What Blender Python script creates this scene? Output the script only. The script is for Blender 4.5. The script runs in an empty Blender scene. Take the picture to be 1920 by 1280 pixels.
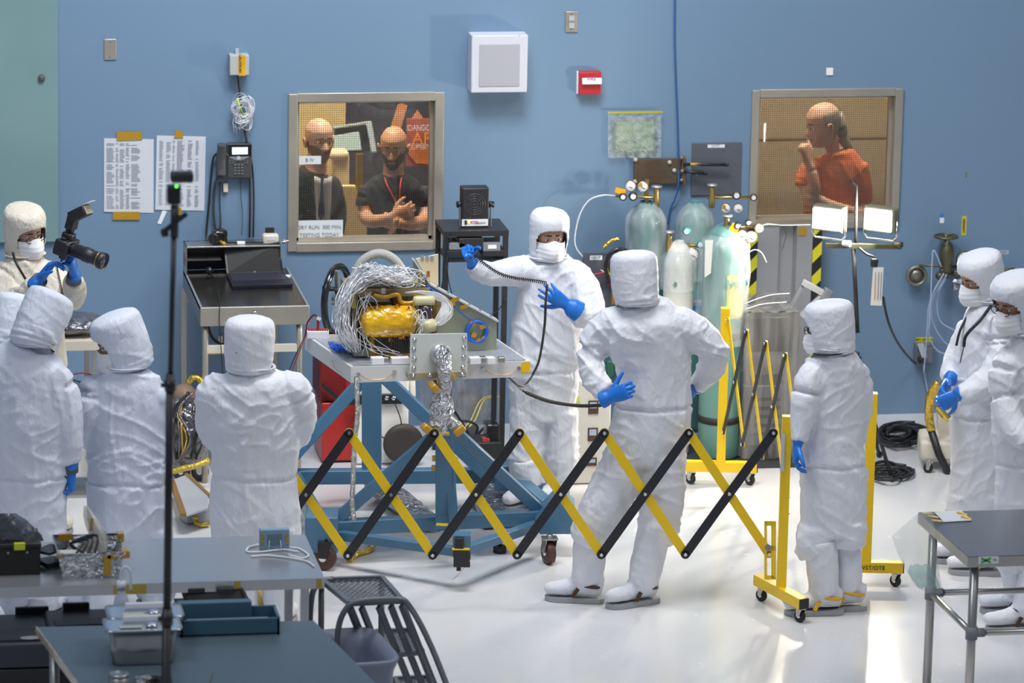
import bpy, bmesh, math, random
import numpy as np
from mathutils import Vector, Matrix, Euler, noise
random.seed(7)
PI = math.pi
S = bpy.context.scene
COL = S.collection

# ------------------------------------------------------------------ camera
FPX = 8500.0                      # focal length in pixels of the 1920 wide frame
PITCH, YAW, ROLL = math.radians(13.6), math.radians(10.0), 0.020
CAM = Vector((-4.3, -23.0, 6.68))
_fh = Vector((math.sin(YAW), math.cos(YAW), 0))
_rh = Vector((math.cos(YAW), -math.sin(YAW), 0))
FWD = (_fh * math.cos(PITCH) + Vector((0, 0, -math.sin(PITCH)))).normalized()
_up = _rh.cross(FWD).normalized()
RIGHT = (_rh * math.cos(ROLL) + _up * math.sin(ROLL)).normalized()
UP = (_up * math.cos(ROLL) - _rh * math.sin(ROLL)).normalized()
cd = bpy.data.cameras.new('camera')
cam = bpy.data.objects.new('camera', cd)
COL.objects.link(cam)
M3 = Matrix((RIGHT, UP, -FWD)).transposed()
cam.matrix_world = Matrix.Translation(CAM) @ M3.to_4x4()
cd.sensor_width = 36.0
cd.lens = 36.0 * FPX / 1920.0
cd.clip_end = 200
cd.dof.use_dof = True
cd.dof.focus_distance = 23.3
cd.dof.aperture_fstop = 3.2
S.camera = cam

# ------------------------------------------------------------------ light and exposure
S.view_settings.view_transform = 'Standard'
S.view_settings.look = 'None'
S.view_settings.exposure = -0.12
S.view_settings.gamma = 1.0
S.view_settings.use_curve_mapping = False
w = bpy.data.worlds.new('world'); S.world = w; w.use_nodes = True
w.node_tree.nodes['Background'].inputs[0].default_value = (0.66, 0.76, 1.0, 1)
w.node_tree.nodes['Background'].inputs[1].default_value = 0.25

def area(name, loc, aim, size, power, color, size_y=None, spread=None):
    l = bpy.data.lights.new(name, 'AREA')
    l.energy = power; l.color = color; l.size = size
    if size_y: l.shape = 'RECTANGLE'; l.size_y = size_y
    if spread: l.spread = spread
    o = bpy.data.objects.new(name, l); COL.objects.link(o)
    o.location = loc
    o.rotation_euler = (Vector(aim) - Vector(loc)).to_track_quat('-Z', 'Y').to_euler()
    return o
area('ceiling_lamp_light', (-0.9, -2.2, 8.6), (-0.7, 2.0, 1.6), 3.0, 290, (0.95, 0.97, 1.0), 2.0, 1.9)
area('ceiling_lamp_light', (4.5, -7.0, 11.0), (1.0, 0.0, 0), 3.0, 400, (1.0, 0.93, 0.82), 3.0)
area('ceiling_lamp_light', (-7.0, -9.0, 10.5), (-2.0, 1.5, 1), 3.0, 330, (0.85, 0.92, 1.0), 3.0)

# ------------------------------------------------------------------ pixel -> place
def ray(px, py):
    return (FWD * FPX + RIGHT * (px - 960) - UP * (py - 640)).normalized()
def G(px, py, z=0.0):
    d = ray(px, py); return CAM + d * ((z - CAM.z) / d.z)
YW = G(1230, 787).y               # front face of the back wall
def Y_(px, py, Y):
    d = ray(px, py); return CAM + d * ((Y - CAM.y) / d.y)
def W(px, py, off=0.0): return Y_(px, py, YW - off)
def At(px, py, ref, d=0.0):       # upright plane square to the line of sight, through ref, pushed back by d
    r = ray(px, py); q = Vector(ref) + _fh * d
    return CAM + r * ((q - CAM).dot(_fh) / r.dot(_fh))
def ppm(p): return FPX / (Vector(p) - CAM).dot(FWD)

# ------------------------------------------------------------------ materials
MATS = {}
def mat(name, col=(.5, .5, .5), rough=0.5, metal=0.0, bump=None, var=None, coat=0.0, emit=None, alpha=None, sheen=0.0, trans=0.0, spec=None, rvar=None):
    """bump=(scale, strength, distance[, stretch]); var=(scale, colour2, amount); rvar=(scale, low, high)"""
    if name in MATS: return MATS[name]
    m = bpy.data.materials.new(name); m.use_nodes = True; MATS[name] = m
    nt = m.node_tree; N = nt.nodes; L = nt.links; b = N['Principled BSDF']
    c = (*col, 1) if len(col) == 3 else col
    b.inputs['Base Color'].default_value = c
    b.inputs['Roughness'].default_value = rough
    b.inputs['Metallic'].default_value = metal
    b.inputs['Coat Weight'].default_value = coat
    b.inputs['Coat Roughness'].default_value = 0.08
    if sheen: b.inputs['Sheen Weight'].default_value = sheen
    if trans: b.inputs['Transmission Weight'].default_value = trans
    if spec is not None: b.inputs['Specular IOR Level'].default_value = spec
    if emit:
        b.inputs['Emission Color'].default_value = (*emit[0], 1); b.inputs['Emission Strength'].default_value = emit[1]
    if alpha is not None: b.inputs['Alpha'].default_value = alpha
    tc = N.new('ShaderNodeTexCoord')
    def nz(scale, detail=4, stretch=None, dist=0.0):
        n = N.new('ShaderNodeTexNoise'); n.inputs['Scale'].default_value = scale; n.inputs['Detail'].default_value = detail
        n.inputs['Distortion'].default_value = dist
        if stretch:
            mp = N.new('ShaderNodeMapping'); mp.inputs['Scale'].default_value = stretch
            L.new(tc.outputs['Object'], mp.inputs[0]); L.new(mp.outputs[0], n.inputs[0])
        else: L.new(tc.outputs['Object'], n.inputs[0])
        return n
    if bump:
        n = nz(bump[0], 5, bump[3] if len(bump) > 3 else None, 0.6)
        bn = N.new('ShaderNodeBump'); bn.inputs['Strength'].default_value = bump[1]; bn.inputs['Distance'].default_value = bump[2]
        L.new(n.outputs[0], bn.inputs['Height']); L.new(bn.outputs[0], b.inputs['Normal'])
    if var:
        n = nz(var[0], 5, var[3] if len(var) > 3 else None)
        r = N.new('ShaderNodeValToRGB'); r.color_ramp.elements[0].position = 0.35; r.color_ramp.elements[1].position = 0.68
        r.color_ramp.elements[0].color = c; r.color_ramp.elements[1].color = (*var[1], 1)
        L.new(n.outputs[0], r.inputs[0]); L.new(r.outputs[0], b.inputs['Base Color'])
    if rvar:
        n = nz(rvar[0], 6, rvar[3] if len(rvar) > 3 else None)
        r = N.new('ShaderNodeMapRange'); r.inputs[1].default_value = .3; r.inputs[2].default_value = .7
        r.inputs[3].default_value = rvar[1]; r.inputs[4].default_value = rvar[2]
        L.new(n.outputs[0], r.inputs[0]); L.new(r.outputs[0], b.inputs['Roughness'])
    return m

def film(name, tint, clear, rough=0.12, bump=(14, 0.6, 0.02), milk=None, st=(1, 1, .35)):
    """thin clear plastic: mostly see-through, some gloss"""
    if name in MATS: return MATS[name]
    m = bpy.data.materials.new(name); m.use_nodes = True; MATS[name] = m
    nt = m.node_tree; N = nt.nodes; L = nt.links; N.remove(N['Principled BSDF']); out = N['Material Output']
    t = N.new('ShaderNodeBsdfTransparent'); t.inputs[0].default_value = (*tint, 1)
    p = N.new('ShaderNodeBsdfPrincipled'); p.inputs['Base Color'].default_value = (*(milk or tint), 1); p.inputs['Roughness'].default_value = rough
    mx = N.new('ShaderNodeMixShader'); mx.inputs[0].default_value = 1 - clear
    tc = N.new('ShaderNodeTexCoord')
    if bump:
        n = N.new('ShaderNodeTexNoise'); n.inputs['Scale'].default_value = bump[0]; n.inputs['Detail'].default_value = 4; n.inputs['Distortion'].default_value = .35
        mp = N.new('ShaderNodeMapping'); mp.inputs['Scale'].default_value = st; L.new(tc.outputs['Object'], mp.inputs[0]); L.new(mp.outputs[0], n.inputs[0])
        bn = N.new('ShaderNodeBump'); bn.inputs['Strength'].default_value = bump[1]; bn.inputs['Distance'].default_value = bump[2]
        L.new(n.outputs[0], bn.inputs['Height']); L.new(bn.outputs[0], p.inputs['Normal'])
        r = N.new('ShaderNodeMapRange'); r.inputs[1].default_value = .35; r.inputs[2].default_value = .7
        r.inputs[3].default_value = max(0, (1 - clear) * 0.6); r.inputs[4].default_value = min(1, (1 - clear) * 1.5)
        L.new(n.outputs[0], r.inputs[0]); L.new(r.outputs[0], mx.inputs[0])
    L.new(t.outputs[0], mx.inputs[1]); L.new(p.outputs[0], mx.inputs[2]); L.new(mx.outputs[0], out.inputs[0])
    return m

suit = mat('suit_white', (0.74, 0.755, 0.81), 0.6, bump=(30, 0.55, 0.015, (1, 1, 0.5)), spec=0.35)
suit2 = mat('suit_bluish', (0.68, 0.72, 0.81), 0.58, bump=(30, 0.55, 0.015, (1, 1, 0.5)), spec=0.35)
suit_cream = mat('suit_cream', (0.74, 0.68, 0.58), 0.6, bump=(34, 0.7, 0.02, (1, 1, 0.6)), spec=0.35)
glove_m = mat('nitrile_blue', (0.010, 0.165, 0.62), 0.42, bump=(60, 0.25, 0.004))
mask_m = mat('mask_white', (0.86, 0.86, 0.88), 0.7, bump=(90, 0.15, 0.002))
skin_a = mat('skin_light', (0.60, 0.36, 0.26), 0.5, bump=(120, 0.1, 0.001))
skin_b = mat('skin_tan', (0.50, 0.26, 0.16), 0.5, bump=(120, 0.1, 0.001))
skin_c = mat('skin_pink', (0.60, 0.36, 0.27), 0.5, bump=(120, 0.1, 0.001))
hair_d = mat('hair_dark', (0.035, 0.022, 0.016), 0.6, bump=(150, 0.5, 0.003))
hair_g = mat('hair_grey', (0.32, 0.27, 0.22), 0.6, bump=(90, 0.7, 0.004, (1, 1, .2)))
beard_b = mat('beard_brown', (0.20, 0.11, 0.06), 0.7, bump=(150, 0.5, 0.003))
lip_m = mat('lips', (0.42, 0.15, 0.12), 0.45)
eye_w = mat('eye_white', (0.75, 0.72, 0.7), 0.25)
iris_m = mat('iris_dark', (0.03, 0.018, 0.012), 0.15)
black = mat('black_plastic', (0.018, 0.018, 0.021), 0.42)
black_g = mat('black_gloss', (0.012, 0.012, 0.015), 0.15, coat=0.3)
black_m = mat('black_metal', (0.03, 0.03, 0.035), 0.4, 0.3)
rubber = mat('black_rubber', (0.02, 0.02, 0.02), 0.7)
cable_m = mat('cable_black', (0.015, 0.015, 0.016), 0.45)
white_p = mat('white_plastic', (0.82, 0.82, 0.84), 0.4)
white_b = mat('white_paint', (0.80, 0.78, 0.74), 0.45)
cream_p = mat('cream_paint', (0.68, 0.63, 0.52), 0.5)
steel = mat('brushed_steel', (0.52, 0.50, 0.46), 0.32, 0.95, bump=(90, 0.08, 0.002, (1, 1, 12)), rvar=(4, .22, .42))
steel_w = mat('warm_steel', (0.50, 0.46, 0.39), 0.42, 0.75, bump=(40, 0.08, 0.003), rvar=(5, .3, .55))
chrome = mat('chrome', (0.75, 0.75, 0.76), 0.12, 1.0)
alum = mat('aluminium', (0.62, 0.63, 0.64), 0.35, 0.8, rvar=(6, .25, .45))
alum_w = mat('white_aluminium', (0.74, 0.74, 0.74), 0.4, 0.25, rvar=(5, .3, .5))
brass = mat('brass', (0.62, 0.42, 0.16), 0.3, 0.95)
copper = mat('copper_wire', (0.72, 0.44, 0.30), 0.35, 0.8)
kapton = mat('kapton_tape', (0.48, 0.27, 0.015), 0.22, 0.15, bump=(30, 0.5, 0.006), coat=0.6)
kapton_y = mat('kapton_yellow', (0.84, 0.50, 0.005), 0.25, 0.05, bump=(18, 0.7, 0.012), coat=0.7, var=(9, (0.55, 0.24, 0.01), 1))
foil = mat('silver_foil', (0.58, 0.59, 0.62), 0.15, 1.0, bump=(26, 1.0, 0.05))
foil_g = mat('gold_foil', (0.75, 0.52, 0.10), 0.2, 0.9, bump=(22, 1.0, 0.02))
foil_d = mat('dark_foil', (0.16, 0.16, 0.18), 0.14, 0.7, bump=(12, 1.0, 0.03), coat=0.5)
wire_s = mat('silver_wire', (0.86, 0.87, 0.90), 0.3, 0.5)
yellow = mat('barrier_yellow', (0.86, 0.56, 0.0), 0.38, bump=(200, 0.03, 0.001), coat=0.15)
bar_black = mat('barrier_black', (0.016, 0.017, 0.022), 0.42)
blue_st = mat('stand_blue', (0.055, 0.15, 0.25), 0.38, var=(5, (0.065, 0.17, 0.28), 1), coat=0.2)
red_p = mat('red_paint', (0.42, 0.018, 0.012), 0.35, coat=0.3)
teal_p = mat('cylinder_teal', (0.16, 0.33, 0.33), 0.42)
paper = mat('paper_white', (0.58, 0.61, 0.67), 0.8)
grey_p = mat('grey_paint', (0.20, 0.22, 0.24), 0.5)
lgrey = mat('light_grey', (0.42, 0.43, 0.45), 0.45)
gold_c = mat('chromate_gold', (0.42, 0.36, 0.22), 0.4, 0.35, var=(8, (0.34, 0.33, 0.24), 1))
blue_w = mat('blue_wire', (0.01, 0.12, 0.62), 0.4)
plastic_clear = film('clear_film', (0.95, 0.97, 0.98), 0.62, milk=(0.8, 0.82, 0.85))
plastic_dark = film('dark_film', (0.62, 0.63, 0.66), 0.5, milk=(0.45, 0.46, 0.5), rough=0.1)

# ------------------------------------------------------------------ mesh helpers
class MB:
    def __init__(s): s.bm = bmesh.new(); s.mats = []; s.i = 0
    def m(s, material):
        if material not in s.mats: s.mats.append(material)
        s.i = s.mats.index(material); return s
    def _f(s, vs, smooth=False):
        try:
            f = s.bm.faces.new(vs); f.material_index = s.i; f.smooth = smooth; return f
        except ValueError: return None
    def box(s, c, size, rot=None, bev=0.0):
        c = Vector(c); R = rot.to_matrix() if hasattr(rot, 'to_matrix') else (rot or Matrix.Identity(3))
        hx, hy, hz = [q / 2 for q in size]
        P = [Vector((x, y, z)) for z in (-hz, hz) for y in (-hy, hy) for x in (-hx, hx)]
        v = [s.bm.verts.new(c + R @ p) for p in P]
        fs = [s._f([v[i] for i in q]) for q in ((0, 2, 3, 1), (4, 5, 7, 6), (0, 1, 5, 4), (2, 6, 7, 3), (0, 4, 6, 2), (1, 3, 7, 5))]
        if bev > 0:
            es = list({e for f in fs for e in f.edges})
            r = bmesh.ops.bevel(s.bm, geom=es, offset=min(bev, min(size) * .45), segments=2, affect='EDGES', profile=0.6)
            for f in r['faces']: f.material_index = s.i; f.smooth = True
        return s
    def span(s, a, b, bev=0.0):
        a, b = Vector(a), Vector(b)
        return s.box((a + b) / 2, [max(abs(q), 1e-4) for q in (b - a)], bev=bev)
    def beam(s, p, q, w, h, up=(0, 0, 1), bev=0.0):
        p, q = Vector(p), Vector(q); d = (q - p); L = d.length; d.normalize(); u = Vector(up)
        if abs(d.dot(u)) > .99: u = Vector((0, 1, 0))
        x = d.cross(u).normalized(); z = x.cross(d).normalized()
        return s.box((p + q) / 2, (w, L, h), Matrix((x, d, z)).transposed(), bev)
    def ring(s, c, x, y, rx, ry, n, sup=2.0):
        out = []
        for k in range(n):
            a = 2 * PI * k / n; ca, sa = math.cos(a), math.sin(a)
            ca = math.copysign(abs(ca) ** (2 / sup), ca); sa = math.copysign(abs(sa) ** (2 / sup), sa)
            out.append(s.bm.verts.new(c + x * (rx * ca) + y * (ry * sa)))
        return out
    def skin(s, rings, smooth=True, caps=True, closed=False):
        n = len(rings[0]); R = list(rings)
        pairs = list(zip(R, R[1:])) + ([(R[-1], R[0])] if closed else [])
        for a, b in pairs:
            for k in range(n): s._f((a[k], a[(k + 1) % n], b[(k + 1) % n], b[k]), smooth)
        if caps and not closed:
            s._f(list(reversed(R[0]))); s._f(R[-1])
        return s
    def tube(s, pts, r, n=8, closed=False, smooth=True):
        pts = [Vector(p) for p in pts]; m = len(pts); rr = r if isinstance(r, (list, tuple)) else [r] * m
        rings = []; prev = None
        for i, p in enumerate(pts):
            if closed: t = pts[(i + 1) % m] - pts[i - 1]
            else: t = pts[min(i + 1, m - 1)] - pts[max(i - 1, 0)]
            if t.length < 1e-9: t = Vector((0, 0, 1))
            t.normalize()
            if prev is None:
                a = Vector((0, 0, 1)) if abs(t.z) < .9 else Vector((1, 0, 0)); x = t.cross(a).normalized()
            else:
                x = prev - t * prev.dot(t)
                x = x.normalized() if x.length > 1e-6 else t.orthogonal().normalized()
            prev = x; y = t.cross(x)
            rings.append(s.ring(p, x, y, rr[i], rr[i], n))
        return s.skin(rings, smooth, not closed, closed)
    def cyl(s, p, q, r, r2=None, n=20):
        p, q = Vector(p), Vector(q); t = (q - p).normalized(); x = t.orthogonal().normalized(); y = t.cross(x)
        a = s.ring(p, x, y, r, r, n); b = s.ring(q, x, y, r if r2 is None else r2, r if r2 is None else r2, n)
        for k in range(n): s._f((a[k], a[(k + 1) % n], b[(k + 1) % n], b[k]), True)
        s._f(list(reversed(a))); s._f(b); return s
    def lathe(s, o, prof, axis=(0, 0, 1), n=28):
        o = Vector(o); t = Vector(axis).normalized(); x = t.orthogonal().normalized(); y = t.cross(x)
        rs = [s.ring(o + t * h, x, y, max(r, 1e-4), max(r, 1e-4), n) for r, h in prof]
        return s.skin(rs, True, True)
    def ball(s, c, r, n=12, sc=(1, 1, 1)):
        c = Vector(c); rs = []
        for i in range(n + 1):
            a = PI * i / n - PI / 2
            rs.append(s.ring(c + Vector((0, 0, sc[2] * r * math.sin(a))), Vector((1, 0, 0)), Vector((0, 1, 0)), max(r * math.cos(a) * sc[0], 1e-4), max(r * math.cos(a) * sc[1], 1e-4), n * 2))
        return s.skin(rs, True, True)
    def prism(s, pts, off):
        off = Vector(off); a = [s.bm.verts.new(Vector(p)) for p in pts]; b = [s.bm.verts.new(Vector(p) + off) for p in pts]; n = len(a)
        s._f(list(reversed(a))); s._f(b)
        for k in range(n): s._f((a[k], a[(k + 1) % n], b[(k + 1) % n], b[k]))
        return s
    def sheet(s, grid, smooth=True):
        V = [[s.bm.verts.new(Vector(p)) for p in row] for row in grid]
        for a, b in zip(V, V[1:]):
            for k in range(len(a) - 1): s._f((a[k], a[k + 1], b[k + 1], b[k]), smooth)
        return s
    def build(s, name, material=None, parent=None, solid=0.0, label=None, sub=0):
        bmesh.ops.recalc_face_normals(s.bm, faces=s.bm.faces)
        me = bpy.data.meshes.new(name); s.bm.to_mesh(me); s.bm.free()
        if s.mats:
            for q in s.mats: me.materials.append(q)
        elif material: me.materials.append(material)
        o = bpy.data.objects.new(name, me); COL.objects.link(o)
        if parent: adopt(o, parent)
        if solid:
            md = o.modifiers.new('solid', 'SOLIDIFY'); md.thickness = solid; md.offset = 0
        if sub:
            md = o.modifiers.new('sub', 'SUBSURF'); md.levels = sub; md.render_levels = sub
        if label: o['label'] = label
        return o

def adopt(o, parent):
    mw = Matrix.Identity(4)
    p = parent; chain = []
    while p: chain.append(p); p = p.parent
    if chain[-1].type == 'EMPTY':
        mw = Matrix.LocRotScale(chain[-1].location, chain[-1].rotation_euler, None)
    o.parent = parent
    # meshes are authored in world coordinates
    o.matrix_parent_inverse = mw.inverted() if parent is chain[-1] else Matrix.Identity(4)
    return o

def thing(name, label, cat, loc=(0, 0, 0), group=None):
    o = bpy.data.objects.new(name, None); COL.objects.link(o)
    o.location = loc; o.empty_display_size = 0.1
    return tag(o, label, cat, group)
def tag(o, label, cat, group=None, kind=None):
    o['label'] = label; o['category'] = cat
    if group: o['group'] = group
    if kind: o['kind'] = kind
    return o
def struct(o): o['kind'] = 'structure'; return o

def spline(pts, n=8):
    """Catmull-Rom through pts"""
    P = [Vector(p) for p in pts]
    if len(P) < 3: return P
    Q = [P[0] * 2 - P[1]] + P + [P[-1] * 2 - P[-2]]; out = []
    for i in range(1, len(Q) - 2):
        a, b, c, d = Q[i - 1:i + 3]
        for k in range(n):
            t = k / n
            out.append(0.5 * ((2 * b) + (c - a) * t + (2 * a - 5 * b + 4 * c - d) * t * t + (3 * b - a - 3 * c + d) * t ** 3))
    out.append(P[-1]); return out
def coil(pts, R, pitch, k=8):
    """helix about a path"""
    P = [Vector(p) for p in pts]; out = []; acc = 0.0; prev = None
    for a, b in zip(P, P[1:]):
        t = (b - a); L = t.length; t.normalize(); m = max(1, int(L / pitch * k))
        if prev is None: prev = t.orthogonal().normalized()
        x = (prev - t * prev.dot(t)).normalized(); prev = x; y = t.cross(x)
        for i in range(m):
            f = i / m; an = 2 * PI * (acc + L * f) / pitch
            out.append(a + (b - a) * f + x * (R * math.cos(an)) + y * (R * math.sin(an)))
        acc += L
    return out
def text(s, loc, size, material, parent=None, x=(1, 0, 0), up=(0, 0, 1), name='lettering', sx=1.0, depth=0.0008, align='CENTER'):
    cu = bpy.data.curves.new(name, 'FONT'); cu.body = s; cu.size = size; cu.align_x = align; cu.align_y = 'CENTER'; cu.extrude = depth
    t = bpy.data.objects.new('tmp', cu); COL.objects.link(t)
    dg = bpy.context.evaluated_depsgraph_get(); me = bpy.data.meshes.new_from_object(t.evaluated_get(dg)); bpy.data.objects.remove(t)
    x = Vector(x).normalized(); u = Vector(up).normalized(); n = x.cross(u)
    M = Matrix((x * sx, u, n)).transposed().to_4x4(); me.transform(Matrix.Translation(Vector(loc)) @ M)
    me.materials.clear(); me.materials.append(material)
    o = bpy.data.objects.new(name, me); COL.objects.link(o)
    if parent: adopt(o, parent)
    return o

# ================================================================== THE ROOM
def wall_mat():
    m = bpy.data.materials.new('wall_blue'); m.use_nodes = True; nt = m.node_tree; N = nt.nodes; L = nt.links; b = N['Principled BSDF']
    tc = N.new('ShaderNodeTexCoord'); n = N.new('ShaderNodeTexNoise'); n.inputs['Scale'].default_value = 0.9; n.inputs['Detail'].default_value = 6; L.new(tc.outputs['Object'], n.inputs[0])
    r = N.new('ShaderNodeValToRGB'); r.color_ramp.elements[0].color = (0.150, 0.242, 0.358, 1); r.color_ramp.elements[1].color = (0.166, 0.264, 0.385, 1); L.new(n.outputs[0], r.inputs[0]); L.new(r.outputs[0], b.inputs['Base Color'])
    b.inputs['Roughness'].default_value = .42
    n2 = N.new('ShaderNodeTexNoise'); n2.inputs['Scale'].default_value = 3.0; L.new(tc.outputs['Object'], n2.inputs[0]); bn = N.new('ShaderNodeBump'); bn.inputs['Strength'].default_value = .25; bn.inputs['Distance'].default_value = .004; L.new(n2.outputs[0], bn.inputs['Height']); L.new(bn.outputs[0], b.inputs['Normal'])
    return m
def floor_mat():
    m = bpy.data.materials.new('floor_epoxy'); m.use_nodes = True; nt = m.node_tree; N = nt.nodes; L = nt.links; b = N['Principled BSDF']
    tc = N.new('ShaderNodeTexCoord')
    def nz(s, st, det=6):
        mp = N.new('ShaderNodeMapping'); mp.inputs['Scale'].default_value = st; L.new(tc.outputs['Object'], mp.inputs[0]); n = N.new('ShaderNodeTexNoise'); n.inputs['Scale'].default_value = s; n.inputs['Detail'].default_value = det; L.new(mp.outputs[0], n.inputs[0]); return n
    a = nz(1.4, (1, 1, 1)); r = N.new('ShaderNodeValToRGB'); r.color_ramp.elements[0].color = (0.64, 0.64, 0.65, 1); r.color_ramp.elements[1].color = (0.70, 0.70, 0.71, 1); L.new(a.outputs[0], r.inputs[0]); L.new(r.outputs[0], b.inputs['Base Color'])
    sc = nz(3, (1, 1, 1), 5); q = N.new('ShaderNodeMapRange'); q.inputs[1].default_value = .35; q.inputs[2].default_value = .7; q.inputs[3].default_value = .19; q.inputs[4].default_value = .29; L.new(sc.outputs[0], q.inputs[0]); L.new(q.outputs[0], b.inputs['Roughness'])
    wv = nz(1.2, (1, 1, 1), 2); bn = N.new('ShaderNodeBump'); bn.inputs['Strength'].default_value = .08; bn.inputs['Distance'].default_value = .01; L.new(wv.outputs[0], bn.inputs['Height']); L.new(bn.outputs[0], b.inputs['Normal'])
    b.inputs['Coat Weight'].default_value = .25; b.inputs['Coat Roughness'].default_value = .12
    return m
wallm = wall_mat()
mb = MB(); mb.span((-14, -26, -.1), (13, YW + 5, 0)); struct(mb.build('floor', floor_mat()))
# window openings (on the wall plane)
def wrect(x0, y0, x1, y1):
    a = W(x0, (y0 + y1) / 2); b = W(x1, (y0 + y1) / 2); c = W((x0 + x1) / 2, y0); d = W((x0 + x1) / 2, y1)
    return a.x, b.x, d.z, c.z
A = wrect(541, 174, 829, 468); B = wrect(1407, 167, 1687, 426)
B = (B[0], B[1], B[2], B[3])
WT = .16
mb = MB(); top = 12.0
for x0, x1, z0, z1 in ((-14, A[0], 0, top), (A[0], A[1], 0, A[2]), (A[0], A[1], A[3], top), (A[1], B[0], 0, top), (B[0], B[1], 0, B[2]), (B[0], B[1], B[3], top), (B[1], 13, 0, top)):
    mb.span((x0, YW, z0), (x1, YW + WT, z1))
bmesh.ops.remove_doubles(mb.bm, verts=mb.bm.verts, dist=1e-5)
struct(mb.build('wall_back', wallm))
mb = MB(); mb.span((-14.2, -26, 0), (-14, YW, top)); struct(mb.build('wall_left', mat('wall_pale', (.55, .62, .68), .6)))
mb = MB(); mb.span((13, -26, 0), (13.2, YW, top)); struct(mb.build('wall_right', mat('wall_pale', (.55, .62, .68), .6)))
# the window glass: wired pane
def wired():
    m = bpy.data.materials.new('wired_glass'); m.use_nodes = True; nt = m.node_tree; N = nt.nodes; L = nt.links; N.remove(N['Principled BSDF']); out = N['Material Output']
    t = N.new('ShaderNodeBsdfTransparent'); t.inputs[0].default_value = (.93, .93, .90, 1)
    g = N.new('ShaderNodeBsdfGlossy'); g.inputs[0].default_value = (.9, .95, 1, 1); g.inputs['Roughness'].default_value = .03
    fr = N.new('ShaderNodeFresnel'); fr.inputs[0].default_value = 1.5
    mx = N.new('ShaderNodeMixShader'); L.new(fr.outputs[0], mx.inputs[0]); L.new(t.outputs[0], mx.inputs[1]); L.new(g.outputs[0], mx.inputs[2])
    d = N.new('ShaderNodeBsdfDiffuse'); d.inputs[0].default_value = (.10, .095, .085, 1)
    tc = N.new('ShaderNodeTexCoord'); sp = N.new('ShaderNodeSeparateXYZ'); L.new(tc.outputs['Object'], sp.inputs[0])
    def grid(o):
        a = N.new('ShaderNodeMath'); a.operation = 'MULTIPLY'; a.inputs[1].default_value = 1 / .0127; L.new(o, a.inputs[0])
        f = N.new('ShaderNodeMath'); f.operation = 'FRACT'; L.new(a.outputs[0], f.inputs[0])
        l = N.new('ShaderNodeMath'); l.operation = 'LESS_THAN'; l.inputs[1].default_value = .10; L.new(f.outputs[0], l.inputs[0]); return l
    a, b = grid(sp.outputs['X']), grid(sp.outputs['Z']); mm = N.new('ShaderNodeMath'); mm.operation = 'MAXIMUM'; L.new(a.outputs[0], mm.inputs[0]); L.new(b.outputs[0], mm.inputs[1])
    m2 = N.new('ShaderNodeMixShader'); L.new(mm.outputs[0], m2.inputs[0]); L.new(mx.outputs[0], m2.inputs[1]); L.new(d.outputs[0], m2.inputs[2]); L.new(m2.outputs[0], out.inputs[0]); return m
wg = wired()
def window(name, R, fw):
    x0, x1, z0, z1 = R; f = MB()
    for (a, b) in (((x0 - .004, YW - .018, z0), (x0 + fw, YW + WT, z1)), ((x1 - fw, YW - .018, z0), (x1 + .004, YW + WT, z1)), ((x0 + fw, YW - .018, z1 - fw), (x1 - fw, YW + WT, z1 + .004)), ((x0 + fw, YW - .018, z0 - .004), (x1 - fw, YW + WT, z0 + fw))):
        f.span(a, b, .003)
    i = fw
    for (a, b) in (((x0 + i, YW + .05, z0 + i), (x0 + i + .018, YW + .09, z1 - i)), ((x1 - i - .018, YW + .05, z0 + i), (x1 - i, YW + .09, z1 - i)), ((x0 + i, YW + .05, z1 - i - .018), (x1 - i, YW + .09, z1 - i)), ((x0 + i, YW + .05, z0 + i), (x1 - i, YW + .09, z0 + i + .018))):
        f.span(a, b)
    fr = f.build(name, steel_w); struct(fr)
    p = MB(); p.span((x0 + i + .01, YW + .068, z0 + i + .01), (x1 - i - .01, YW + .072, z1 - i - .01)); p.build('pane', wg, fr)
    return fr
window('window_1', A, .048); window('window_2', B, .043)
# rooms behind the glass
def backroom(x0, x1, nm, col, depth=2.6, lampc=(1.0, .87, .70), power=60, lx=None):
    m_ = mat('room_' + nm, col, .8); y0 = YW + WT; y1 = y0 + depth; z1 = 4.4
    mb = MB(); mb.span((x0 - .05, y0, 0), (x0, y1, z1)); mb.span((x1, y0, 0), (x1 + .05, y1, z1)); mb.span((x0, y1, 0), (x1, y1 + .05, z1)); mb.span((x0, y0, z1), (x1, y1, z1 + .05))
    struct(mb.build('wall_' + nm, m_))
    area('room_lamp_light', ((x0 + x1) / 2 if lx is None else lx, y0 + .40, z1 - .55), ((x0 + x1) / 2, y0 + .8, 1.2), 1.4, power, lampc, .6)
backroom(A[0] - 1.0, A[1] + 1.0, 'left_room', (.50, .38, .22), 2.2, power=210)
backroom(B[0] - .9, B[1] + 1.0, 'right_room', (.33, .26, .17), 1.7, power=165)

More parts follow.
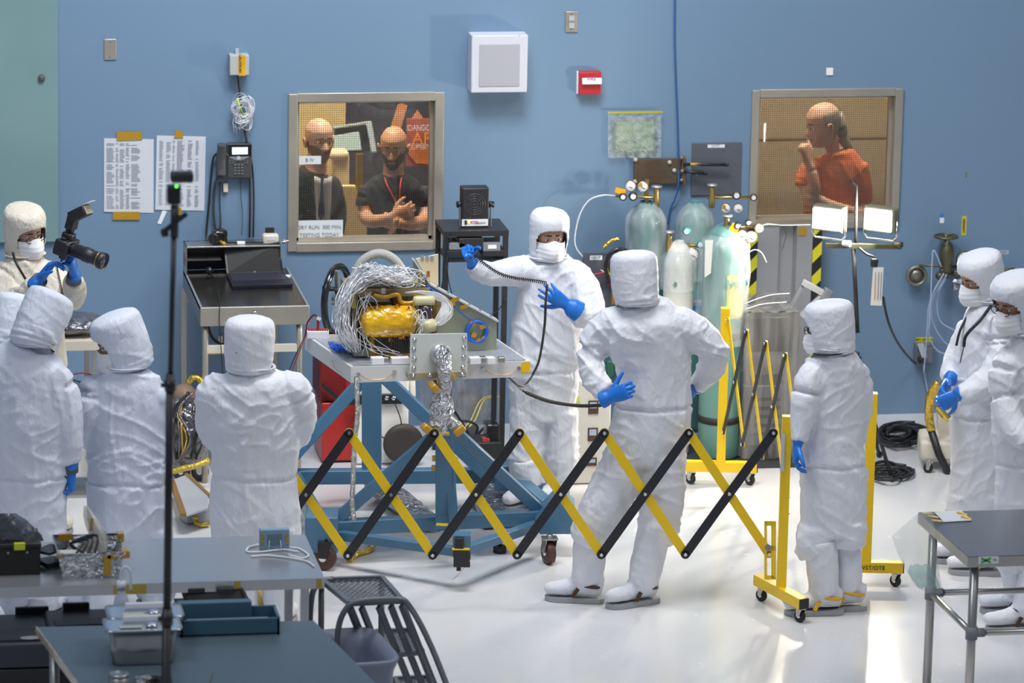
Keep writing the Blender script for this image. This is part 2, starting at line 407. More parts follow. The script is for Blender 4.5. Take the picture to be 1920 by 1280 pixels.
# ================================================================== PEOPLE
def fbm(p, s=1.0): return noise.noise(Vector(p) * s)
def crumple(co, no, amp, seed, fine=1.0):
    """cloth folds: ridges that lie along and across, faded in and out"""
    p = co + Vector((seed * 7.3, seed * 3.1, seed * 1.7))
    wv = noise.noise_vector(p * 2.6) * 0.09
    q = p + wv
    r1 = 1 - abs(noise.noise(Vector((q.x * 9, q.y * 9, q.z * 2.2)))) * 3.2
    r2 = 1 - abs(noise.noise(Vector((q.x * 3.0 + 5, q.y * 3.0, q.z * 11 + q.x * 6)))) * 3.2
    r3 = 1 - abs(noise.noise(Vector((q.x * 4 + q.z * 9, q.y * 4 + 9, q.z * 9 - q.x * 10)))) * 3.0
    k1 = 0.5 + 1.0 * noise.noise(p * 2.1); k2 = 0.5 + 1.0 * noise.noise(p * 2.3 + Vector((4, 4, 4))); k3 = 0.5 + 1.1 * noise.noise(p * 3 + Vector((9, 1, 3)))
    big = noise.noise(p * 4.0)
    return amp * (1.1 * max(0, r1) ** 2 * max(0, k1) + 1.1 * max(0, r2) ** 2 * max(0, k2) + 0.9 * max(0, r3) ** 2 * max(0, k3) + 0.8 * big - 0.4)

def loft(mb, rings, side=None, n=18):
    """rings: (centre, rx, ry); side: the direction of rx"""
    P = [r[0] for r in rings]; R = []
    for i, (c, rx, ry) in enumerate(rings):
        t = (P[min(i + 1, len(P) - 1)] - P[max(i - 1, 0)]).normalized()
        x = Vector(side) if side is not None else (t.cross(Vector((0.31, 0.2, 0.93))) if abs(t.z) < .95 else Vector((1, 0, 0)))
        x = (x - t * x.dot(t)).normalized(); y = t.cross(x)
        R.append(mb.ring(c, x, y, rx, ry, n))
    mb.skin(R)
def resample(pts, n):
    """pts: list of (Vector, rx, ry) -> smooth chain"""
    v = spline([p[0] for p in pts], n); a = spline([Vector((p[1], p[2], 0)) for p in pts], n)
    return [(q, max(r.x, .004), max(r.y, .004)) for q, r in zip(v, a)]

def voxel(mb, size, smooth=3):
    """one continuous skin over everything in mb"""
    bmesh.ops.recalc_face_normals(mb.bm, faces=mb.bm.faces)
    me = bpy.data.meshes.new('t'); mb.bm.to_mesh(me); mb.bm.free()
    o = bpy.data.objects.new('t', me); COL.objects.link(o)
    md = o.modifiers.new('r', 'REMESH'); md.mode = 'VOXEL'; md.voxel_size = size; md.use_smooth_shade = True
    dg = bpy.context.evaluated_depsgraph_get(); out = bpy.data.meshes.new_from_object(o.evaluated_get(dg))
    bpy.data.objects.remove(o)
    bm = bmesh.new(); bm.from_mesh(out); bpy.data.meshes.remove(out)
    for _ in range(smooth): bmesh.ops.smooth_vert(bm, verts=bm.verts, factor=0.5, use_axis_x=True, use_axis_y=True, use_axis_z=True)
    bm.normal_update()
    r = MB(); r.bm.free(); r.bm = bm
    for f in bm.faces: f.smooth = True
    return r

def ease(a, b, t): t = min(1, max(0, (t - a) / (b - a))); return t * t * (3 - 2 * t)
def gz(x, s): return math.exp(-(x / s) ** 2)

def head_into(mb, C, f, u, k=1.0, skin=skin_a, beard=None, brow=hair_d, hairline=None, smile=0.0, ears=True, bald_tone=None):
    """a head with a face; C = middle of the head at eye level, f = where it looks"""
    f = Vector(f).normalized(); u = (Vector(u) - f * Vector(u).dot(f)).normalized(); s = u.cross(f)
    LV = [(-.125, .022, .050, -.005), (-.118, .036, .078, .012), (-.105, .046, .090, .026), (-.085, .056, .092, .045), (-.06, .064, .093, .068),
          (-.03, .070, .092, .085), (0, .074, .093, .095), (.03, .077, .096, .100), (.06, .075, .093, .098), (.085, .066, .080, .086),
          (.105, .050, .060, .066), (.118, .028, .034, .038), (.1225, .006, .008, .008)]
    n, lv = 56, 60; rings = []; coords = {}
    zs = [a[0] for a in LV]
    def at(z):
        i = max(j for j in range(len(LV) - 1) if zs[j] <= z + 1e-9); t = (z - zs[i]) / (zs[i + 1] - zs[i]); t = min(1, max(0, t))
        return [LV[i][q] + (LV[i + 1][q] - LV[i][q]) * t for q in (1, 2, 3)]
    for i in range(lv + 1):
        z = -.125 + .2475 * (0.5 - 0.5 * math.cos(PI * i / lv)) if i > lv * .8 else None
        z = -.125 + .2475 * i / lv if z is None else max(z, -.125 + .2475 * i / lv)
        z = min(z, .1225)
        wd, fr, bk = at(z); ring = []
        for j in range(n):
            a = 2 * PI * j / n; sx, cy = math.sin(a), math.cos(a)
            yy = cy * (fr if cy > 0 else bk); xx = math.copysign(abs(sx) ** 0.92, sx) * wd
            if cy > 0:
                nose = gz(xx, .011 + .004 * ease(.01, -.04, z)) * (ease(.015, -.03, z) * .026) * ease(-.052, -.042, z) * cy
                nose += (gz(abs(xx) - .012, .007) * gz(z + .036, .009)) * .007
                sock = gz(abs(xx) - .031, .014) * gz(z - .002, .012) * .011
                brw = gz(abs(xx) - .028, .020) * gz(z - .020, .008) * .005
                lips = gz(xx, .022) * (gz(z + .062, .005) + gz(z + .074, .006)) * .0055 - gz(xx, .026) * gz(z + .068, .0022) * .005
                chin = gz(xx, .02) * gz(z + .102, .014) * .006
                chk = gz(abs(xx) - .042, .016) * gz(z + .035, .02) * (.004 + .004 * smile)
                yy += nose - sock + brw + lips + chin + chk
            p = C + (s * xx + f * yy + u * z) * k
            v = mb.bm.verts.new(p); coords[v] = (xx, yy, z, cy); ring.append(v)
        rings.append(ring)
    mb.m(skin)
    for a, b in zip(rings, rings[1:]):
        for j in range(n):
            q = (a[j], a[(j + 1) % n], b[(j + 1) % n], b[j])
            X = sum(coords[v][0] for v in q) / 4; Y = sum(coords[v][1] for v in q) / 4; Z = sum(coords[v][2] for v in q) / 4
            m_ = skin
            if beard and Y > -.005 and Z < (-.049 if abs(X) < .016 else -.049 + min(.03, (abs(X) - .016) * 1.0)) and Z > -.119: m_ = beard
            if beard and Z < .0 and -.005 < Y < .022 and abs(X) > .05 and Z > -.07: m_ = beard
            if hairline and hairline(X, Y, Z): m_ = hair_g
            if Y > .06 and abs(Z - (.0265 - .10 * max(0, abs(X) - .034))) < .0033 and .012 < abs(X) < .048: m_ = brow
            if Y > .07 and -.077 < Z < -.058 and abs(X) < .024 - abs(Z + .068) * 1.2: m_ = lip_m
            mb.m(m_); mb._f(q, True)
    mb.m(skin); mb._f(list(reversed(rings[0]))); mb._f(rings[-1])
    for sg in (-1, 1):
        e = C + (s * (.031 * sg) + f * .0765 + u * .002) * k
        mb.m(eye_w); mb.ball(e, .0125 * k, 8)
        mb.m(iris_m); mb.ball(e + f * .0075 * k, .0068 * k, 6)
        mb.m(skin)
        lid = [e + (s * (.016 * q) + u * (.0075 - .006 * q * q) + f * (.009 - .006 * q * q)) * k for q in (-1, -.5, 0, .5, 1)]
        mb.tube(lid, .0028 * k, 5)
        if ears:
            c = C + (s * (.078 * sg) + f * (-.006) + u * (-.012)) * k; mb.m(skin)
            pts = [c + (s * sg * (.008 + .006 * math.sin(a)) + f * (.014 * math.cos(a)) + u * (.028 * math.sin(a))) * k for a in [2 * PI * q / 14 for q in range(14)]]
            mb.tube(pts, .0058 * k, 6, closed=True); mb.ball(c + s * sg * .002 * k, .016 * k, 6, (.5, .8, 1.5))
    return s, u

def hood_obj(C, f, u, k, parent, m_, seed, opening=True, n=72, nb=None, wide=1.0, amp=.0042):
    f = Vector(f).normalized(); u = (Vector(u) - f * Vector(u).dot(f)).normalized(); s = u.cross(f)
    LV = [(-.235, .112, .098, -.03), (-.19, .102, .092, -.028), (-.15, .095, .092, -.022), (-.12, .094, .099, -.014), (-.09, .097, .108, -.006), (-.055, .101, .115, 0),
          (-.02, .104, .119, 0), (.03, .105, .121, 0), (.07, .105, .120, 0), (.098, .103, .117, -.002), (.110, .099, .113, -.003), (.122, .087, .100, -.004), (.131, .064, .074, -.004), (.136, .034, .040, -.004), (.137, .003, .003, -.004)]
    lv = 70; V = []; zs = [a[0] for a in LV]
    mb = MB(); dims = []
    for i in range(lv + 1):
        tt = i / lv; z = -.235 + .372 * tt if tt < .86 else -.235 + .372 * (.86 + .14 * math.sin((tt - .86) / .14 * PI / 2))
        jx = max(j for j in range(len(LV) - 1) if zs[j] <= z + 1e-9); t = min(1, (z - zs[jx]) / (zs[jx + 1] - zs[jx]))
        wd, dp, of = [LV[jx][q] + (LV[jx + 1][q] - LV[jx][q]) * t for q in (1, 2, 3)]
        row = []; c0 = C + (f * of + u * z) * k; ww = 0
        if nb is not None and z < -.075:
            ww = ease(-.06, -.215, z); c0 = c0.lerp(nb + Vector((0, 0, .02)), ww)
        uu = u.lerp(Vector((0, 0, 1)), ww).normalized(); ff = (f - uu * f.dot(uu)).normalized(); ss = uu.cross(ff)
        for j in range(n):
            a = 2 * PI * j / n; d = ss * math.sin(a) + ff * math.cos(a)
            p = c0 + (ss * (math.sin(a) * wd * wide) + ff * (math.cos(a) * dp)) * k
            if .103 < z < .109: p -= d * .002
            am = amp * (1.0 if z < -.05 else .55 if z < .1 else .8)
            p += d * crumple(p, d, am, seed + 3, 1.6)
            if z < -.08: p += d * .004 * math.sin(z * 260 + 1.5 * math.sin(a + seed)) * max(0, .6 + noise.noise(p * 9))
            row.append(mb.bm.verts.new(p)); dims.append((a, z))
        V.append(row)
    mb.m(m_)
    for i in range(lv):
        for j in range(n):
            a = (2 * PI * (j + .5) / n + PI) % (2 * PI) - PI; z = (dims[i * n][1] + dims[(i + 1) * n][1]) / 2
            if opening and (abs(a) / .95) ** 2.6 + (abs(z + .028) / .085) ** 2.6 < 1: continue
            mb._f((V[i][j], V[i][(j + 1) % n], V[i + 1][(j + 1) % n], V[i + 1][j]), True)
    mb._f(V[-1], True)
    return mb.build('hood', m_, parent, solid=0.004), s, u

def mask_obj(C, f, u, k, parent, m_=None):
    f = Vector(f).normalized(); u = (Vector(u) - f * Vector(u).dot(f)).normalized(); s = u.cross(f)
    mb = MB(); g = []
    for i in range(25):
        t = i / 24; z = -.114 + .100 * t; row = []
        for j in range(33):
            a = (j / 32 - .5) * 2 * 1.28
            fr = .103 + .028 * math.sin(PI * min(1, .12 + t * .9)) ** .8 * gz(a, .75)
            pl = .0035 * abs(((t * 4) % 1) - .5) * (1 if .15 < t < .85 else 0)
            zz = z + .016 * gz(a, .35) * ease(.8, 1, t) - .004 * t * (1 - gz(a, .8))
            row.append(C + (s * math.sin(a) * (.083 + pl) + f * (math.cos(a) * (fr + pl)) + u * zz) * k)
        g.append(row)
    mb.sheet(g); return mb.build('face_mask', m_ or mask_m, parent, solid=.0015)

def glasses_obj(C, f, u, k, parent, mm=None):
    f = Vector(f).normalized(); u = (Vector(u) - f * Vector(u).dot(f)).normalized(); s = u.cross(f); mb = MB(); mb.m(mm or black)
    for sg in (-1, 1):
        c = C + (s * .033 * sg + f * .104 + u * .0) * k
        mb.tube([c + (s * .025 * math.cos(a) + u * .018 * math.sin(a)) * k for a in [2 * PI * q / 18 for q in range(18)]], .0022 * k, 5, closed=True)
        mb.tube([c + s * .025 * sg * k + u * .006 * k, C + (s * .082 * sg + f * .06 + u * .006) * k, C + (s * .084 * sg + f * (-.01) + u * .004) * k], .002 * k, 5)
    mb.tube([C + (s * x + f * .108 + u * .006) * k for x in (-.009, 0, .009)], .002 * k, 5)
    return mb.build('glasses', mm or black, parent)

def hand_into(mb, wrist, d, pn, thumb, curl=(.5, .5, .5, .5), tcurl=.4, splay=.10, k=1.0, cuff=.10, cuff_r=.040, fist=False):
    """wrist point, d to the fingers, pn = the way the palm faces, thumb = +1/-1 side; a glove's skin"""
    d = Vector(d).normalized(); pn = Vector(pn); pn = (pn - d * pn.dot(d)).normalized(); x = d.cross(pn).normalized() * thumb
    w_ = Vector(wrist)
    if cuff > 0: loft(mb, [(w_ - d * cuff * k, cuff_r * 1.12 * k, cuff_r * 1.0 * k), (w_ - d * cuff * .4 * k, cuff_r * k, cuff_r * .85 * k), (w_, .031 * k, .025 * k), (w_ + d * .03 * k, .034 * k, .021 * k)], side=x, n=16)
    loft(mb, resample([(w_ - d * .01 * k, .030 * k, .024 * k), (w_ + d * .03 * k, .038 * k, .021 * k), (w_ + d * .07 * k, .043 * k, .018 * k), (w_ + d * .098 * k, .041 * k, .014 * k)], 3), side=x, n=16)
    Ls = (.073, .082, .076, .058); xs = (.031, .0105, -.0105, -.030)
    for i in range(4):
        p = w_ + (d * (.088 - .006 * abs(i - 1.3)) + x * xs[i]) * k; a = splay * (1.3 - i); dd = (d * math.cos(a) + x * math.sin(a)).normalized(); c = curl[i] if hasattr(curl, '__len__') else curl
        pts = [(p, .0105 * k)]; q = p.copy(); v = dd.copy(); pp = pn
        for seg, fr in enumerate((.45, .32, .23)):
            an = c * (.9, 1.2, .9)[seg]
            v2 = v * math.cos(an) + pp * math.sin(an); pp = pp * math.cos(an) - v * math.sin(an); v = v2
            q = q + v * Ls[i] * fr * k; pts.append((q.copy(), (.0098, .0088, .0072)[seg] * k))
        mb.tube([a_[0] for a_ in pts], [a_[1] for a_ in pts], 8); mb.ball(pts[-1][0], pts[-1][1] * 1.0, 6)
    p = w_ + (d * .022 + x * .024 + pn * .006) * k; v = (d * .62 + x * .72 + pn * .25).normalized(); q = p.copy(); pts = [(q - v * .01 * k, .016 * k)]
    inn = (d * .8 - x * .45 + pn * .5).normalized()
    if fist: v = (d * .55 + x * .25 + pn * .75).normalized(); inn = (d * .1 - x * 1.0 + pn * .1).normalized(); q = q + pn * .01 * k
    for L_, r_ in ((.042, .0145), (.034, .0115), (.026, .009)):
        q = q + v * L_ * k; pts.append((q.copy(), r_ * k)); v = (v + inn * tcurl).normalized()
    mb.tube([a_[0] for a_ in pts], [a_[1] for a_ in pts], 8); mb.ball(pts[-1][0], pts[-1][1], 6)

def glove(parent, wrist, d, pn, thumb, name='glove', m_=None, **kw):
    mb = MB(); hand_into(mb, wrist, d, pn, thumb, **kw); r = voxel(mb, .0038, 2); r.m(m_ or glove_m)
    return r.build(name, m_ or glove_m, parent)

def boot(parent, ankle, toe_dir, k=1.0, shin=None, m_=None, strap=None, sr=.062):
    """white cleanroom boot: shin tube, shoe, grey sole, taped straps. ankle = point on the floor under the ankle"""
    m_ = m_ or suit; a = Vector(ankle); t = Vector(toe_dir); t.z = 0; t.normalize(); s = Vector((-t.y, t.x, 0)); u = Vector((0, 0, 1))
    mb = MB()
    prof = [(-.085, .030, .05), (-.06, .042, .055), (-.02, .045, .060), (.04, .043, .052), (.10, .048, .040), (.145, .051, .036), (.185, .044, .032), (.212, .026, .024)]
    loft(mb, resample([(a + (t * x + u * (.030 + h)) * k, wd * k, h * k) for x, wd, h in prof], 3), side=s, n=20)
    top = shin if shin is not None else a + u * .42
    base = a + u * .07 * k
    loft(mb, resample([(base - t * .012, .048 * k, .055 * k), (base + (top - base) * .12 + t * .004, sr * .92, sr * 1.05), (base + (top - base) * .3, sr * 1.02, sr * 1.08), (base + (top - base) * .65, sr * 1.08, sr * 1.1), (top, sr * 1.08, sr * 1.12)], 4), n=22)
    r = voxel(mb, .010, 3)
    sd = random.random() * 50
    for v in r.bm.verts: v.co += v.normal * crumple(v.co, v.normal, .0045, sd, 1.8)
    r.m(m_); o = r.build('boot_cover', m_, parent)
    mb = MB(); pts = []
    for x, wd in [(-.098, 0), (-.092, .030), (-.07, .042), (-.02, .047), (.04, .046), (.10, .052), (.15, .052), (.182, .040), (.202, .020), (.208, 0)]: pts.append((x, wd))
    out = [a + (t * x + s * wd) * k + u * .002 for x, wd in pts] + [a + (t * x - s * wd) * k + u * .002 for x, wd in reversed(pts[1:-1])]
    mb.prism(out, (0, 0, .024 * k)); mb.m(mat('sole_grey', (0.36, 0.37, 0.38), .6)); mb.build('sole', mat('sole_grey', (0.36, 0.37, 0.38), .6), parent)
    if strap:
        mb = MB()
        mb.tube([base + (t * (.074 * math.cos(q)) + s * .066 * math.sin(q) - t * .005 + u * (.030 + .016 * math.cos(q))) * k for q in [2 * PI * i / 20 for i in range(20)]], .009, 6, closed=True)
        for sg in (-1, 1):
            mb.beam(a + (s * .051 * sg + t * .03 + u * .09) * k, a + (s * .055 * sg + t * .065 + u * .035) * k, .020, .006, s)
        mb.beam(a + (t * .065 + u * .110) * k, a + (t * .12 + u * .078) * k, .026, .007, u)
        mb.m(strap); mb.build('strap', strap, parent)

def worker(name_label, ref, torso, arms, legs, hood, seed, mtl=None, strap=None, boots=None, group=None, face=None, neck=None, vox=.0092, amp=.0105, depth_k=.62):
    """ref: floor point; torso rows (px,py,halfwidth px[,d[,depth m]]); arms/legs rows (px,py,r px[,d])"""
    mtl = mtl or suit; sc = ppm(Vector(ref) + Vector((0, 0, 1)))
    body = MB(); cloth = MB()
    def J(r, i=3): return At(r[0], r[1], ref, r[i] if len(r) > i else 0.0)
    def both(chain, side=None, kb=.74):
        loft(cloth, chain, side); loft(body, [(c, a * kb, b * kb) for c, a, b in chain], side)
    tr = resample([(J(r), r[2] / sc, (r[4] if len(r) > 4 else max(.10, r[2] / sc * depth_k))) for r in torso], 5)
    both(tr, _rh if 'turn' not in hood else (_rh * math.cos(math.radians(hood['turn'])) + _fh * math.sin(math.radians(hood['turn']))))
    tm = J(torso[min(3, len(torso) - 1)])
    for ch in list(arms):
        a0 = J(ch[0]); r0_ = ch[0][2] / sc; q = [(a0.lerp(tm, .42) + Vector((0, 0, .015)), r0_ * .72, r0_ * .72)]
        both(resample(q + [(J(r), r[2] / sc, r[2] / sc) for r in ch], 5), kb=.55)
    for ch in list(legs):
        both(resample([(J(r), r[2] / sc, r[2] / sc) for r in ch], 5), kb=.6)
    ya = math.radians(hood['yaw']); pt = math.radians(hood.get('pitch', 0)); tilt = math.radians(hood.get('tilt', 0))
    hf = (-_fh * math.cos(ya) + _rh * math.sin(ya)); hs = Vector((0, 0, 1)).cross(hf)
    f = hf * math.cos(pt) - Vector((0, 0, 1)) * math.sin(pt); u0 = Vector((0, 0, 1)) * math.cos(pt) + hf * math.sin(pt)
    u = u0 * math.cos(tilt) + hs * math.sin(tilt)
    C = At(hood['c'][0], hood['c'][1], ref, hood.get('d', 0)); k = hood.get('k', 1.0)
    # neck
    nb = J(torso[0]); both([(nb - Vector((0, 0, .08)), .085, .08), (nb + (C - nb) * .3, .068, .066), (C - u * .07 * k - f * .02, .058, .058)])
    bb = voxel(body, .022, 2); bb.m((face or {}).get('skin', skin_a))
    head_into(bb, C + f * .010, f, u, k * .98, **({q: v for q, v in (face or {}).items() if q != 'glasses'} or dict(skin=skin_a)), ears=False)
    root = bb.build('person', None, None); tag(root, name_label, 'person', group)
    cl = voxel(cloth, vox, 3); wi = min(5, len(torso) - 3); wz = J(torso[wi]); wr_ = torso[wi][2] / sc * 1.12
    for v in cl.bm.verts:
        v.co += v.normal * crumple(v.co, v.normal, amp, seed)
        dz_ = v.co.z - wz.z - .012 * noise.noise(Vector((v.co.x * 8, v.co.y * 8, seed)))
        if abs(dz_) < .09 and (Vector((v.co.x, v.co.y)) - Vector((wz.x, wz.y))).length < wr_:
            v.co -= v.normal * (.011 * gz(dz_, .010) - .004 * abs(math.sin((v.co.x + v.co.y) * 90 + 3 * dz_)) * gz(dz_, .05))
    cl.m(mtl); cl.build('coverall', mtl, root)
    hood_obj(C, f, u, k, root, mtl, seed, nb=nb, wide=hood.get('wide', 1.0), amp=hood.get('amp', .0050))
    mask_obj(C + f * .014, f, u, k, root)
    if face and face.get('glasses'): glasses_obj(C + f * .010, f, u, k, root)
    for b_ in (boots or []):
        a = G(b_[0], b_[1]) if len(b_) < 6 else G(b_[0], b_[1], b_[5]); ang = math.radians(b_[2])
        td = -_fh * math.cos(ang) + _rh * math.sin(ang)
        a_xy = Vector((a.x, a.y, 0 if len(b_) < 6 else b_[5]))
        sh = At(b_[3], b_[4], a_xy, 0)
        boot(root, a_xy, td, 1.0, sh, mtl, strap, sr=(b_[6] / sc if len(b_) > 6 else .06))
    return root, C, f, u, J

# ------------------------------------------------------------------ the people, in place
brown_s = mat('strap_brown', (0.075, 0.028, 0.015), 0.5)
yel_s = mat('strap_yellow', (0.80, 0.45, 0.01), 0.45)
blu_s = mat('strap_blue', (0.03, 0.10, 0.26), 0.5)
cuff_g = mat('knit_cuff', (0.11, 0.11, 0.12), 0.8)
PZ = 0.09   # top of the foil-covered step board

# engineer holding the cord
ref5 = G(1012, 940, PZ); ref5.z = 0
r5, C5, f5, u5, J5 = worker('person in white coverall and mask stretching a coiled black cord, facing us', ref5,
    [(1028, 486, 30), (1030, 498, 52), (1031, 520, 62), (1031, 560, 66), (1026, 620, 68), (1020, 690, 68), (1018, 740, 66), (1018, 785, 60)],
    [[(995, 512, 33), (962, 509, 29, -.07), (925, 514, 25, -.16), (900, 508, 21, -.24), (886, 494, 16, -.28)],
     [(1075, 516, 30), (1098, 545, 31, -.06), (1106, 583, 29, -.15), (1090, 592, 25, -.21), (1070, 576, 18, -.26)]],
    [[(990, 768, 36), (987, 820, 35), (985, 868, 33), (985, 900, 26)], [(1052, 768, 35), (1052, 830, 33), (1053, 868, 31), (1053, 895, 25)]],
    dict(c=(1029, 440), yaw=14, pitch=6, k=1.0), 1.0, strap=blu_s,
    boots=[(990, 943, -35, 985, 860, PZ, 25), (1046, 931, -20, 1053, 860, PZ, 25)], face=dict(skin=skin_a))
wl = J5((884, 492, 0, -.29)); glove(r5, wl, J5((866, 466, 0, -.36)) - wl, _rh * .9 + _fh * .2, 1, curl=1.25, tcurl=.9, fist=True, cuff=.03)
wr = J5((1062, 570, 0, -.27)); glove(r5, wr, J5((1014, 540, 0, -.30)) - wr, _fh, 1, curl=(.25, .15, .2, .3), tcurl=.2, splay=.18, cuff=.085, cuff_r=.052)

# man with hands on hips
ref6 = G(1150, 1128)
r6, C6, f6, u6, J6 = worker('tall person in white coverall seen from behind with both gloved hands on hips', ref6,
    [(1198, 566, 34), (1204, 582, 62), (1209, 608, 82), (1219, 650, 77), (1226, 700, 71), (1224, 760, 72), (1217, 825, 74), (1210, 868, 68)],
    [[(1152, 606, 32), (1122, 634, 33, .02), (1106, 668, 26, .0), (1114, 706, 24, -.06), (1136, 736, 20, -.12)],
     [(1272, 604, 34), (1312, 630, 33, .0), (1338, 662, 30, .02), (1328, 696, 25, .08), (1306, 726, 18, .12)]],
    [[(1178, 850, 42), (1158, 900, 45), (1130, 955, 45, -.02), (1113, 1000, 41, -.02), (1105, 1020, 33, -.02)], [(1246, 850, 42), (1242, 910, 44), (1236, 965, 41), (1231, 1000, 38), (1228, 1018, 30)]],
    dict(c=(1190, 524), yaw=-148, pitch=10, k=1.07), 2.0, strap=brown_s,
    boots=[(1098, 1127, -95, 1112, 975, 0, 30), (1203, 1131, -60, 1230, 975, 0, 30)])
wl = J6((1143, 742, 0, -.14)); glove(r6, J6((1144, 744, 0, -.17)), J6((1182, 731, 0, -.21)) - J6((1146, 744, 0, -.17)), _fh * .9 + _rh * .2 - Vector((0, 0, .2)), 1, curl=(.6, .65, .7, .75), tcurl=.1, splay=.06, cuff=.05)
wr = J6((1303, 728, 0, .12)); glove(r6, wr, J6((1288, 742, 0, .02)) - wr, -_rh, 1, curl=.4, cuff=.05)

# short person by the yellow post
ref7 = G(1556, 1148)
r7, C7, f7, u7, J7 = worker('shorter person in white coverall and glasses standing beside the near yellow post', ref7,
    [(1564, 655, 28), (1565, 668, 46), (1564, 690, 58), (1563, 740, 62), (1560, 800, 60), (1561, 870, 63), (1563, 940, 64), (1563, 1000, 58)],
    [[(1524, 700, 26, -.04), (1510, 740, 27, -.08), (1503, 790, 24, -.1), (1497, 828, 17, -.12)], [(1604, 700, 26, .04), (1612, 750, 26, .06), (1608, 800, 22, .1), (1596, 840, 18, .16)]],
    [[(1534, 985, 38), (1531, 1030, 38), (1531, 1046, 33)], [(1594, 975, 34), (1593, 1010, 34), (1592, 1026, 29)]],
    dict(c=(1557, 615), yaw=-112, pitch=8, k=1.03), 3.0, strap=yel_s,
    boots=[(1546, 1150, -82, 1538, 1010, 0, 29), (1590, 1142, -82, 1586, 1000, 0, 26)], face=dict(skin=skin_a, glasses=1))
wl = J7((1496, 832, 0, -.12)); glove(r7, wl, J7((1491, 868, 0, -.13)) - wl, _rh, 1, curl=.5, cuff=.05)
mb = MB(); path = [C7 + u7 * (-.115) * 1.0 + (Vector((math.cos(a), math.sin(a), 0)) * .102) + Vector((0, 0, -.012 * math.cos(a - 2.5))) for a in [2 * PI * q / 40 for q in range(41)]]
mb.tube(path[:41], .005, 6); mb.m(cable_m); mb.build('neck_cord', cable_m, r7)

# back to us in front of the laptop desk
ref4 = G(490, 1180)
r4, C4, f4, u4, J4 = worker('person in white coverall seen squarely from behind, arms folded, before the laptop desk', ref4,
    [(470, 692, 40), (471, 704, 62), (473, 722, 82), (475, 770, 90), (478, 830, 86), (478, 890, 82), (478, 940, 86), (478, 990, 84), (478, 1020, 74)],
    [[(402, 728, 32), (396, 770, 32, .02), (400, 810, 28, .1), (430, 838, 22, .22)], [(548, 728, 34), (562, 765, 32, .02), (556, 805, 30, .08), (530, 838, 22, .22)]],
    [[(438, 985, 44), (446, 1050, 40), (452, 1100, 33)], [(520, 985, 44), (522, 1050, 38), (522, 1090, 32)]],
    dict(c=(467, 648), yaw=150, pitch=2, k=1.07, wide=1.04), 4.0, boots=[(455, 1180, 175, 452, 1060, 0, 30), (522, 1180, 165, 522, 1060, 0, 30)])

# turned left, looking at the other table
ref3 = G(240, 1150)
r3, C3, f3, u3, J3 = worker('person in bluish white coverall bowing a masked head to the left, beside the black stand', ref3,
    [(236, 690, 34), (237, 704, 54), (238, 724, 70), (239, 780, 76), (239, 840, 76), (241, 900, 80), (243, 960, 82), (243, 1010, 78)],
    [[(178, 728, 30), (168, 770, 31, -.02), (168, 812, 28, .04), (190, 838, 20, .2)], [(292, 736, 28), (298, 785, 26, .05), (292, 830, 22, .15)]],
    [[(205, 990, 40), (198, 1060, 40), (192, 1120, 34)], [(284, 990, 42), (292, 1060, 38), (296, 1110, 34)]],
    dict(c=(228, 640), yaw=-84, pitch=20, k=1.10), 5.0, mtl=suit2, boots=[(195, 1160, -120, 192, 1080, 0, 32), (298, 1150, -150, 296, 1080, 0, 32)], face=dict(skin=skin_b))
# leftmost group
ref2 = G(55, 1185)
r2, C2, f2, u2, J2 = worker('broad person in coverall seen from behind near left edge, one blue glove hanging down', ref2,
    [(66, 648, 40), (60, 662, 62), (54, 690, 80), (50, 750, 84), (48, 820, 80), (50, 890, 76), (52, 960, 76), (52, 1010, 72)],
    [[(-18, 715, 30), (-34, 770, 28), (-36, 830, 24)], [(108, 712, 32), (124, 765, 31), (130, 820, 28), (131, 868, 21)]],
    [[(16, 990, 40), (20, 1060, 38), (28, 1110, 34)], [(86, 990, 40), (82, 1060, 38), (78, 1115, 36)]],
    dict(c=(80, 598), yaw=135, pitch=30, k=1.06), 6.0, mtl=suit2, boots=[(28, 1165, 170, 28, 1080, 0, 32), (80, 1165, 160, 78, 1080, 0, 32)])
wl = J2((134, 884, 0, 0)); glove(r2, wl, J2((135, 930, 0, 0)) - wl, -_rh, 1, curl=(.6, .7, .8, .8), cuff=.06)
mb = MB(); mb.cyl(J2((131, 858, 0, 0)), J2((134, 886, 0, 0)), .042, .034); mb.build('cuff', cuff_g, r2)
ref1 = G(-8, 1075)
r1, C1, f1, u1, J1 = worker('person in white coverall mostly cut off by the left edge, hood behind the broad figure', ref1,
    [(2, 650, 36), (-4, 664, 58), (-8, 690, 70), (-10, 750, 72), (-10, 820, 70), (-8, 900, 70), (-8, 950, 66)],
    [[(-62, 705, 28), (-70, 770, 26), (-60, 830, 22)], [(45, 710, 28, .02), (52, 770, 26, .05), (48, 830, 22, .1)]],
    [[(-38, 935, 38), (-38, 1000, 36)], [(26, 935, 38), (26, 1000, 36)]],
    dict(c=(24, 600), yaw=158, pitch=20, k=1.0), 7.0, mtl=suit2, boots=[(-38, 1075, 170, -38, 990, 0, 30), (26, 1075, 170, 26, 990, 0, 30)])

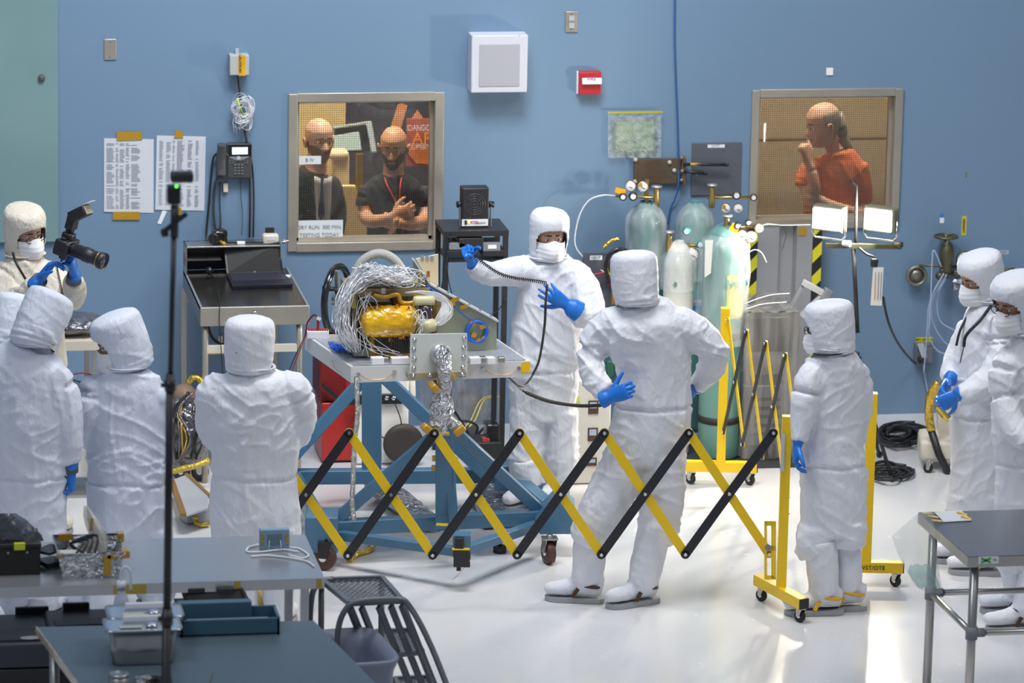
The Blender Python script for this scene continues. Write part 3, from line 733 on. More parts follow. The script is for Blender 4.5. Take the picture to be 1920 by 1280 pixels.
# photographer
ref0 = G(66, 990)
r0, C0, f0, u0, J0 = worker('photographer in cream coverall and glasses holding up a black camera with flash', ref0,
    [(46, 482, 30), (46, 495, 50), (48, 520, 64), (54, 570, 66), (64, 630, 60), (72, 690, 56), (76, 750, 54), (78, 800, 50)],
    [[(4, 530, 30, -.04), (18, 566, 29, -.14), (45, 560, 25, -.24), (66, 535, 19, -.32)], [(98, 528, 29, -.03), (128, 556, 29, -.1), (140, 545, 25, -.18), (138, 524, 17, -.26)]],
    [[(55, 790, 34), (54, 860, 32), (54, 910, 28)], [(98, 790, 34), (98, 860, 32), (98, 910, 28)]],
    dict(c=(46, 432), yaw=38, pitch=12, tilt=-8, k=1.0), 8.0, mtl=suit_cream, boots=[(54, 990, 30, 54, 890, 0, 26), (98, 985, 30, 98, 890, 0, 26)], face=dict(skin=skin_a, glasses=1))
w1 = J0((76, 522, 0, -.34)); d1 = J0((108, 480, 0, -.36)) - w1
glove(r0, w1, d1, _rh * .6 - _fh * .2 + Vector((0, 0, -.3)), -1, curl=(.5, .6, .7, .7), tcurl=.3, cuff=.05, k=1.1)
w2 = J0((139, 512, 0, -.30)); d2 = J0((133, 480, 0, -.36)) - w2
glove(r0, w2, d2, _fh * .2 - _rh * .6, -1, curl=(.9, .9, .9, .9), tcurl=.5, cuff=.03)
mb = MB(); mb.cyl(J0((64, 537, 0, -.31)), J0((76, 523, 0, -.34)), .045, .041); mb.build('cuff', cuff_g, r0)
mb = MB(); mb.cyl(J0((138, 526, 0, -.27)), J0((139, 514, 0, -.30)), .042, .036); mb.build('cuff', cuff_g, r0)
mb = MB(); mb.tube(spline([J0((24, 474, 0, -.14)), J0((30, 492, 0, -.22)), J0((46, 520, 0, -.24)), J0((50, 530, 0, -.24))]), .007, 6); mb.build('neck_strap', cable_m, r0)

# two observers at the right edge
ref8 = G(1832, 1072)
r8, C8, f8, u8, J8 = worker('person in white coverall with black neck strap and clasped blue gloves, near the right edge', ref8,
    [(1856, 566, 26), (1856, 580, 42), (1854, 606, 52), (1848, 660, 58), (1840, 720, 56), (1834, 780, 52), (1832, 850, 52), (1830, 920, 52), (1830, 950, 46)],
    [[(1876, 612, 28, -.10), (1878, 665, 30, -.15), (1858, 708, 29, -.2), (1822, 735, 25, -.24), (1798, 742, 19, -.25)], [(1822, 615, 24, .08), (1798, 660, 25, .08), (1784, 695, 20, .02), (1780, 712, 15, -.04)]],
    [[(1810, 925, 36), (1806, 980, 36), (1806, 1005, 30)], [(1848, 925, 36), (1850, 1000, 35), (1850, 1025, 30)]],
    dict(c=(1841, 520), yaw=-66, pitch=16, tilt=4, k=1.0), 9.0, mtl=suit, strap=yel_s,
    boots=[(1818, 1054, -92, 1808, 975, 0, 27), (1852, 1076, -92, 1850, 990, 0, 29)], face=dict(skin=skin_b))
w1 = J8((1793, 742, 0, -.26)); glove(r8, w1, J8((1768, 756, 0, -.24)) - w1, _fh, 1, curl=.7, cuff=.03)
w2 = J8((1778, 716, 0, -.06)); glove(r8, w2, J8((1760, 744, 0, -.16)) - w2, _rh, 1, curl=.5, cuff=.04, k=1.05)
mb = MB(); mb.tube(spline([J8((1858, 573, 0, -.12)), J8((1838, 600, 0, -.2)), J8((1812, 628, 0, -.22)), J8((1807, 650, 0, -.23))]), .009, 6); mb.tube(spline([J8((1816, 588, 0, -.02)), J8((1800, 620, 0, -.06)), J8((1793, 648, 0, -.08))]), .007, 6)
mb.tube([J8((1807, 650, 0, -.23)), J8((1800, 680, 0, -.22))], .003, 5); mb.build('neck_strap', cable_m, r8)
ref9 = G(1925, 1175)
r9, C9, f9, u9, J9 = worker('person in white coverall, mask and glasses cut off by the right edge', ref9,
    [(1926, 628, 32), (1930, 644, 54), (1932, 675, 66), (1932, 730, 72), (1930, 800, 72), (1930, 870, 66), (1928, 940, 64), (1928, 990, 58)],
    [[(1886, 690, 30, -.06), (1884, 750, 30, -.1), (1900, 800, 26, -.18), (1930, 830, 20, -.25)], [(1982, 690, 30), (1992, 750, 28), (1980, 820, 22)]],
    [[(1902, 970, 38), (1900, 1040, 36), (1902, 1070, 30)], [(1956, 970, 38), (1958, 1040, 36), (1958, 1070, 30)]],
    dict(c=(1908, 566), yaw=-52, pitch=16, k=1.07), 10.0, strap=brown_s,
    boots=[(1913, 1148, -88, 1903, 1040, 0, 30), (1922, 1180, -80, 1950, 1050, 0, 30)], face=dict(skin=skin_b, glasses=1))

# coiled cord between the engineer's hands, then down to the table; held things stay top-level
mb = MB(); cp = spline([At(889, 477, ref5, -.36), At(905, 492, ref5, -.36), At(935, 512, ref5, -.36), At(965, 521, ref5, -.36), At(1000, 526, ref5, -.36), At(1026, 531, ref5, -.34)], 8)
mb.tube(coil(cp, .008, .011, 7), .0028, 5)
lo = spline([At(1026, 533, ref5, -.38), At(1023, 570, ref5, -.38), At(1021, 610, ref5, -.36), At(1012, 670, ref5, -.36), At(1000, 700, ref5, -.36), At(984, 722, ref5, -.42), At(972, 722, ref5, -.5), At(960, 712, ref5, -.6), At(952, 705, ref5, -.66)], 8)
mb.tube(lo, .0055, 8); mb.tube(coil(lo[:34], .0062, .010, 6), .0025, 5)
tag(mb.build('cord', cable_m), 'long black coiled cord stretched between two blue gloves and down to the test table', 'cord')
mb = MB(); cp = spline([At(958, 712, ref5, -.6), At(975, 728, ref5, -.5), At(992, 738, ref5, -.45), At(1030, 752, ref6, .2), At(1080, 760, ref6, .0), At(1120, 760, ref6, -.12), At(1142, 757, ref6, -.16)], 8)
mb.tube(cp[:12], .003, 6); mb.tube(cp[11:], .0065, 6); mb.tube(coil(cp[14:], .0075, .010, 6), .003, 5)
tag(mb.build('cord', mat('cord_bronze', (0.07, 0.06, 0.04), .5)), 'bronze coiled cord from the test table to the glove on the tall person\'s hip', 'cord')

# the photographer's camera
def camera_thing():
    R = J0; c = R((124, 462, 0, -.40)); ld = (R((182, 485, 0, -.48)) - c).normalized(); up = Vector((0, 0, 1)); up = (R((132, 420, 0, -.40)) - c); up = (up - ld * up.dot(ld)).normalized(); sd = ld.cross(up)
    t = thing('camera', 'black camera with long lens and tilted flash held up by the photographer', 'camera', c)
    Mx = Matrix((sd, ld, up)).transposed()
    mb = MB(); mb.box(c, (.145, .07, .085), Mx, .012); mb.box(c + up * .058, (.06, .06, .04), Mx, .012); mb.box(c + sd * .055 + ld * .025 - up * .01, (.03, .04, .09), Mx, .01); mb.cyl(c + sd * .05 + up * .045, c + sd * .05 + up * .056, .012); mb.build('body', black, t)
    o = c + ld * .03; mb = MB(); mb.lathe(o, [(.034, 0), (.036, .02), (.034, .03), (.036, .034), (.037, .08), (.040, .085), (.040, .12), (.037, .125), (.038, .165), (.044, .175), (.046, .205), (.044, .206), (.040, .198), (.0, .190)], ld)
    ln = mb.build('lens', black, t)
    mb = MB(); mb.lathe(o + ld * .170, [(.0445, 0), (.0455, .002), (.0445, .004)], ld); mb.m(brass); mb.build('gold_ring', brass, ln)
    mb = MB(); mb.lathe(o + ld * .196, [(.039, 0), (.030, .004), (.0, .007)], ld); mb.build('front_glass', mat('lens_glass', (.02, .03, .06), .05, coat=1), ln)
    fb = c + up * .078; d = (R((141, 396, 0, -.40)) - R((126, 432, 0, -.40))).normalized()
    fl = MB(); fl.box(fb + up * .012, (.035, .035, .02), Mx, .004); fl.box(fb + up * .055, (.065, .045, .075), Mx, .008)
    h = fb + up * .105 + ld * .02; hd = (ld * .75 + up * .66).normalized(); hu = (up - hd * up.dot(hd)).normalized(); MM = Matrix((sd, hd, hu)).transposed()
    fl.box(h + hd * .015, (.078, .105, .058), MM, .010); q = fl.build('flash', black, t)
    k_ = MB(); k_.box(h + hd * .069, (.066, .003, .044), MM); k_.m(mat('flash_lens', (.35, .30, .22), .2)); k_.build('flash_window', None, q)
    k_ = MB(); k_.box(h + hd * .085 + hu * .030, (.060, .05, .002), MM); k_.m(white_p); k_.build('bounce_card', None, q)
    mb = MB(); mb.tube(coil(spline([R((106, 500, 0, -.38)), R((112, 530, 0, -.38)), R((120, 570, 0, -.36)), R((122, 620, 0, -.3))], 6), .006, .009, 6), .0022, 5)
    tag(mb.build('cord', cable_m), 'black coiled cord hanging below the photographer\'s hands', 'cord')
camera_thing()

# ---- observers behind the windows
def visitor(label, ref, rows, sleeves, skinarms, hd, cloth_m, face, seed, extra=None):
    sc = ppm(ref + Vector((0, 0, 1.4))); J = lambda r: At(r[0], r[1], ref, r[3] if len(r) > 3 else 0)
    body = MB(); cl = MB()
    ch = resample([(J(r), r[2] / sc, (r[4] if len(r) > 4 else max(.09, r[2] / sc * .6))) for r in rows], 4); loft(cl, ch, _rh); loft(body, [(c, a * .8, b * .8) for c, a, b in ch], _rh)
    for s_ in sleeves:
        c_ = resample([(J(r), r[2] / sc, r[2] / sc) for r in s_], 4); loft(cl, c_); loft(body, [(c, a * .7, b * .7) for c, a, b in c_])
    for s_ in skinarms: loft(body, resample([(J(r), r[2] / sc, r[2] / sc) for r in s_['arm']], 4)); 
    for s_ in skinarms:
        w_ = J(s_['w']); hand_into(body, w_, J(s_['t']) - w_, s_['pn'], s_['th'], curl=s_.get('curl', 1.2), tcurl=.5, cuff=0, k=1.05)
    ya = math.radians(hd['yaw']); pt = math.radians(hd.get('pitch', 0)); hf = (-_fh * math.cos(ya) + _rh * math.sin(ya)); f = hf * math.cos(pt) - Vector((0, 0, 1)) * math.sin(pt); u = Vector((0, 0, 1)) * math.cos(pt) + hf * math.sin(pt)
    C = J((hd['c'][0], hd['c'][1], 0, hd.get('d', 0))); k = hd.get('k', 1)
    nb = J(rows[0]); loft(body, [(nb - Vector((0, 0, .05)), .065, .065), (nb + (C - nb) * .4, .058, .06), (C - u * .05 * k - f * .015, .056, .06)], n=16)
    bb = voxel(body, .007, 2); sk = face['skin']; bb.m(sk)
    head_into(bb, C, f, u, k, **{q: v for q, v in face.items() if q not in ('glasses',)})
    root = bb.build('person'); tag(root, label, 'person')
    r = voxel(cl, .010, 3)
    for v in r.bm.verts: v.co += v.normal * crumple(v.co, v.normal, .006, seed)
    r.m(cloth_m); r.build(hd.get('garment', 'shirt'), cloth_m, root)
    if face.get('glasses'): glasses_obj(C, f, u, k, root)
    return root, C, f, u, J
def vref(px, py, back): p = Y_(px, py, YW + back); return Vector((p.x, p.y, 0))
jacket = mat('jacket_dark', (0.035, 0.035, 0.032), 0.75); polo = mat('polo_navy', (0.018, 0.022, 0.034), 0.8); shirt_o = mat('shirt_orange', (0.62, 0.17, 0.07), 0.75); shirt_w = mat('shirt_striped', (0.50, 0.50, 0.55), 0.8); tie_m = mat('tie_navy', (0.02, 0.03, 0.12), .6)
va = vref(600, 400, .62)
ra, Ca, fa, ua, Ja = visitor('bald smiling man with short beard in dark jacket and blue tie behind the left window', va,
    [(592, 318, 20), (590, 326, 38), (590, 345, 50), (592, 380, 48), (594, 420, 48), (594, 470, 46), (594, 540, 46)], [[(550, 345, 16), (540, 390, 17, -.02), (548, 440, 15, -.06)], [(628, 350, 15), (636, 395, 15), (630, 440, 14)]], [],
    dict(c=(598, 262), yaw=26, pitch=2, k=1.02, garment='jacket'), jacket, dict(skin=skin_c, beard=beard_b, smile=1), 21)
mb = MB(); g = []
for i in range(9):
    t = i / 8; y = 330 + 95 * t; hw = (17 - 5 * t)
    g.append([Ja((606 + q * hw, y + 6 * (1 - abs(q)) * (1 - t), 0, -.155 - .008 * (1 - q * q))) for q in (-1, -.5, 0, .5, 1)])
mb.sheet(g); mb.build('dress_shirt', shirt_w, ra, solid=.004)
mb = MB(); mb.prism([Ja((601, 334, 0, -.168)), Ja((608, 334, 0, -.168)), Ja((606, 345, 0, -.175)), Ja((608, 400, 0, -.175)), Ja((602, 418, 0, -.175)), Ja((596, 402, 0, -.175)), Ja((602, 345, 0, -.175))], -_fh * .006); mb.build('necktie', tie_m, ra)
vb = vref(737, 400, .60)
rb, Cb, fb_, ub, Jb = visitor('bald bearded man in glasses, navy polo and red lanyard behind the left window', vb,
    [(738, 326, 20), (738, 334, 40), (738, 352, 56), (738, 385, 54), (738, 430, 50), (738, 480, 48), (738, 540, 46)], [[(690, 352, 17), (684, 375, 18, -.02), (684, 388, 17, -.03)], [(788, 352, 17), (796, 378, 18), (798, 392, 17)]],
    [dict(arm=[(684, 380, 14, -.03), (686, 405, 14, -.06), (700, 415, 13, -.18), (735, 408, 10, -.24)], w=(736, 407, 0, -.24), t=(760, 398, 0, -.24), pn=_fh, th=1, curl=.5),
     dict(arm=[(798, 385, 14), (796, 412, 14, -.08), (772, 420, 12, -.2), (745, 418, 10, -.26)], w=(744, 418, 0, -.26), t=(722, 414, 0, -.2), pn=_fh, th=1, curl=.5)],
    dict(c=(738, 276), yaw=-6, pitch=8, k=1.0), polo, dict(skin=skin_b, beard=hair_d, smile=.6, glasses=1), 22)
mb = MB()
for sg in (-1, 1): mb.tube(spline([Jb((737 + sg * 16, 333, 0, -.10)), Jb((739 + sg * 11, 352, 0, -.165)), Jb((752 + sg * 2 - 4, 385, 0, -.175))], 5), .005, 5)
mb.build('lanyard', mat('lanyard_red', (.55, .03, .03), .6), rb)
mb = MB(); mb.box(Jb((750, 392, 0, -.18)), (.055, .004, .08)); mb.build('badge', paper, rb)
vc = vref(1560, 400, .62)
rc, Cc, fc, uc, Jc = visitor('man with grey ponytail and orange shirt, fist at chin, behind the right window', vc,
    [(1566, 284, 24, 0, .1), (1568, 292, 42), (1568, 312, 56), (1566, 345, 60), (1562, 385, 58), (1560, 430, 54), (1560, 520, 50)],
    [[(1525, 305, 20, -.05), (1512, 335, 20, -.1), (1508, 352, 19, -.12)], [(1608, 308, 20), (1616, 345, 20), (1618, 380, 18)]],
    [dict(arm=[(1510, 345, 14, -.12), (1520, 372, 14, -.18), (1527, 352, 12, -.2), (1522, 322, 10, -.2), (1514, 300, 8, -.2)], w=(1515, 302, 0, -.2), t=(1511, 280, 0, -.2), pn=_rh * -.6 + _fh * .6, th=-1, curl=1.4),
     dict(arm=[(1618, 375, 14), (1612, 400, 14, -.05), (1585, 395, 12, -.15), (1550, 382, 10, -.2)], w=(1548, 381, 0, -.2), t=(1530, 376, 0, -.2), pn=_fh, th=1, curl=.5)],
    dict(c=(1545, 233), yaw=-74, pitch=12, k=1.06, d=-.04), shirt_o, dict(skin=skin_c, hairline=lambda X, Y, Z: (Y < .02 and -.09 < Z < .075) and not (Y > -.02 and Z < -.01)), 23)
mb = MB(); ht = [(Cc - fc * .075 + uc * .02, .035, .06), (Cc - fc * .098 - uc * .03, .04, .045), (Cc - fc * .10 - uc * .10, .035, .035), (Cc - fc * .125 - uc * .17, .03, .028), (Cc - fc * .15 - uc * .23, .012, .012)]
loft(mb, resample(ht, 4), n=14); mb.m(hair_g); mb.build('ponytail', hair_g, rc)

for x in (443, 455, 468): mb = MB(); c = At(x, 662, ref4, 0) - _fh * .124 + Vector((0, 0, .0)); c = CAM + (At(x, 661, ref4) - CAM).normalized() * ((c - CAM).length); mb.cyl(c - _fh * .004, c + _fh * .012, .0042, n=8); mb.build('snap', mat('snap_grey', (.25, .26, .30), .4), r4)

# ================================================================== ON THE BACK WALL
def wb(mb, x0, y0, x1, y1, d, off=0.0, bev=0.0):
    X0, X1, Z0, Z1 = wrect(x0, y0, x1, y1); mb.span((X0, YW - off - d, Z0), (X1, YW - off, Z1), bev); return X0, X1, Z0, Z1
def wbox(name, r, d, m_, label=None, cat=None, off=0.0, bev=0.0, parent=None, group=None):
    mb = MB(); wb(mb, *r, d, off, bev); o = mb.build(name, m_, parent)
    if cat: tag(o, label, cat, group)
    return o
NX = (1, 0, 0)
tealm = mat('light_patch_teal', (.17, .28, .29), .25, var=(1.2, (.20, .32, .33), 1))  # soft patch of light on the wall, painted as a thin paler slab
o = wbox('wall_panel', (-90, -80, 108, 452), .03, tealm, 'pale teal slab imitating a light patch on the wall at the upper left edge', 'panel')
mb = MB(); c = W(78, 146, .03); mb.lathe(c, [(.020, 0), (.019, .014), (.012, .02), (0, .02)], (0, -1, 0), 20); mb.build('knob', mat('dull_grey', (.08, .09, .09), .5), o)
def plate(r, label, kind):
    t = thing('wall_plate', label, 'wall plate', W((r[0] + r[2]) / 2, r[3])); wbox('plate', r, .008, steel_w, bev=.003, parent=t)
    cx, cy = (r[0] + r[2]) / 2, (r[1] + r[3]) / 2; mb = MB()
    for dy in (-14, 14): mb = MB(); mb.cyl(W(cx, cy + dy, .008), W(cx, cy + dy, .011), .004, n=8); mb.build('screw', chrome, t)
    if kind:
        for dy in (-7, 7): wbox('socket', (cx - 5, cy + dy - 5, cx + 5, cy + dy + 5), .005, lgrey, off=.007, parent=t)
    return t
plate((195, 73, 218, 112), 'blank steel wall plate above the two taped papers', 0)
plate((1060, 21, 1083, 60), 'steel wall plate with two sockets near the top, right of the speaker', 1)
t = wbox('wall_plate', (1549, 127, 1562, 141), .006, white_p, 'tiny white square wall plate above the right window', 'wall plate', bev=.002)
# junction box and its cable
t = thing('junction_box', 'grey junction box with a strip of yellow tape, high above the desk phone', 'box', W(446, 136))
wbox('body', (428, 99, 464, 136), .085, mat('box_grey', (.42, .44, .42), .5), bev=.004, parent=t)
tp = wbox('tape_strip', (444, 99, 457, 137), .002, kapton_y, off=.085, parent=t)
mb = MB(); mb.box(W(444, 96, .03), (.02, .03, .03)); mb.cyl(W(444, 95, .03), W(444, 91, .03), .006); mb.build('clip', lgrey, t)
text('CAUTION', W(450.5, 118, .0885), .020, mat('ink', (.05, .04, .02), .6), tp, x=(0, 0, -1), up=(1, 0, 0), sx=1.2)
mb = MB(); mb.tube(spline([W(445, 136, .05), W(449, 170, .03), W(452, 205, .03), W(458, 240, .03), W(463, 268, .05)], 6), .006, 8)
tag(mb.build('cable', cable_m), 'black cable running from the junction box down to the desk phone', 'cable')
mb = MB(); rnd = random.Random(3)
for i in range(34):
    cx, cy = 455 + rnd.uniform(-4, 4), 208 + rnd.uniform(-8, 10); rx, ry = rnd.uniform(8, 20), rnd.uniform(12, 28); a0 = rnd.uniform(0, 6); ph = rnd.uniform(-.5, .5)
    pts = []
    for q in range(15):
        a = a0 + q / 14 * rnd.uniform(4, 6.2) if False else a0 + q / 14 * 5.2
        x = rx * math.cos(a); y = ry * math.sin(a); pts.append(W(cx + x * math.cos(ph) - y * math.sin(ph), cy + x * math.sin(ph) + y * math.cos(ph), .05 + .03 * math.sin(a + i)))
    mb.tube(pts, .0016, 4)
for i in range(7): x = 437 + i * 5; mb.tube(spline([W(452, 215, .05), W(x, 225, .07), W(x + rnd.uniform(-3, 3), 245 + rnd.uniform(-6, 6), .05)], 5), .0016, 4)
o = tag(mb.build('wire_bundle', wire_s), 'loose coil of white wires tied to the cable above the desk phone', 'wires')
mb = MB(); mb.tube([W(444, 184, .09), W(450, 200, .095), W(456, 214, .09)], .004, 6); mb.build('tie', mat('tie_lime', (.55, .75, .05), .5), o)
# taped papers
ink = mat('print_grey', (.27, .29, .33), .8)
def sheet_paper(r, label, cols, tapes, seed, skew=0):
    t = thing('paper_sheet', label, 'paper', W((r[0] + r[2]) / 2, r[3])); rnd = random.Random(seed)
    mb = MB(); mb.prism([W(r[0], r[1], .004), W(r[2], r[1] + 2, .004), W(r[2] - skew, r[3], .003), W(r[0] - skew, r[3] - 2, .006)], (0, .002, 0)); mb.build('page', paper, t)
    mb = MB(); rows = 44; Wd = r[2] - r[0]; H = r[3] - r[1] - 16
    for i in range(rows):
        y = r[1] + 10 + H * i / rows; sk = skew * (y - r[1]) / (r[3] - r[1])
        if rnd.random() < .06: continue
        for (a, b) in cols:
            if rnd.random() < .12: continue
            x0 = r[0] + Wd * a - sk; x1 = r[0] + Wd * (a + (b - a) * rnd.uniform(.6, 1)) - sk
            mb.box((W(x0, y, .007) + W(x1, y, .007)) / 2, (abs(W(x1, y).x - W(x0, y).x),   .0006, .0026))
    mb.build('printed_rows', ink, t)
    for q in tapes:
        mb = MB(); mb.prism([W(*p, .009) for p in q], (0, .002, 0)); mb.build('tape', kapton, t)
sheet_paper((195, 259, 288, 399), 'long printed table taped with yellow tape, left of the two papers on the wall', [(.05, .22), (.24, .3), (.32, .42), (.44, .53), (.55, .74)], [((219, 246), (266, 247), (267, 262), (219, 264)), ((212, 397), (262, 397), (262, 412), (211, 412))], 1)
sheet_paper((294, 254, 386, 395), 'printed list in columns held by yellow tape, right of the two papers on the wall', [(.06, .15), (.2, .3), (.33, .38), (.42, .58), (.64, .74), (.8, .88)], [((330, 244), (334, 243), (344, 249), (343, 259), (326, 259)), ((331, 389), (340, 390), (340, 404), (332, 403))], 2, 3)
mb = MB(); mb.prism([W(305, 394, .004), W(313, 396, .004), W(302, 420, .004), W(295, 419, .004)], (0, .001, 0)); tag(mb.build('tape_strip', white_p), 'slanted strip of white tape under the right-hand wall paper', 'tape')
# desk phone on the wall
def phone():
    t = thing('desk_phone', 'dark grey office phone with lit screen hung on the wall', 'telephone', W(438, 332)); dk = mat('phone_grey', (.055, .06, .065), .45)
    mb = MB(); wb(mb, 405, 283, 469, 333, .05, 0, .01); wb(mb, 424, 266, 470, 330, .06, 0, .008); mb.build('body', dk, t)
    mb = MB(); pts = spline([W(416, 270, .085), W(415.5, 283, .075), W(415, 300, .07), W(415, 318, .075), W(415, 330, .085)], 4); loft(mb, [(p, .026, .020) for p in pts], (1, 0, 0)); mb.build('handset', dk, t)
    s_ = wbox('screen_bezel', (426, 267, 469, 289), .004, black_g, off=.06, parent=t)
    wbox('display', (433, 272, 462, 285), .002, mat('lcd', (.7, .75, .85), .3, emit=((.75, .85, 1), 1.3)), off=.064, parent=s_)
    mb = MB(); mb.m(mat('silver_trim', (.5, .51, .53), .3, .7)); mb.prism([W(426, 290, .063), W(470, 290, .063), W(466, 295, .063), W(452, 301, .063), W(443, 301, .063), W(430, 295, .063)], (0, .003, 0)); mb.build('silver_trim', None, t)
    mb = MB(); mb.cyl(W(447.5, 296, .062), W(447.5, 296, .070), .011); mb.build('round_button', lgrey, t)
    mb = MB()
    for i in range(3):
        for j in range(4): mb.box(W(441 + i * 6.5, 309 + j * 5.5, .063), (.012, .006, .009), bev=.002)
    for y in (301, 305):
        for x in (431, 436, 459, 464): mb.box(W(x, y, .063), (.008, .004, .006))
    mb.m(mat('key_grey', (.15, .155, .16), .5)); mb.build('keypad', None, t)
phone()
mb = MB(); mb.tube(spline([W(405, 288, .04), W(399, 300, .03), W(395, 340, .02), W(391, 390, .02), W(387, 436, .03), W(388, 452, .05)], 6), .006, 6); tag(mb.build('cable', cable_m), 'thick black cable hanging down left of the desk phone', 'cable')
mb = MB(); mb.tube(coil(spline([W(410, 332, .04), W(402, 345, .03), W(400, 395, .03), W(404, 430, .04), W(410, 436, .06), W(413, 420, .05), W(411, 380, .05), W(412, 340, .05)], 6), .007, .008, 6), .002, 4); tag(mb.build('phone_cord', cable_m), 'coiled handset cord looping below the desk phone', 'cord')
for x, r_, l in ((467, .006, 'black cable hanging from the right edge of the desk phone to the desk'), (474, .005, 'thinner black cable just right of the other, below the desk phone')):
    mb = MB(); mb.tube(spline([W(464, 300, .03) if x < 470 else W(470, 292, .03), W(x, 320, .02), W(x + 2, 370, .02), W(x + 1, 445, .04)], 6), r_, 6); tag(mb.build('cable', cable_m), l, 'cable')
mb = MB(); mb.tube(spline([W(451, 333, .03), W(452, 370, .02), W(455, 405, .02), W(453, 440, .03)], 5), .0016, 4); tag(mb.build('wire', cable_m), 'thin dark wire hanging straight below the desk phone', 'wire')
wbox('wall_jack', (418, 342, 427, 359), .02, cream_p, 'small cream jack box below the desk phone', 'socket', bev=.003)
# speaker
t = thing('speaker', 'square white wall speaker with grey grille, high on the wall', 'speaker', W(926, 170))
X0, X1, Z0, Z1 = wrect(877, 59, 982, 166); mb = MB()
b0 = [Vector((X0 - .012, YW, Z0 - .012)), Vector((X1 + .0, YW, Z0 - .012)), Vector((X1 + .0, YW, Z1 + .012)), Vector((X0 - .012, YW, Z1 + .012))]
mb.span((X0, YW - .13, Z0), (X1, YW, Z1), .006); mb.build('cabinet', mat('speaker_white', (.58, .59, .66), .45), t)
mb = MB(); wb(mb, 892, 76, 967, 154, .004, .13, .003); mb.build('grille', mat('grille_grey', (.38, .385, .43), .6, bump=(400, .4, .002)), t)
for p in ((885, 67), (974, 66), (885, 159), (974, 158)): mb = MB(); mb.cyl(W(*p, .13), W(*p, .133), .003, n=8); mb.build('screw', lgrey, t)
# fire alarm
t = thing('fire_alarm', 'red square fire alarm with white strobe on the wall', 'fire alarm', W(1103, 175)); wbox('back_plate', (1080, 133, 1100, 174), .02, white_p, parent=t)
wbox('body', (1083, 132, 1124, 174), .055, mat('alarm_red', (.46, .02, .03), .4), bev=.005, parent=t)
o = wbox('strobe', (1087, 142, 1124, 154), .025, mat('strobe_white', (.8, .8, .84), .15, coat=.5), off=.055, bev=.006, parent=t)
text('FIRE', W(1109, 148, .0815), .028, mat('ink_blue', (.2, .2, .4), .5), o)
# blue cable
mb = MB(); mb.tube(spline([W(1266, -40, .012), W(1265, 60, .012), W(1267, 140, .012), W(1270, 220, .014), W(1272, 300, .016), W(1272, 345, .05), W(1266, 372, .03), W(1257, 392, .012), W(1252, 420, .02)], 8), .0048, 6)
tag(mb.build('cable', mat('cable_blue', (.02, .11, .33), .45)), 'thin blue cable running down the wall from the ceiling', 'cable')
# bagged panel
t = thing('bagged_panel', 'square green panel in a crinkled clear bag taped on the wall', 'panel', W(1190, 296))
mb = MB(); wb(mb, 1149, 221, 1229, 285, .012, .01, .004); mb.build('panel', mat('panel_dark', (.11, .16, .17), .4), t)
pg = wbox('green_face', (1154, 227, 1224, 281), .002, mat('panel_green', (.26, .36, .22), .35), off=.022, parent=t)
text('Dream', W(1186, 264, .0255), .035, mat('ink_green', (.10, .16, .10), .6), pg)
mb = MB(); g = []
for i in range(26):
    y = 209 + 87 * i / 25; row = []
    for j in range(28):
        x = 1140 + 100 * j / 27; row.append(W(x, y, .032 + .010 * noise.noise(Vector((x * .09, y * .09, 1))) + .004 * noise.noise(Vector((x * .3, y * .3, 5)))))
    g.append(row)
mb.sheet(g, False); mb.build('bag', film('bag_film', (.93, .97, .95), .66, .08, (26, 1, .02), (.6, .66, .62)), t)
mb = MB(); wb(mb, 1139, 206, 1240, 210, .002, .04); mb.m(mat('tape_olive', (.45, .38, .02), .4)); mb.build('tape', None, t)
# brown plate, clamps, rods, grey plate
t = thing('metal_plate', 'brown drilled metal plate on the wall under the bagged panel', 'plate', W(1235, 343))
X0, X1, Z0, Z1 = wrect(1187, 296, 1275, 343); mb = MB(); mb.span((X0, YW - .03, Z0), (X1, YW - .012, Z1), .002); mb.build('plate', mat('plate_brown', (.12, .075, .055), .45, .5, var=(7, (.15, .12, .08), 1)), t)
for i in range(4):
    for j in range(3): mb = MB(); mb.cyl(W(1197 + i * 20, 306 + j * 13, .03), W(1197 + i * 20, 306 + j * 13, .0315), .003, n=8); mb.build('hole', black, t)
for p in ((1191, 299), (1255, 304), (1264, 319), (1190, 340)):
    mb = MB(); mb.lathe(W(*p, .03), [(.012, 0), (.012, .01), (.008, .012), (0, .012)], (0, -1, 0), 14); mb.m(mat('knob_cream', (.5, .48, .42), .4)); mb.build('standoff', None, t)
mb = MB(); wb(mb, 1275, 292, 1283, 344, .05, .0, .004); mb.m(mat('plate_brown2', (.14, .08, .06), .5)); mb.build('bracket', None, t)
for p in ((1278, 296), (1279, 321), (1278, 338)):
    mb = MB(); mb.ball(W(*p, .055), .012, 8); mb.m(mat('knob_dark', (.25, .20, .19), .35, .5)); mb.build('clamp_knob', None, t)
o = wbox('metal_plate', (1296, 267, 1389, 365), .012, mat('plate_grey', (.12, .13, .155), .45, .3), 'dark grey square plate with white label, on the wall beside the right window', 'plate', bev=.002)
lb = wbox('label_strip', (1326, 270, 1358, 276), .001, white_p, off=.012, parent=o); text('QUIET', W(1342, 273, .0135), .018, ink, lb)
for p in ((1307, 280), (1330, 280), (1355, 280), (1379, 280), (1306, 305), (1377, 304), (1306, 329), (1376, 328), (1305, 354), (1350, 353)): mb = MB(); mb.cyl(W(*p, .012), W(*p, .016), .0045, n=8); mb.build('bolt', chrome, o)
mb = MB(); mb.tube([W(1281, 308, .055), W(1362, 309, .06)], .009, 8); mb.ball(W(1363, 309, .06), .011, 6); tt = tag(mb.build('rod', black_m), 'upper black rod from the brown plate across the grey plate', 'rod')
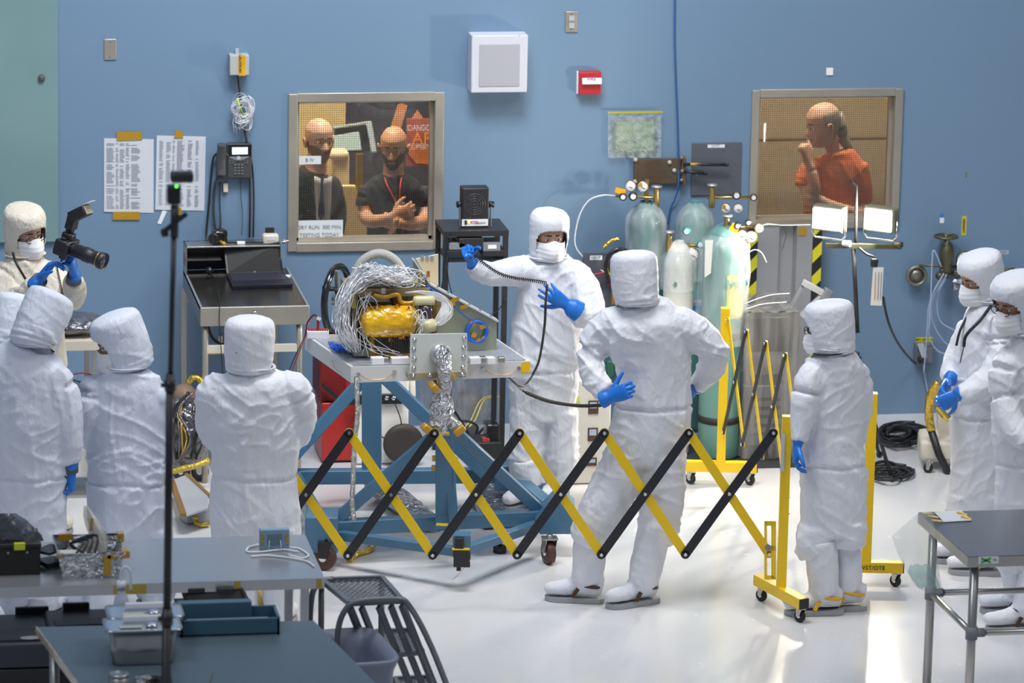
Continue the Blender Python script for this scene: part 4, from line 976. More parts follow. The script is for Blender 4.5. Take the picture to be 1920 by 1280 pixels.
mb = MB(); mb.cyl(W(1294, 308, .055), W(1313, 308.4, .055), .010); mb.m(kapton_y); mb.build('tape_band', None, tt)
mb = MB(); mb.tube([W(1281, 321, .055), W(1322, 325, .06)], .009, 8); mb.ball(W(1323, 325, .06), .011, 6); tag(mb.build('rod', black_m), 'lower shorter black rod across the grey plate', 'rod')
# bits of tape on the right wall
wbox('tape_strip', (1762, 400, 1770, 408), .001, mat('tape_blue', (.05, .2, .6), .5), 'short blue and white tape mark on the wall, right of the lamps', 'tape')
wbox('tape_strip', (1762, 408, 1770, 418), .001, white_p, 'white lower end of the blue tape mark on the right wall', 'tape')
o = wbox('label_strip', (1803, 405, 1812, 441), .001, mat('label_yellow', (.60, .50, .06), .5), 'upright yellow label reading COMPRESSED on the right wall', 'label')
text('COMPRESSED', W(1807.5, 423, .0022), .016, mat('ink'), o) if False else text('COMPRESSED', W(1807.5, 423, .0022), .0175, mat('ink', (.05, .04, .02)), o, x=(0, 0, 1), up=(-1, 0, 0), sx=.8)
o = wbox('label_strip', (1858, 469, 1891, 477), .001, mat('label_grey', (.42, .46, .54), .5), 'small grey label on the wall above the two right-hand people', 'label'); text('VALVE 03', W(1874, 473, .0022), .02, ink, o)
wbox('tape_strip', (1810, 322, 1813, 333), .001, mat('tape_green', (.10, .22, .12), .5), 'tiny dark green tape mark high on the right wall', 'tape')
# valve, gauge and pipes
pipe_m = mat('pipe_olive', (.13, .12, .075), .4, .6)
t = thing('gas_valve', 'large olive valve with handwheel and pipe fittings on the right wall', 'valve', W(1775, 520))
mb = MB(); mb.tube([W(1724, 497, .08), W(1800, 500, .08)], .008, 8); mb.tube([W(1772, 512, .08), W(1905, 508, .08)], .013, 8); mb.tube([W(1866, 508, .08), W(1900, 505, .08), W(1915, 520, .04)], .012, 8); mb.build('pipe', pipe_m, t)
c = W(1774, 505, .1); mb = MB(); mb.lathe(c, [(.03, -.02), (.036, 0), (.03, .03), (.040, .05), (.044, .10), (.036, .14), (.022, .16), (.012, .165), (.012, .20), (0, .20)]); mb.build('valve_body', pipe_m, t)
w_ = W(1774, 443, .1); mb = MB(); mb.tube([w_ + Vector((math.cos(a), math.sin(a), 0)) * .066 for a in [2 * PI * q / 30 for q in range(30)]], .008, 8, closed=True)
for q in range(5): mb.beam(w_, w_ + Vector((math.cos(q * 1.2566), math.sin(q * 1.2566), 0)) * .066, .010, .007)
mb.cyl(w_ - Vector((0, 0, .03)), w_ + Vector((0, 0, .012)), .012); mb.build('handwheel', pipe_m, t)
mb = MB(); fc_ = W(1719, 517, .06); mb.tube([fc_ + Vector((math.cos(a), 0, math.sin(a))) * .054 for a in [2 * PI * q / 30 for q in range(30)]], .010, 8, closed=True); mb.lathe(fc_ + Vector((0, .04, 0)), [(.05, 0), (.05, .02), (.036, .024), (.034, .04), (0, .04)], (0, -1, 0)); mb.m(mat('flange', (.24, .24, .19), .35, .6)); mb.build('flange', None, t)
mb = MB(); mb.box(W(1770, 512, .1), (.05, .05, .06), bev=.01); mb.box(W(1795, 512, .1), (.05, .04, .04), bev=.01); mb.build('fitting', pipe_m, t); mb = MB(); mb.ball(W(1762, 517, .1), .026, 8); mb.build('fitting', pipe_m, t)
mb = MB(); mb.box(W(1795, 532, .11), (.06, .04, .07), bev=.01); mb.tube([W(1785, 525, .13), W(1800, 528, .14), W(1808, 545, .12)], .016, 8); mb.build('foil_wrap', foil, t)
def gauge(c, n, r, t, nm='gauge', face=white_p, accent=None, case=None):
    c = Vector(c); n = Vector(n).normalized(); mb = MB(); mb.lathe(c - n * .018, [(r * .8, 0), (r, .003), (r, .020), (r * .9, .022), (0, .018)], n, 24); g = mb.build(nm, case or brass, t)
    mb = MB(); mb.lathe(c + n * .0035, [(r * .9, 0), (r * .88, .001), (0, .001)], n, 24); d = mb.build('dial', face, g)
    x = Vector((0, 0, 1)).cross(n).normalized(); y = n.cross(x); mb = MB(); mb.beam(c + n * .006 - (x * .2 + y * .1) * r, c + n * .006 + (x * .45 + y * -.35) * r, .004, .0015, n)
    for q in range(9):
        a = -.6 + q * .54; v = x * math.cos(a) + y * math.sin(a); mb.beam(c + n * .0055 + v * r * .7, c + n * .0055 + v * r * .84, .002, .001, n)
    mb.build('needle', black, g)
    if accent:
        mb = MB(); pts = [c + n * .006] + [c + n * .006 + (x * math.cos(a) + y * math.sin(a)) * r * .86 for a in [PI * .55 + q * .12 for q in range(12)]]; mb.prism(pts, n * .0006); mb.build('dial_sector', accent, g)
    return g
t = thing('pressure_gauge', 'round white-faced pressure gauge on the right wall beside the valve', 'gauge', W(1810, 508)); gauge(W(1810, 488, .10), (0, -1, 0), .055, t, case=pipe_m, nm='case')
mb = MB(); mb.tube([W(1810, 500, .08), W(1806, 512, .08)], .009, 8); mb.build('stem', pipe_m, t)
for i, (pts, lab) in enumerate(((((1772, 512), (1752, 545), (1741, 590), (1736, 650), (1732, 700)), 'clear tube hanging straightest from the wall valve'), (((1778, 512), (1758, 555), (1762, 600), (1790, 620), (1815, 640)), 'clear tube curving right from the wall valve towards the two people'),
                                (((1775, 514), (1750, 560), (1748, 600), (1770, 640), (1800, 655)), 'clear tube in a wide bend below the wall valve'), (((1770, 512), (1745, 560), (1740, 615), (1755, 655), (1790, 668)), 'lowest bending clear tube below the wall valve'),
                                (((1765, 500), (1752, 470), (1748, 485), (1745, 560), (1742, 620)), 'fine clear tube looping up beside the valve body'))):
    mb = MB(); mb.tube(spline([W(*p, .10 + .02 * i) for p in pts], 8), .0045, 6); tag(mb.build('tube', film('tube_clear', (.8, .85, .95), .35, .1, None, (.55, .65, .85))), lab, 'tube')
# outlet
t = thing('power_outlet', 'grey double outlet box with hanging tag on the right wall', 'outlet', W(1730, 680)); wbox('box', (1713, 642, 1748, 680), .05, mat('outlet_grey', (.16, .17, .20), .5, .2), bev=.004, parent=t)
wbox('cover', (1717, 646, 1744, 676), .004, mat('outlet_cover', (.22, .23, .25), .4, .4), off=.05, parent=t)
mb = MB(); mb.prism([W(1720, 644, .075), W(1732, 643, .075), W(1739, 670, .085), (W(1729, 672, .085))], (0, .002, 0)); mb.build('tag', mat('tag_white', (.45, .48, .55), .6), t)
mb = MB(); mb.box(W(1728, 674, .07), (.04, .05, .03), bev=.006); mb.build('plug', black, t)
o = wbox('label_strip', (1717, 632, 1749, 641), .001, mat('label_bright', (.72, .62, .02), .5), 'yellow label above the grey outlet on the right wall', 'label'); text('RP1-5B/17A', W(1733, 636.5, .0022), .021, mat('ink', (.05, .04, .02)), o)
mb = MB(); mb.tube([W(1730, 680, .02), W(1733, 700, .02), W(1741, 740, .02), W(1746, 765, .02)], .0045, 6); tag(mb.build('tube', tube_c if False else MATS['tube_clear']), 'thin clear tube dropping below the grey outlet', 'tube')

# ---- seen through the left window
yb = YW + WT
def R_(px, py, b): return Y_(px, py, YW + b)
def rb(name, x0, y0, x1, y1, b, d, m_, label=None, cat=None, parent=None, bev=0):
    p = R_(x0, (y0 + y1) / 2, b); q = R_(x1, (y0 + y1) / 2, b); u_ = R_((x0 + x1) / 2, y0, b); v_ = R_((x0 + x1) / 2, y1, b)
    mb = MB(); mb.span((p.x, YW + b, v_.z), (q.x, YW + b + d, u_.z), bev); o = mb.build(name, m_, parent)
    if cat: tag(o, label, cat)
    return o
rb('partition', 648, 170, 850, 470, 2.0, .05, mat('dark_blue_grey', (.035, .035, .05), .7), 'dark partition at the back of the room behind the left window', 'partition')
rb('partition', 536, 180, 647, 470, 1.9, .05, mat('panel_cream', (.52, .40, .20), .7), 'cream partition behind the smiling man in the left window', 'partition')
t = thing('monitor', 'pale screen on a dark monitor behind the two men in the left window', 'monitor', R_(660, 290, 1.4))
mb = MB(); mb.prism([R_(626, 240, 1.4), R_(697, 229, 1.4), R_(707, 286, 1.4), R_(626, 287, 1.4)], (0, .05, 0)); mb.build('frame', mat('monitor_frame', (.25, .32, .34), .4), t)
mb = MB(); mb.prism([R_(628, 242, 1.37), R_(688, 234, 1.37), R_(694, 283, 1.37), R_(628, 284, 1.37)], (0, .02, 0)); mb.build('bezel', black, t)
mb = MB(); mb.prism([R_(626, 255, 1.35), R_(673, 247, 1.35), R_(678, 281, 1.35), R_(626, 283, 1.35)], (0, .01, 0)); mb.m(mat('screen_pale', (.45, .55, .55), .4, emit=((.55, .75, .72), .35))); mb.build('screen', None, t)
mb = MB(); mb.prism([R_(687, 233, 1.36), R_(697, 231, 1.36), R_(706, 284, 1.36), R_(697, 285, 1.36)], (0, .01, 0)); mb.m(mat('strip_pale', (.4, .5, .55), .4, emit=((.55, .68, .75), .3))); mb.build('light_strip', None, t)
t = thing('cream_cabinet', 'cream stand with rounded top between the two men in the left window', 'stand', R_(650, 450, 1.0))
rb('column', 625, 290, 656, 452, 1.0, .12, mat('cab_cream', (.66, .54, .36), .6), parent=t, bev=.03); rb('top_block', 616, 285, 655, 300, .98, .14, mat('cab_cream'  , (.66, .54, .36), .6), parent=t, bev=.02)
mb = MB(); mb.prism([R_(630, 350, .9), R_(667, 350, .9), R_(676, 384, .9), R_(688, 418, .9), R_(688, 448, .9), R_(630, 448, .9)], (0, .06, 0)); tag(mb.build('cardboard', mat('card_tan', (.66, .47, .22), .7)), 'tan cardboard sheet standing between the two men behind the left window', 'cardboard')
rb('yellow_post', 668, 290, 680, 440, 1.5, .04, mat('post_mustard', (.42, .26, .03), .6), 'mustard post behind the bearded man in the left window', 'post')
t = thing('poster', 'red and orange poster with white lettering behind the left window', 'poster', R_(785, 305, 1.2))
rb('sheet', 762, 222, 822, 310, 1.2, .006, mat('poster_red', (.42, .09, .06), .6, emit=None), parent=t)
mb = MB(); mb.prism([R_(762, 285, 1.19), R_(762, 275, 1.19), R_(775, 272, 1.19), R_(800, 276, 1.19), R_(822, 280, 1.19), R_(822, 310, 1.19), R_(780, 306, 1.19)], (0, .004, 0)); mb.m(mat('poster_orange', (.70, .20, .04), .6)); mb.build('orange_field', None, t)
mb = MB(); mb.prism([R_(733, 236, 1.22), R_(746, 196, 1.22), R_(754, 194, 1.22), R_(764, 198, 1.22), R_(757, 222, 1.22), R_(752, 240, 1.22)], (0, .004, 0)); mb.prism([R_(772, 222, 1.22), R_(783, 206, 1.22), R_(794, 222, 1.22)], (0, .004, 0)); mb.m(mat('poster_peach', (.66, .28, .12), .6)); mb.build('peach_shape', None, t)
text('IDANGOM', R_(789, 240, 1.17), .050, mat('lett_white', (.75, .7, .65), .6), t, sx=.72); text('AR', R_(792, 260, 1.17), .10, mat('lett_orange', (.85, .33, .03), .6), t); text('COMBINE', R_(788, 275, 1.17), .050, mat('lett_white', (.75, .7, .65), .6), t, sx=.72)
def note(r, s1, lab, sz, s2=None):
    p = R_(r[0], r[3], .062); q = R_(r[2], r[1], .062); mb = MB(); mb.span((p.x, YW + .060, p.z), (q.x, YW + .062, q.z)); o = tag(mb.build('note', mat('note_white', (.62, .66, .68), .7)), lab, 'note')
    text(s1, (p + q) / 2 + Vector((0, -.004, .01 if s2 else 0)), sz, mat('ink_soft', (.25, .28, .35), .7), o)
    if s2: text(s2, (p + q) / 2 + Vector((0, -.004, -.035)), sz, mat('ink_soft', (.25, .28, .35), .7), o)
note((559, 292, 602, 308), 'B IV', 'small paper note on the left window in front of the smiling man', .03)
note((555, 412, 643, 446), 'DRY RUN  300 MIN.', 'wide paper note in the lower left corner of the left window', .030, 'TESTING TODAY')
# right room: horizontal rail on its wall
mb = MB(); p = R_(1425, 262, 1.62); q = R_(1670, 255, 1.62); mb.span((p.x - .2, YW + 1.62, p.z - .012), (q.x + .2, YW + 1.66, p.z + .004)); tag(mb.build('wall_rail', mat('rail_brown', (.12, .08, .05), .6)), 'dark horizontal rail on the wall behind the ponytailed man', 'rail')

# ================================================================== TEST ARTICLE ON ITS TABLE AND BLUE STAND
ZT = 1.08
FL, FR, BL, BR = G(658, 688, ZT), G(994, 677, ZT), G(572, 627, ZT), G(928, 632, ZT)
fx = (FR - FL).normalized(); fn = fx.cross(Vector((0, 0, 1))).normalized()      # fn points to the camera side
if fn.dot(FWD) > 0: fn = -fn
def Fp(px, py, d=0.0):            # upright plane through the table front, pulled towards the viewer by d
    r = ray(px, py); return CAM + r * ((FL + fn * d - CAM).dot(fn) / r.dot(fn))
tb = thing('work_table', 'white aluminium table top carrying the wired test article, with copper ground wires', 'table', G(835, 1000))
mb = MB(); mb.prism([FL, FR, BR, BL], (0, 0, -.083)); tt_ = mb.build('table_frame', alum_w, tb)
mb = MB(); q = .02; mb.prism([p + Vector((0, 0, .002)) for p in (FL + (BR - FL) * q, FR + (BL - FR) * q, BR + (FL - BR) * q, BL + (FR - BL) * q)], (0, 0, .004)); mb.m(mat('top_sheet', (.50, .52, .58), .22, .5, rvar=(7, .12, .35))); mb.build('top_sheet', None, tb)
for a, b, sag in ((672, 740, 15), (906, 973, 14)):
    mb = MB(); p = Fp(a, 701 if a < 800 else 692, .012); q = Fp(b, 697 if a < 800 else 690, .012)
    mb.tube(spline([p, p.lerp(q, .3) - Vector((0, 0, sag * .0021)), p.lerp(q, .7) - Vector((0, 0, sag * .0022)), q], 6), .0026, 6); mb.build('ground_wire', copper, tb)
    for z in (p, q): mb = MB(); mb.cyl(z - fn * .012, z + fn * .004, .010, n=6); mb.build('bolt', chrome, tb)
p = (FL + BL) / 2; mb = MB(); mb.tube(spline([G(620, 665, ZT - .03) , G(628, 690, ZT - .04), G(645, 700, ZT - .04)], 5), .0026, 6); mb.build('ground_wire', copper, tb)
mb = MB(); mb.prism([Fp(977, 683, .003), Fp(981, 679, .003), Fp(994, 678, .003), Fp(994, 697, .003), Fp(977, 699, .003)], fn * .002); mb.m(mat('sticker_yellow', (.85, .50, 0), .4)); mb.build('corner_sticker', None, tb)
# interface plate in front
pl = thing('interface_plate', 'pale bolted interface plate on the table front, foil duct leaving its middle', 'plate', Fp(820, 708, .03))
mb = MB(); mb.prism([Fp(769, 626, .03), Fp(875, 624, .03), Fp(875, 698, .03), Fp(767, 701, .03)], fn * .014); mb.m(mat('plate_pale', (.62, .65, .62), .4, .15)); mb.build('plate', None, pl)
mb = MB(); mb.prism([Fp(765, 700, .06), Fp(874, 697, .06), Fp(874, 707, .06), Fp(765, 710, .06)], -fn * .06); mb.m(gold_c); mb.build('flange', None, pl)
for x, y in ((777, 637), (776, 654), (777, 672), (776, 690), (870, 634), (869, 651), (869, 669), (868, 688), (775, 704), (806, 703), (867, 702)):
    mb = MB(); c = Fp(x, y, .044 if y < 695 else .06); mb.lathe(c, [(.012, 0), (.012, .004), (.007, .005), (.007, .010), (0, .010)], fn, 12); mb.build('bolt', chrome, pl)
mb = MB(); c = Fp(824, 663, .044); mb.lathe(c, [(.052, 0), (.052, .02), (.045, .022), (.045, .05), (0, .05)], fn, 24); mb.build('port', alum, pl)
# foil duct
mb = MB(); pts = [(Fp(826, 662, .07), .036, .036), (Fp(831, 666, .13), .042, .042), (Fp(834, 690, .16), .040, .038), (Fp(833, 720, .14), .040, .034), (Fp(830, 738, .12), .046, .042), (Fp(828, 765, .12), .065, .055), (Fp(826, 790, .12), .045, .05), (Fp(826, 812, .12), .03, .04)]
loft(mb, resample(pts, 6), fx, 30); loft(mb, resample([(Fp(824, 780, .12), .04, .04), (Fp(812, 797, .12), .030, .030), (Fp(799, 808, .12), .022, .02)], 4), n=16); loft(mb, resample([(Fp(832, 780, .12), .04, .04), (Fp(848, 792, .12), .034, .03), (Fp(862, 804, .12), .03, .026)], 4), n=16)
r = voxel(mb, .006, 1)
for v in r.bm.verts:
    p_ = v.co * 1.0; v.co += v.normal * (.014 * (abs(noise.noise(p_ * 17)) + .6 * abs(noise.noise(p_ * 38))) - .006)
for f_ in r.bm.faces: f_.smooth = False
r.m(foil); t = tag(r.build('foil_duct', foil), 'crumpled silver foil duct hanging from the pale interface plate', 'duct')
for a_, b_, w_ in (((838, 696), (834, 708), .09), ((818, 720), (808, 730), .05), ((806, 798), (797, 810), .066), ((826, 806), (825, 814), .090), ((856, 800), (865, 811), .066)):
    mb = MB(); mb.beam(Fp(*a_, .13), Fp(*b_, .13), w_, .066 if w_ > .06 else .10, fn, .012); mb.build('tape_patch', kapton, t)
# blue stand
st = thing('blue_stand', 'blue welded steel stand on casters under the test table', 'stand', G(835, 1000))
zb = .20; Lb, Rb, Fb, Cb_ = G(604, 990, zb), G(1045, 966, zb), G(862, 1034, zb), G(832, 988, zb); RLb, RRb, RCb = G(548, 893, zb), G(955, 890, zb), G(697, 888, zb)
def sb(nm, p, q, w, h, up=(0, 0, 1)): mb = MB(); mb.beam(p, q, w, h, up, .004); return mb.build(nm, blue_st, st)
for p, q in ((Lb, Rb), (RLb, RRb), (Lb, RLb), (Rb, RRb)): sb('base_bar', p, q, .075, .075)
for p, q in ((Lb + Vector((.08, -.03, -.03)), Fb), (Rb + Vector((-.08, -.03, -.03)), Fb)): sb('outrigger', p, q, .055, .045)
sb('column', Cb_, At(832, 712, Cb_), .085, .085, _fh); sb('column', RCb, At(697, 706, RCb), .105, .09, _fh)
def br(p, q, w=.060, h=.05): return sb('brace', p, q, w, h, _fh)
br(At(826, 806, Cb_, -.02), G(628, 976, zb + .03)); br(At(846, 802, Cb_, -.02), G(1012, 956, zb + .03)); br(At(838, 806, Cb_, .06), G(852, 995, zb), .05, .05)
br(At(676, 716, RCb), G(520, 888, zb + .03), .065); br(At(722, 708, RCb), G(910, 888, zb + .03), .065)
mb = MB(); mb.box(Lb + Vector((0, 0, -.01)), (.17, .20, .19), Euler((0, 0, -.17)), .006); mb.build('corner_block', blue_st, st)
mb = MB(); g0 = G(1020, 972, zb); mb.prism([At(1003, 972, g0, -.05), At(1045, 925, g0, -.05), At(1078, 950, g0, -.05), At(1075, 1001, g0, -.05), At(1012, 1001, g0, -.05)], _fh * .16); mb.build('corner_block', blue_st, st)
mb = MB(); mb.box(RRb + Vector((0, 0, .0)), (.16, .16, .14), Euler((0, 0, -.17)), .006); mb.build('corner_block', blue_st, st)
mb = MB(); mb.beam(At(866, 1040, Fb), At(866, 1000, Fb), .09, .09, _fh); mb.build('foot_socket', blue_st, st)
mb = MB(); mb.box(At(866, 1047, Fb, -.05), (.085, .03, .085), Euler((0, 0, -.17)), .004); mb.box(At(861, 1018, Fb, -.05), (.045, .03, .06), Euler((0, 0, -.17)), .003); mb.build('end_cap', black, st)
mb = MB(); mb.box(At(864, 1029, Fb, -.055), (.09, .02, .008), Euler((0, 0, -.17))); mb.m(yellow); mb.build('yellow_strip', None, st)
mb = MB(); p = Cb_ + Vector((0, 0, .045)); mb.box(G(829, 983, zb + .045), (.06, .04, .004), Euler((0, 0, -.3))); mb.m(yellow); mb.build('yellow_tag', None, st)
def caster(root, c, r, w=.035, dir_=None, m_=None, fork=None):
    """c = ground contact, standing under root"""
    c = Vector(c); d = (dir_ or Vector((1, 0, 0))).normalized(); ax = Vector((-d.y, d.x, 0)); h = c + Vector((0, 0, r))
    mb = MB(); mb.lathe(h - ax * w / 2, [(r * .6, 0), (r * .95, .002), (r, w * .25), (r, w * .75), (r * .95, w - .002), (r * .6, w)], ax, 24); wh = mb.build('wheel', m_ or rubber, root)
    mb = MB(); mb.cyl(h - ax * (w / 2 + .002), h + ax * (w / 2 + .002), r * .3, n=12); mb.build('hub', chrome, wh)
    mb = MB()
    for s_ in (-1, 1): mb.prism([h + ax * s_ * (w / 2 + .006) - d * r * .3, h + ax * s_ * (w / 2 + .006) + d * r * .3, h + ax * s_ * (w / 2 + .006) + d * r * .75 + Vector((0, 0, r * 1.25)), h + ax * s_ * (w / 2 + .006) - d * r * .35 + Vector((0, 0, r * 1.25))], ax * s_ * .003)
    mb.box(h + Vector((0, 0, r * 1.28)) + d * r * .2, (r * 1.3, w * 1.5, .008)); mb.cyl(h + Vector((0, 0, r * 1.25)) + d * r * .2, h + Vector((0, 0, r * 1.6)) + d * r * .2, r * .25, n=12); mb.build('fork', fork or steel, root)
brn = mat('wheel_brown', (.09, .035, .025), .5)
caster(st, G(607, 1068), .068, .045, Vector((1, -.5, 0)), brn, black_m); caster(st, G(1028, 1056), .062, .045, Vector((.2, -1, 0)), brn); caster(st, G(960, 935), .06, .04, Vector((.2, -1, 0)), brn); caster(st, G(556, 945), .06, .04, Vector((.2, -1, 0)), brn)
mb = MB(); c = G(937, 1035); mb.cyl(c, c + Vector((0, 0, .035)), .035); mb.cyl(c + Vector((0, 0, .03)), c + Vector((0, 0, .17)), .010); mb.build('levelling_foot', rubber, st)
mb = MB(); c = At(860, 1069, Fb, -.03); mb.cyl(c, c + Vector((0, 0, .04)), .012); mb.m(rubber); mb.build('rubber_foot', None, st)
for x, y in ((830, 859), (829, 877)): mb = MB(); mb.box(At(x - 16, y, Cb_, -.03), (.02, .01, .03)); mb.build('tape_patch', kapton, st)
mb = MB(); mb.tube(spline([G(848, 1090, .0) + Vector((0, 0, .01)), At(856, 1080, Fb), At(878, 1055, Fb, -.06), At(885, 1040, Fb, -.06)], 5), .0018, 5); tag(mb.build('wire', copper), 'thin wire hanging from the black-capped front foot to the floor', 'wire')
# foil-wrapped cable hanging left of the stand
mb = MB(); pts = spline([Fp(668, 705, .03), Fp(669, 730, .04), Fp(670, 780, .05), Fp(664, 840, .05), Fp(662, 900, .06), Fp(660, 940, .06), Fp(663, 975, .06)], 10); mb.tube(pts, [.012 + .006 * abs(noise.noise(p * 20)) for p in pts], 9)
for f_ in mb.bm.faces: f_.smooth = False
tag(mb.build('wrapped_cable', mat('foil_strand', (.50, .50, .46), .22, .9, bump=(60, 1, .02))), 'foil-wrapped cable hanging straight down from the left end of the table', 'cable')
mb = MB(); pts = spline([G(690, 1012, .03), G(698, 1022, .02), G(690, 1032, .015), G(668, 1038, .015), G(655, 1050, .012)], 6); mb.tube(pts, .018, 8)
for f_ in mb.bm.faces: f_.smooth = False
tag(mb.build('wrapped_cable', foil_g), 'short gold-wrapped cable curled on the floor under the stand', 'cable')
# step board and floor duct
mb = MB(); A_, B_, C_, D_ = G(905, 965, PZ), G(1050, 955, PZ), G(1040, 903, PZ), G(880, 905, PZ); mb.prism([A_, B_, C_, D_], (0, 0, -.06)); r = voxel(mb, .012, 2)
for v in r.bm.verts: v.co += v.normal * .006 * noise.noise(v.co * 25)
for f_ in r.bm.faces: f_.smooth = False
t = tag(r.build('step_board', None), 'foil-wrapped low board on the floor under the person holding the cord', 'board'); t.data.materials.append(mat('foil_dim', (.36, .37, .40), .25, .9, bump=(30, 1, .02)))
mb = MB()
for p in (A_, B_, C_, D_): p2 = p.lerp((A_ + C_) / 2, .15); mb = MB(); mb.box((p2.x, p2.y, .015), (.05, .05, .04)); mb.build('foot', black, t)
mb = MB(); loft(mb, resample([(G(712, 912, .06), .10, .055), (G(745, 935, .06), .11, .055), (G(790, 968, .05), .10, .045), (G(812, 985, .04), .06, .035)], 5), n=22); r = voxel(mb, .010, 1)
for v in r.bm.verts: v.co += v.normal * .010 * abs(noise.noise(v.co * 22))
for f_ in r.bm.faces: f_.smooth = False
r.m(foil); tag(r.build('floor_duct', foil), 'flattened foil-covered duct lying on the floor behind the barrier', 'duct')

# ---- the article itself
ar = thing('test_article', 'instrument chassis with gold wrapped box, silver wire harness and sloping side plate', 'instrument', Fp(760, 672, -.2))
D0 = -.16
def bx(nm, x0, y0, x1, y1, d, dep, m_, bev=.003, parent=None):
    a, b, c = Fp(x0, y1, d), Fp(x1, y1, d), Fp(x0, y0, d); mb = MB(); p = [a, Fp(x1, y1, d), Fp(x1, y0, d), c]; mb.prism(p, -fn * dep); return mb.build(nm, m_, parent or ar)
grn = mat('plate_green', (.30, .33, .25), .35, .35, var=(4, (.36, .36, .26), 1)); tan_m = mat('chassis_tan', (.30, .24, .13), .4, .4)
bx('base_plate', 664, 655, 800, 668, D0, .34, grn); bx('side_plate', 660, 548, 671, 660, D0 + .0, .34, tan_m); bx('back_plate', 668, 548, 803, 660, D0 - .30, .01, grn)
bx('top_rail', 667, 541, 806, 555, D0, .03, mat('rail_gold', (.38, .30, .15), .35, .6)); bx('top_plate', 668, 541, 804, 543, D0 - .03, .26, tan_m); bx('rail_label', 715, 540, 723, 551, D0 + .002, .002, white_p)
bx('inner_box', 690, 566, 735, 640, D0 - .1, .15, mat('inner_grey', (.17, .16, .14), .4, .4)); bx('inner_box', 738, 560, 765, 600, D0 - .08, .12, mat('inner_orange', (.35, .13, .03), .5)); bx('bracket', 660, 545, 667, 578, D0 + .01, .03, mat('bracket_yellow', (.62, .52, .12), .4))
# gold wrapped box
mb = MB(); ctr = Fp(727, 605, D0 + .03); ux = Vector((0, 0, 1))
loft(mb, [(Fp(681, 604, D0 + .02), .050, .04), (Fp(687, 604, D0 + .03), .072, .062), (Fp(712, 603, D0 + .035), .078, .068), (Fp(745, 602, D0 + .035), .080, .070), (Fp(768, 600, D0 + .03), .074, .064), (Fp(776, 599, D0 + .02), .050, .045)], ux, 24)
r = voxel(mb, .006, 2)
for v in r.bm.verts: v.co += v.normal * (.012 * abs(noise.noise(v.co * 13)) + .006 * abs(noise.noise(v.co * 34)))
r.m(kapton_y); gb = r.build('gold_box', kapton_y, ar)
mb = MB(); rnd = random.Random(8)
for i in range(70):
    c = Fp(rnd.uniform(683, 775), rnd.choice((rnd.uniform(572, 580), rnd.uniform(626, 634))), D0 + .05 + rnd.uniform(-.02, .02)); d = Vector((rnd.uniform(-1, 1), rnd.uniform(-1, 1), rnd.uniform(-1, 1))); mb.beam(c, c + d * .022, .010, .001, (.3, .5, .8))
mb.m(mat('kapton_fray', (.50, .20, .01), .3, .1, coat=.5)); o = mb.build('tape_fringe', None, ar); o['kind'] = 'stuff'
bx('connector_frame', 695, 630, 772, 668, D0 + .02, .05, mat('frame_gold', (.50, .29, .03), .35, .5))
for x in (703, 737): 
    c = bx('connector', x, 632, x + 31, 662, D0 + .035, .03, black)
    for i in range(7): bx('fin', x + 1 + i * 4.4, 633, x + 3 + i * 4.4, 661, D0 + .038, .003, mat('fin_dark', (.04, .04, .045), .4), parent=c)
# pump-like device with cream head
mb = MB(); c = Fp(797, 600, D0 + .03); mb.lathe(Fp(797, 618, D0 + .03), [(.0, 0), (.035, .005), (.045, .03), (.040, .06), (.036, .10), (.034, .13), (.0, .135)], (0, 0, 1), 20); mb.build('motor', mat('motor_dark', (.05, .035, .045), .25, .3, coat=.4), ar)
mb = MB(); mb.box(Fp(795, 563, D0 + .03), (.115, .06, .05), None, .02); mb.m(mat('cream_cast', (.60, .56, .34), .4)); mb.build('motor_cap', None, ar); mb = MB(); mb.lathe(Fp(800, 618, D0 + .05), [(.0, -.02), (.05, 0), (.055, .04), (.03, .06), (0, .06)], (0, 0, 1), 18); mb.m(mat('cream_cast', (.60, .56, .34), .4)); mb.build('motor_cap', None, ar)
mb = MB(); mb.tube(spline([Fp(700, 553, D0 + .02), Fp(722, 557, D0 + .03), Fp(745, 552, D0 + .03), Fp(752, 566, D0 + .03), Fp(770, 568, D0 + .03), Fp(782, 562, D0 + .03)], 6), .012, 8); mb.m(kapton); mb.build('wrapped_hose', None, ar)
bx('orange_post', 812, 560, 819, 640, D0 - .02, .04, mat('post_amber', (.25, .11, .01), .4))
# sloping side plate with rim
D1 = D0 - .08
mb = MB(); mb.prism([Fp(775, 487, D1), Fp(805, 531, D1), Fp(932, 600, D1), Fp(931, 656, D1), Fp(802, 662, D1), Fp(800, 560, D1), Fp(777, 540, D1)], -fn * .014); sp_ = mb.build('sloping_plate', grn, ar)
for a, b in (((775, 486), (805, 531)), ((805, 531), (932, 600))):
    mb = MB(); mb.beam(Fp(*a, D1 - .02), Fp(*b, D1 - .02), .008, .07, fn); mb.build('plate_rim', mat('rim_pale', (.66, .67, .68), .35, .3), sp_)
mb = MB(); mb.prism([Fp(780, 486, D1 - .06), Fp(822, 477, D1 - .06), Fp(822, 541, D1 - .06), Fp(806, 531, D1 - .06)], -fn * .02); mb.m(mat('panel_buff', (.68, .57, .36), .45)); pb = mb.build('buff_panel', None, ar)
for x in (792, 801, 810): bx('notch_clip', x - 3, 480, x + 3, 487, D1 - .055, .01, alum, parent=pb)
bx('panel_mark', 800, 508, 806, 519, D1 - .058, .001, mat('mark_brown', (.30, .12, .02), .4), parent=pb)
for i in range(6):
    p = Fp(820 + i * 20, 536 + i * 11, D1 + .0); mb = MB(); mb.cyl(p, p + fn * .01, .006, n=8); mb.build('bolt', chrome, ar)
c = Fp(894, 622, D1 + .015); vx = fx; vz = Vector((0, 0, 1)); mb = MB()
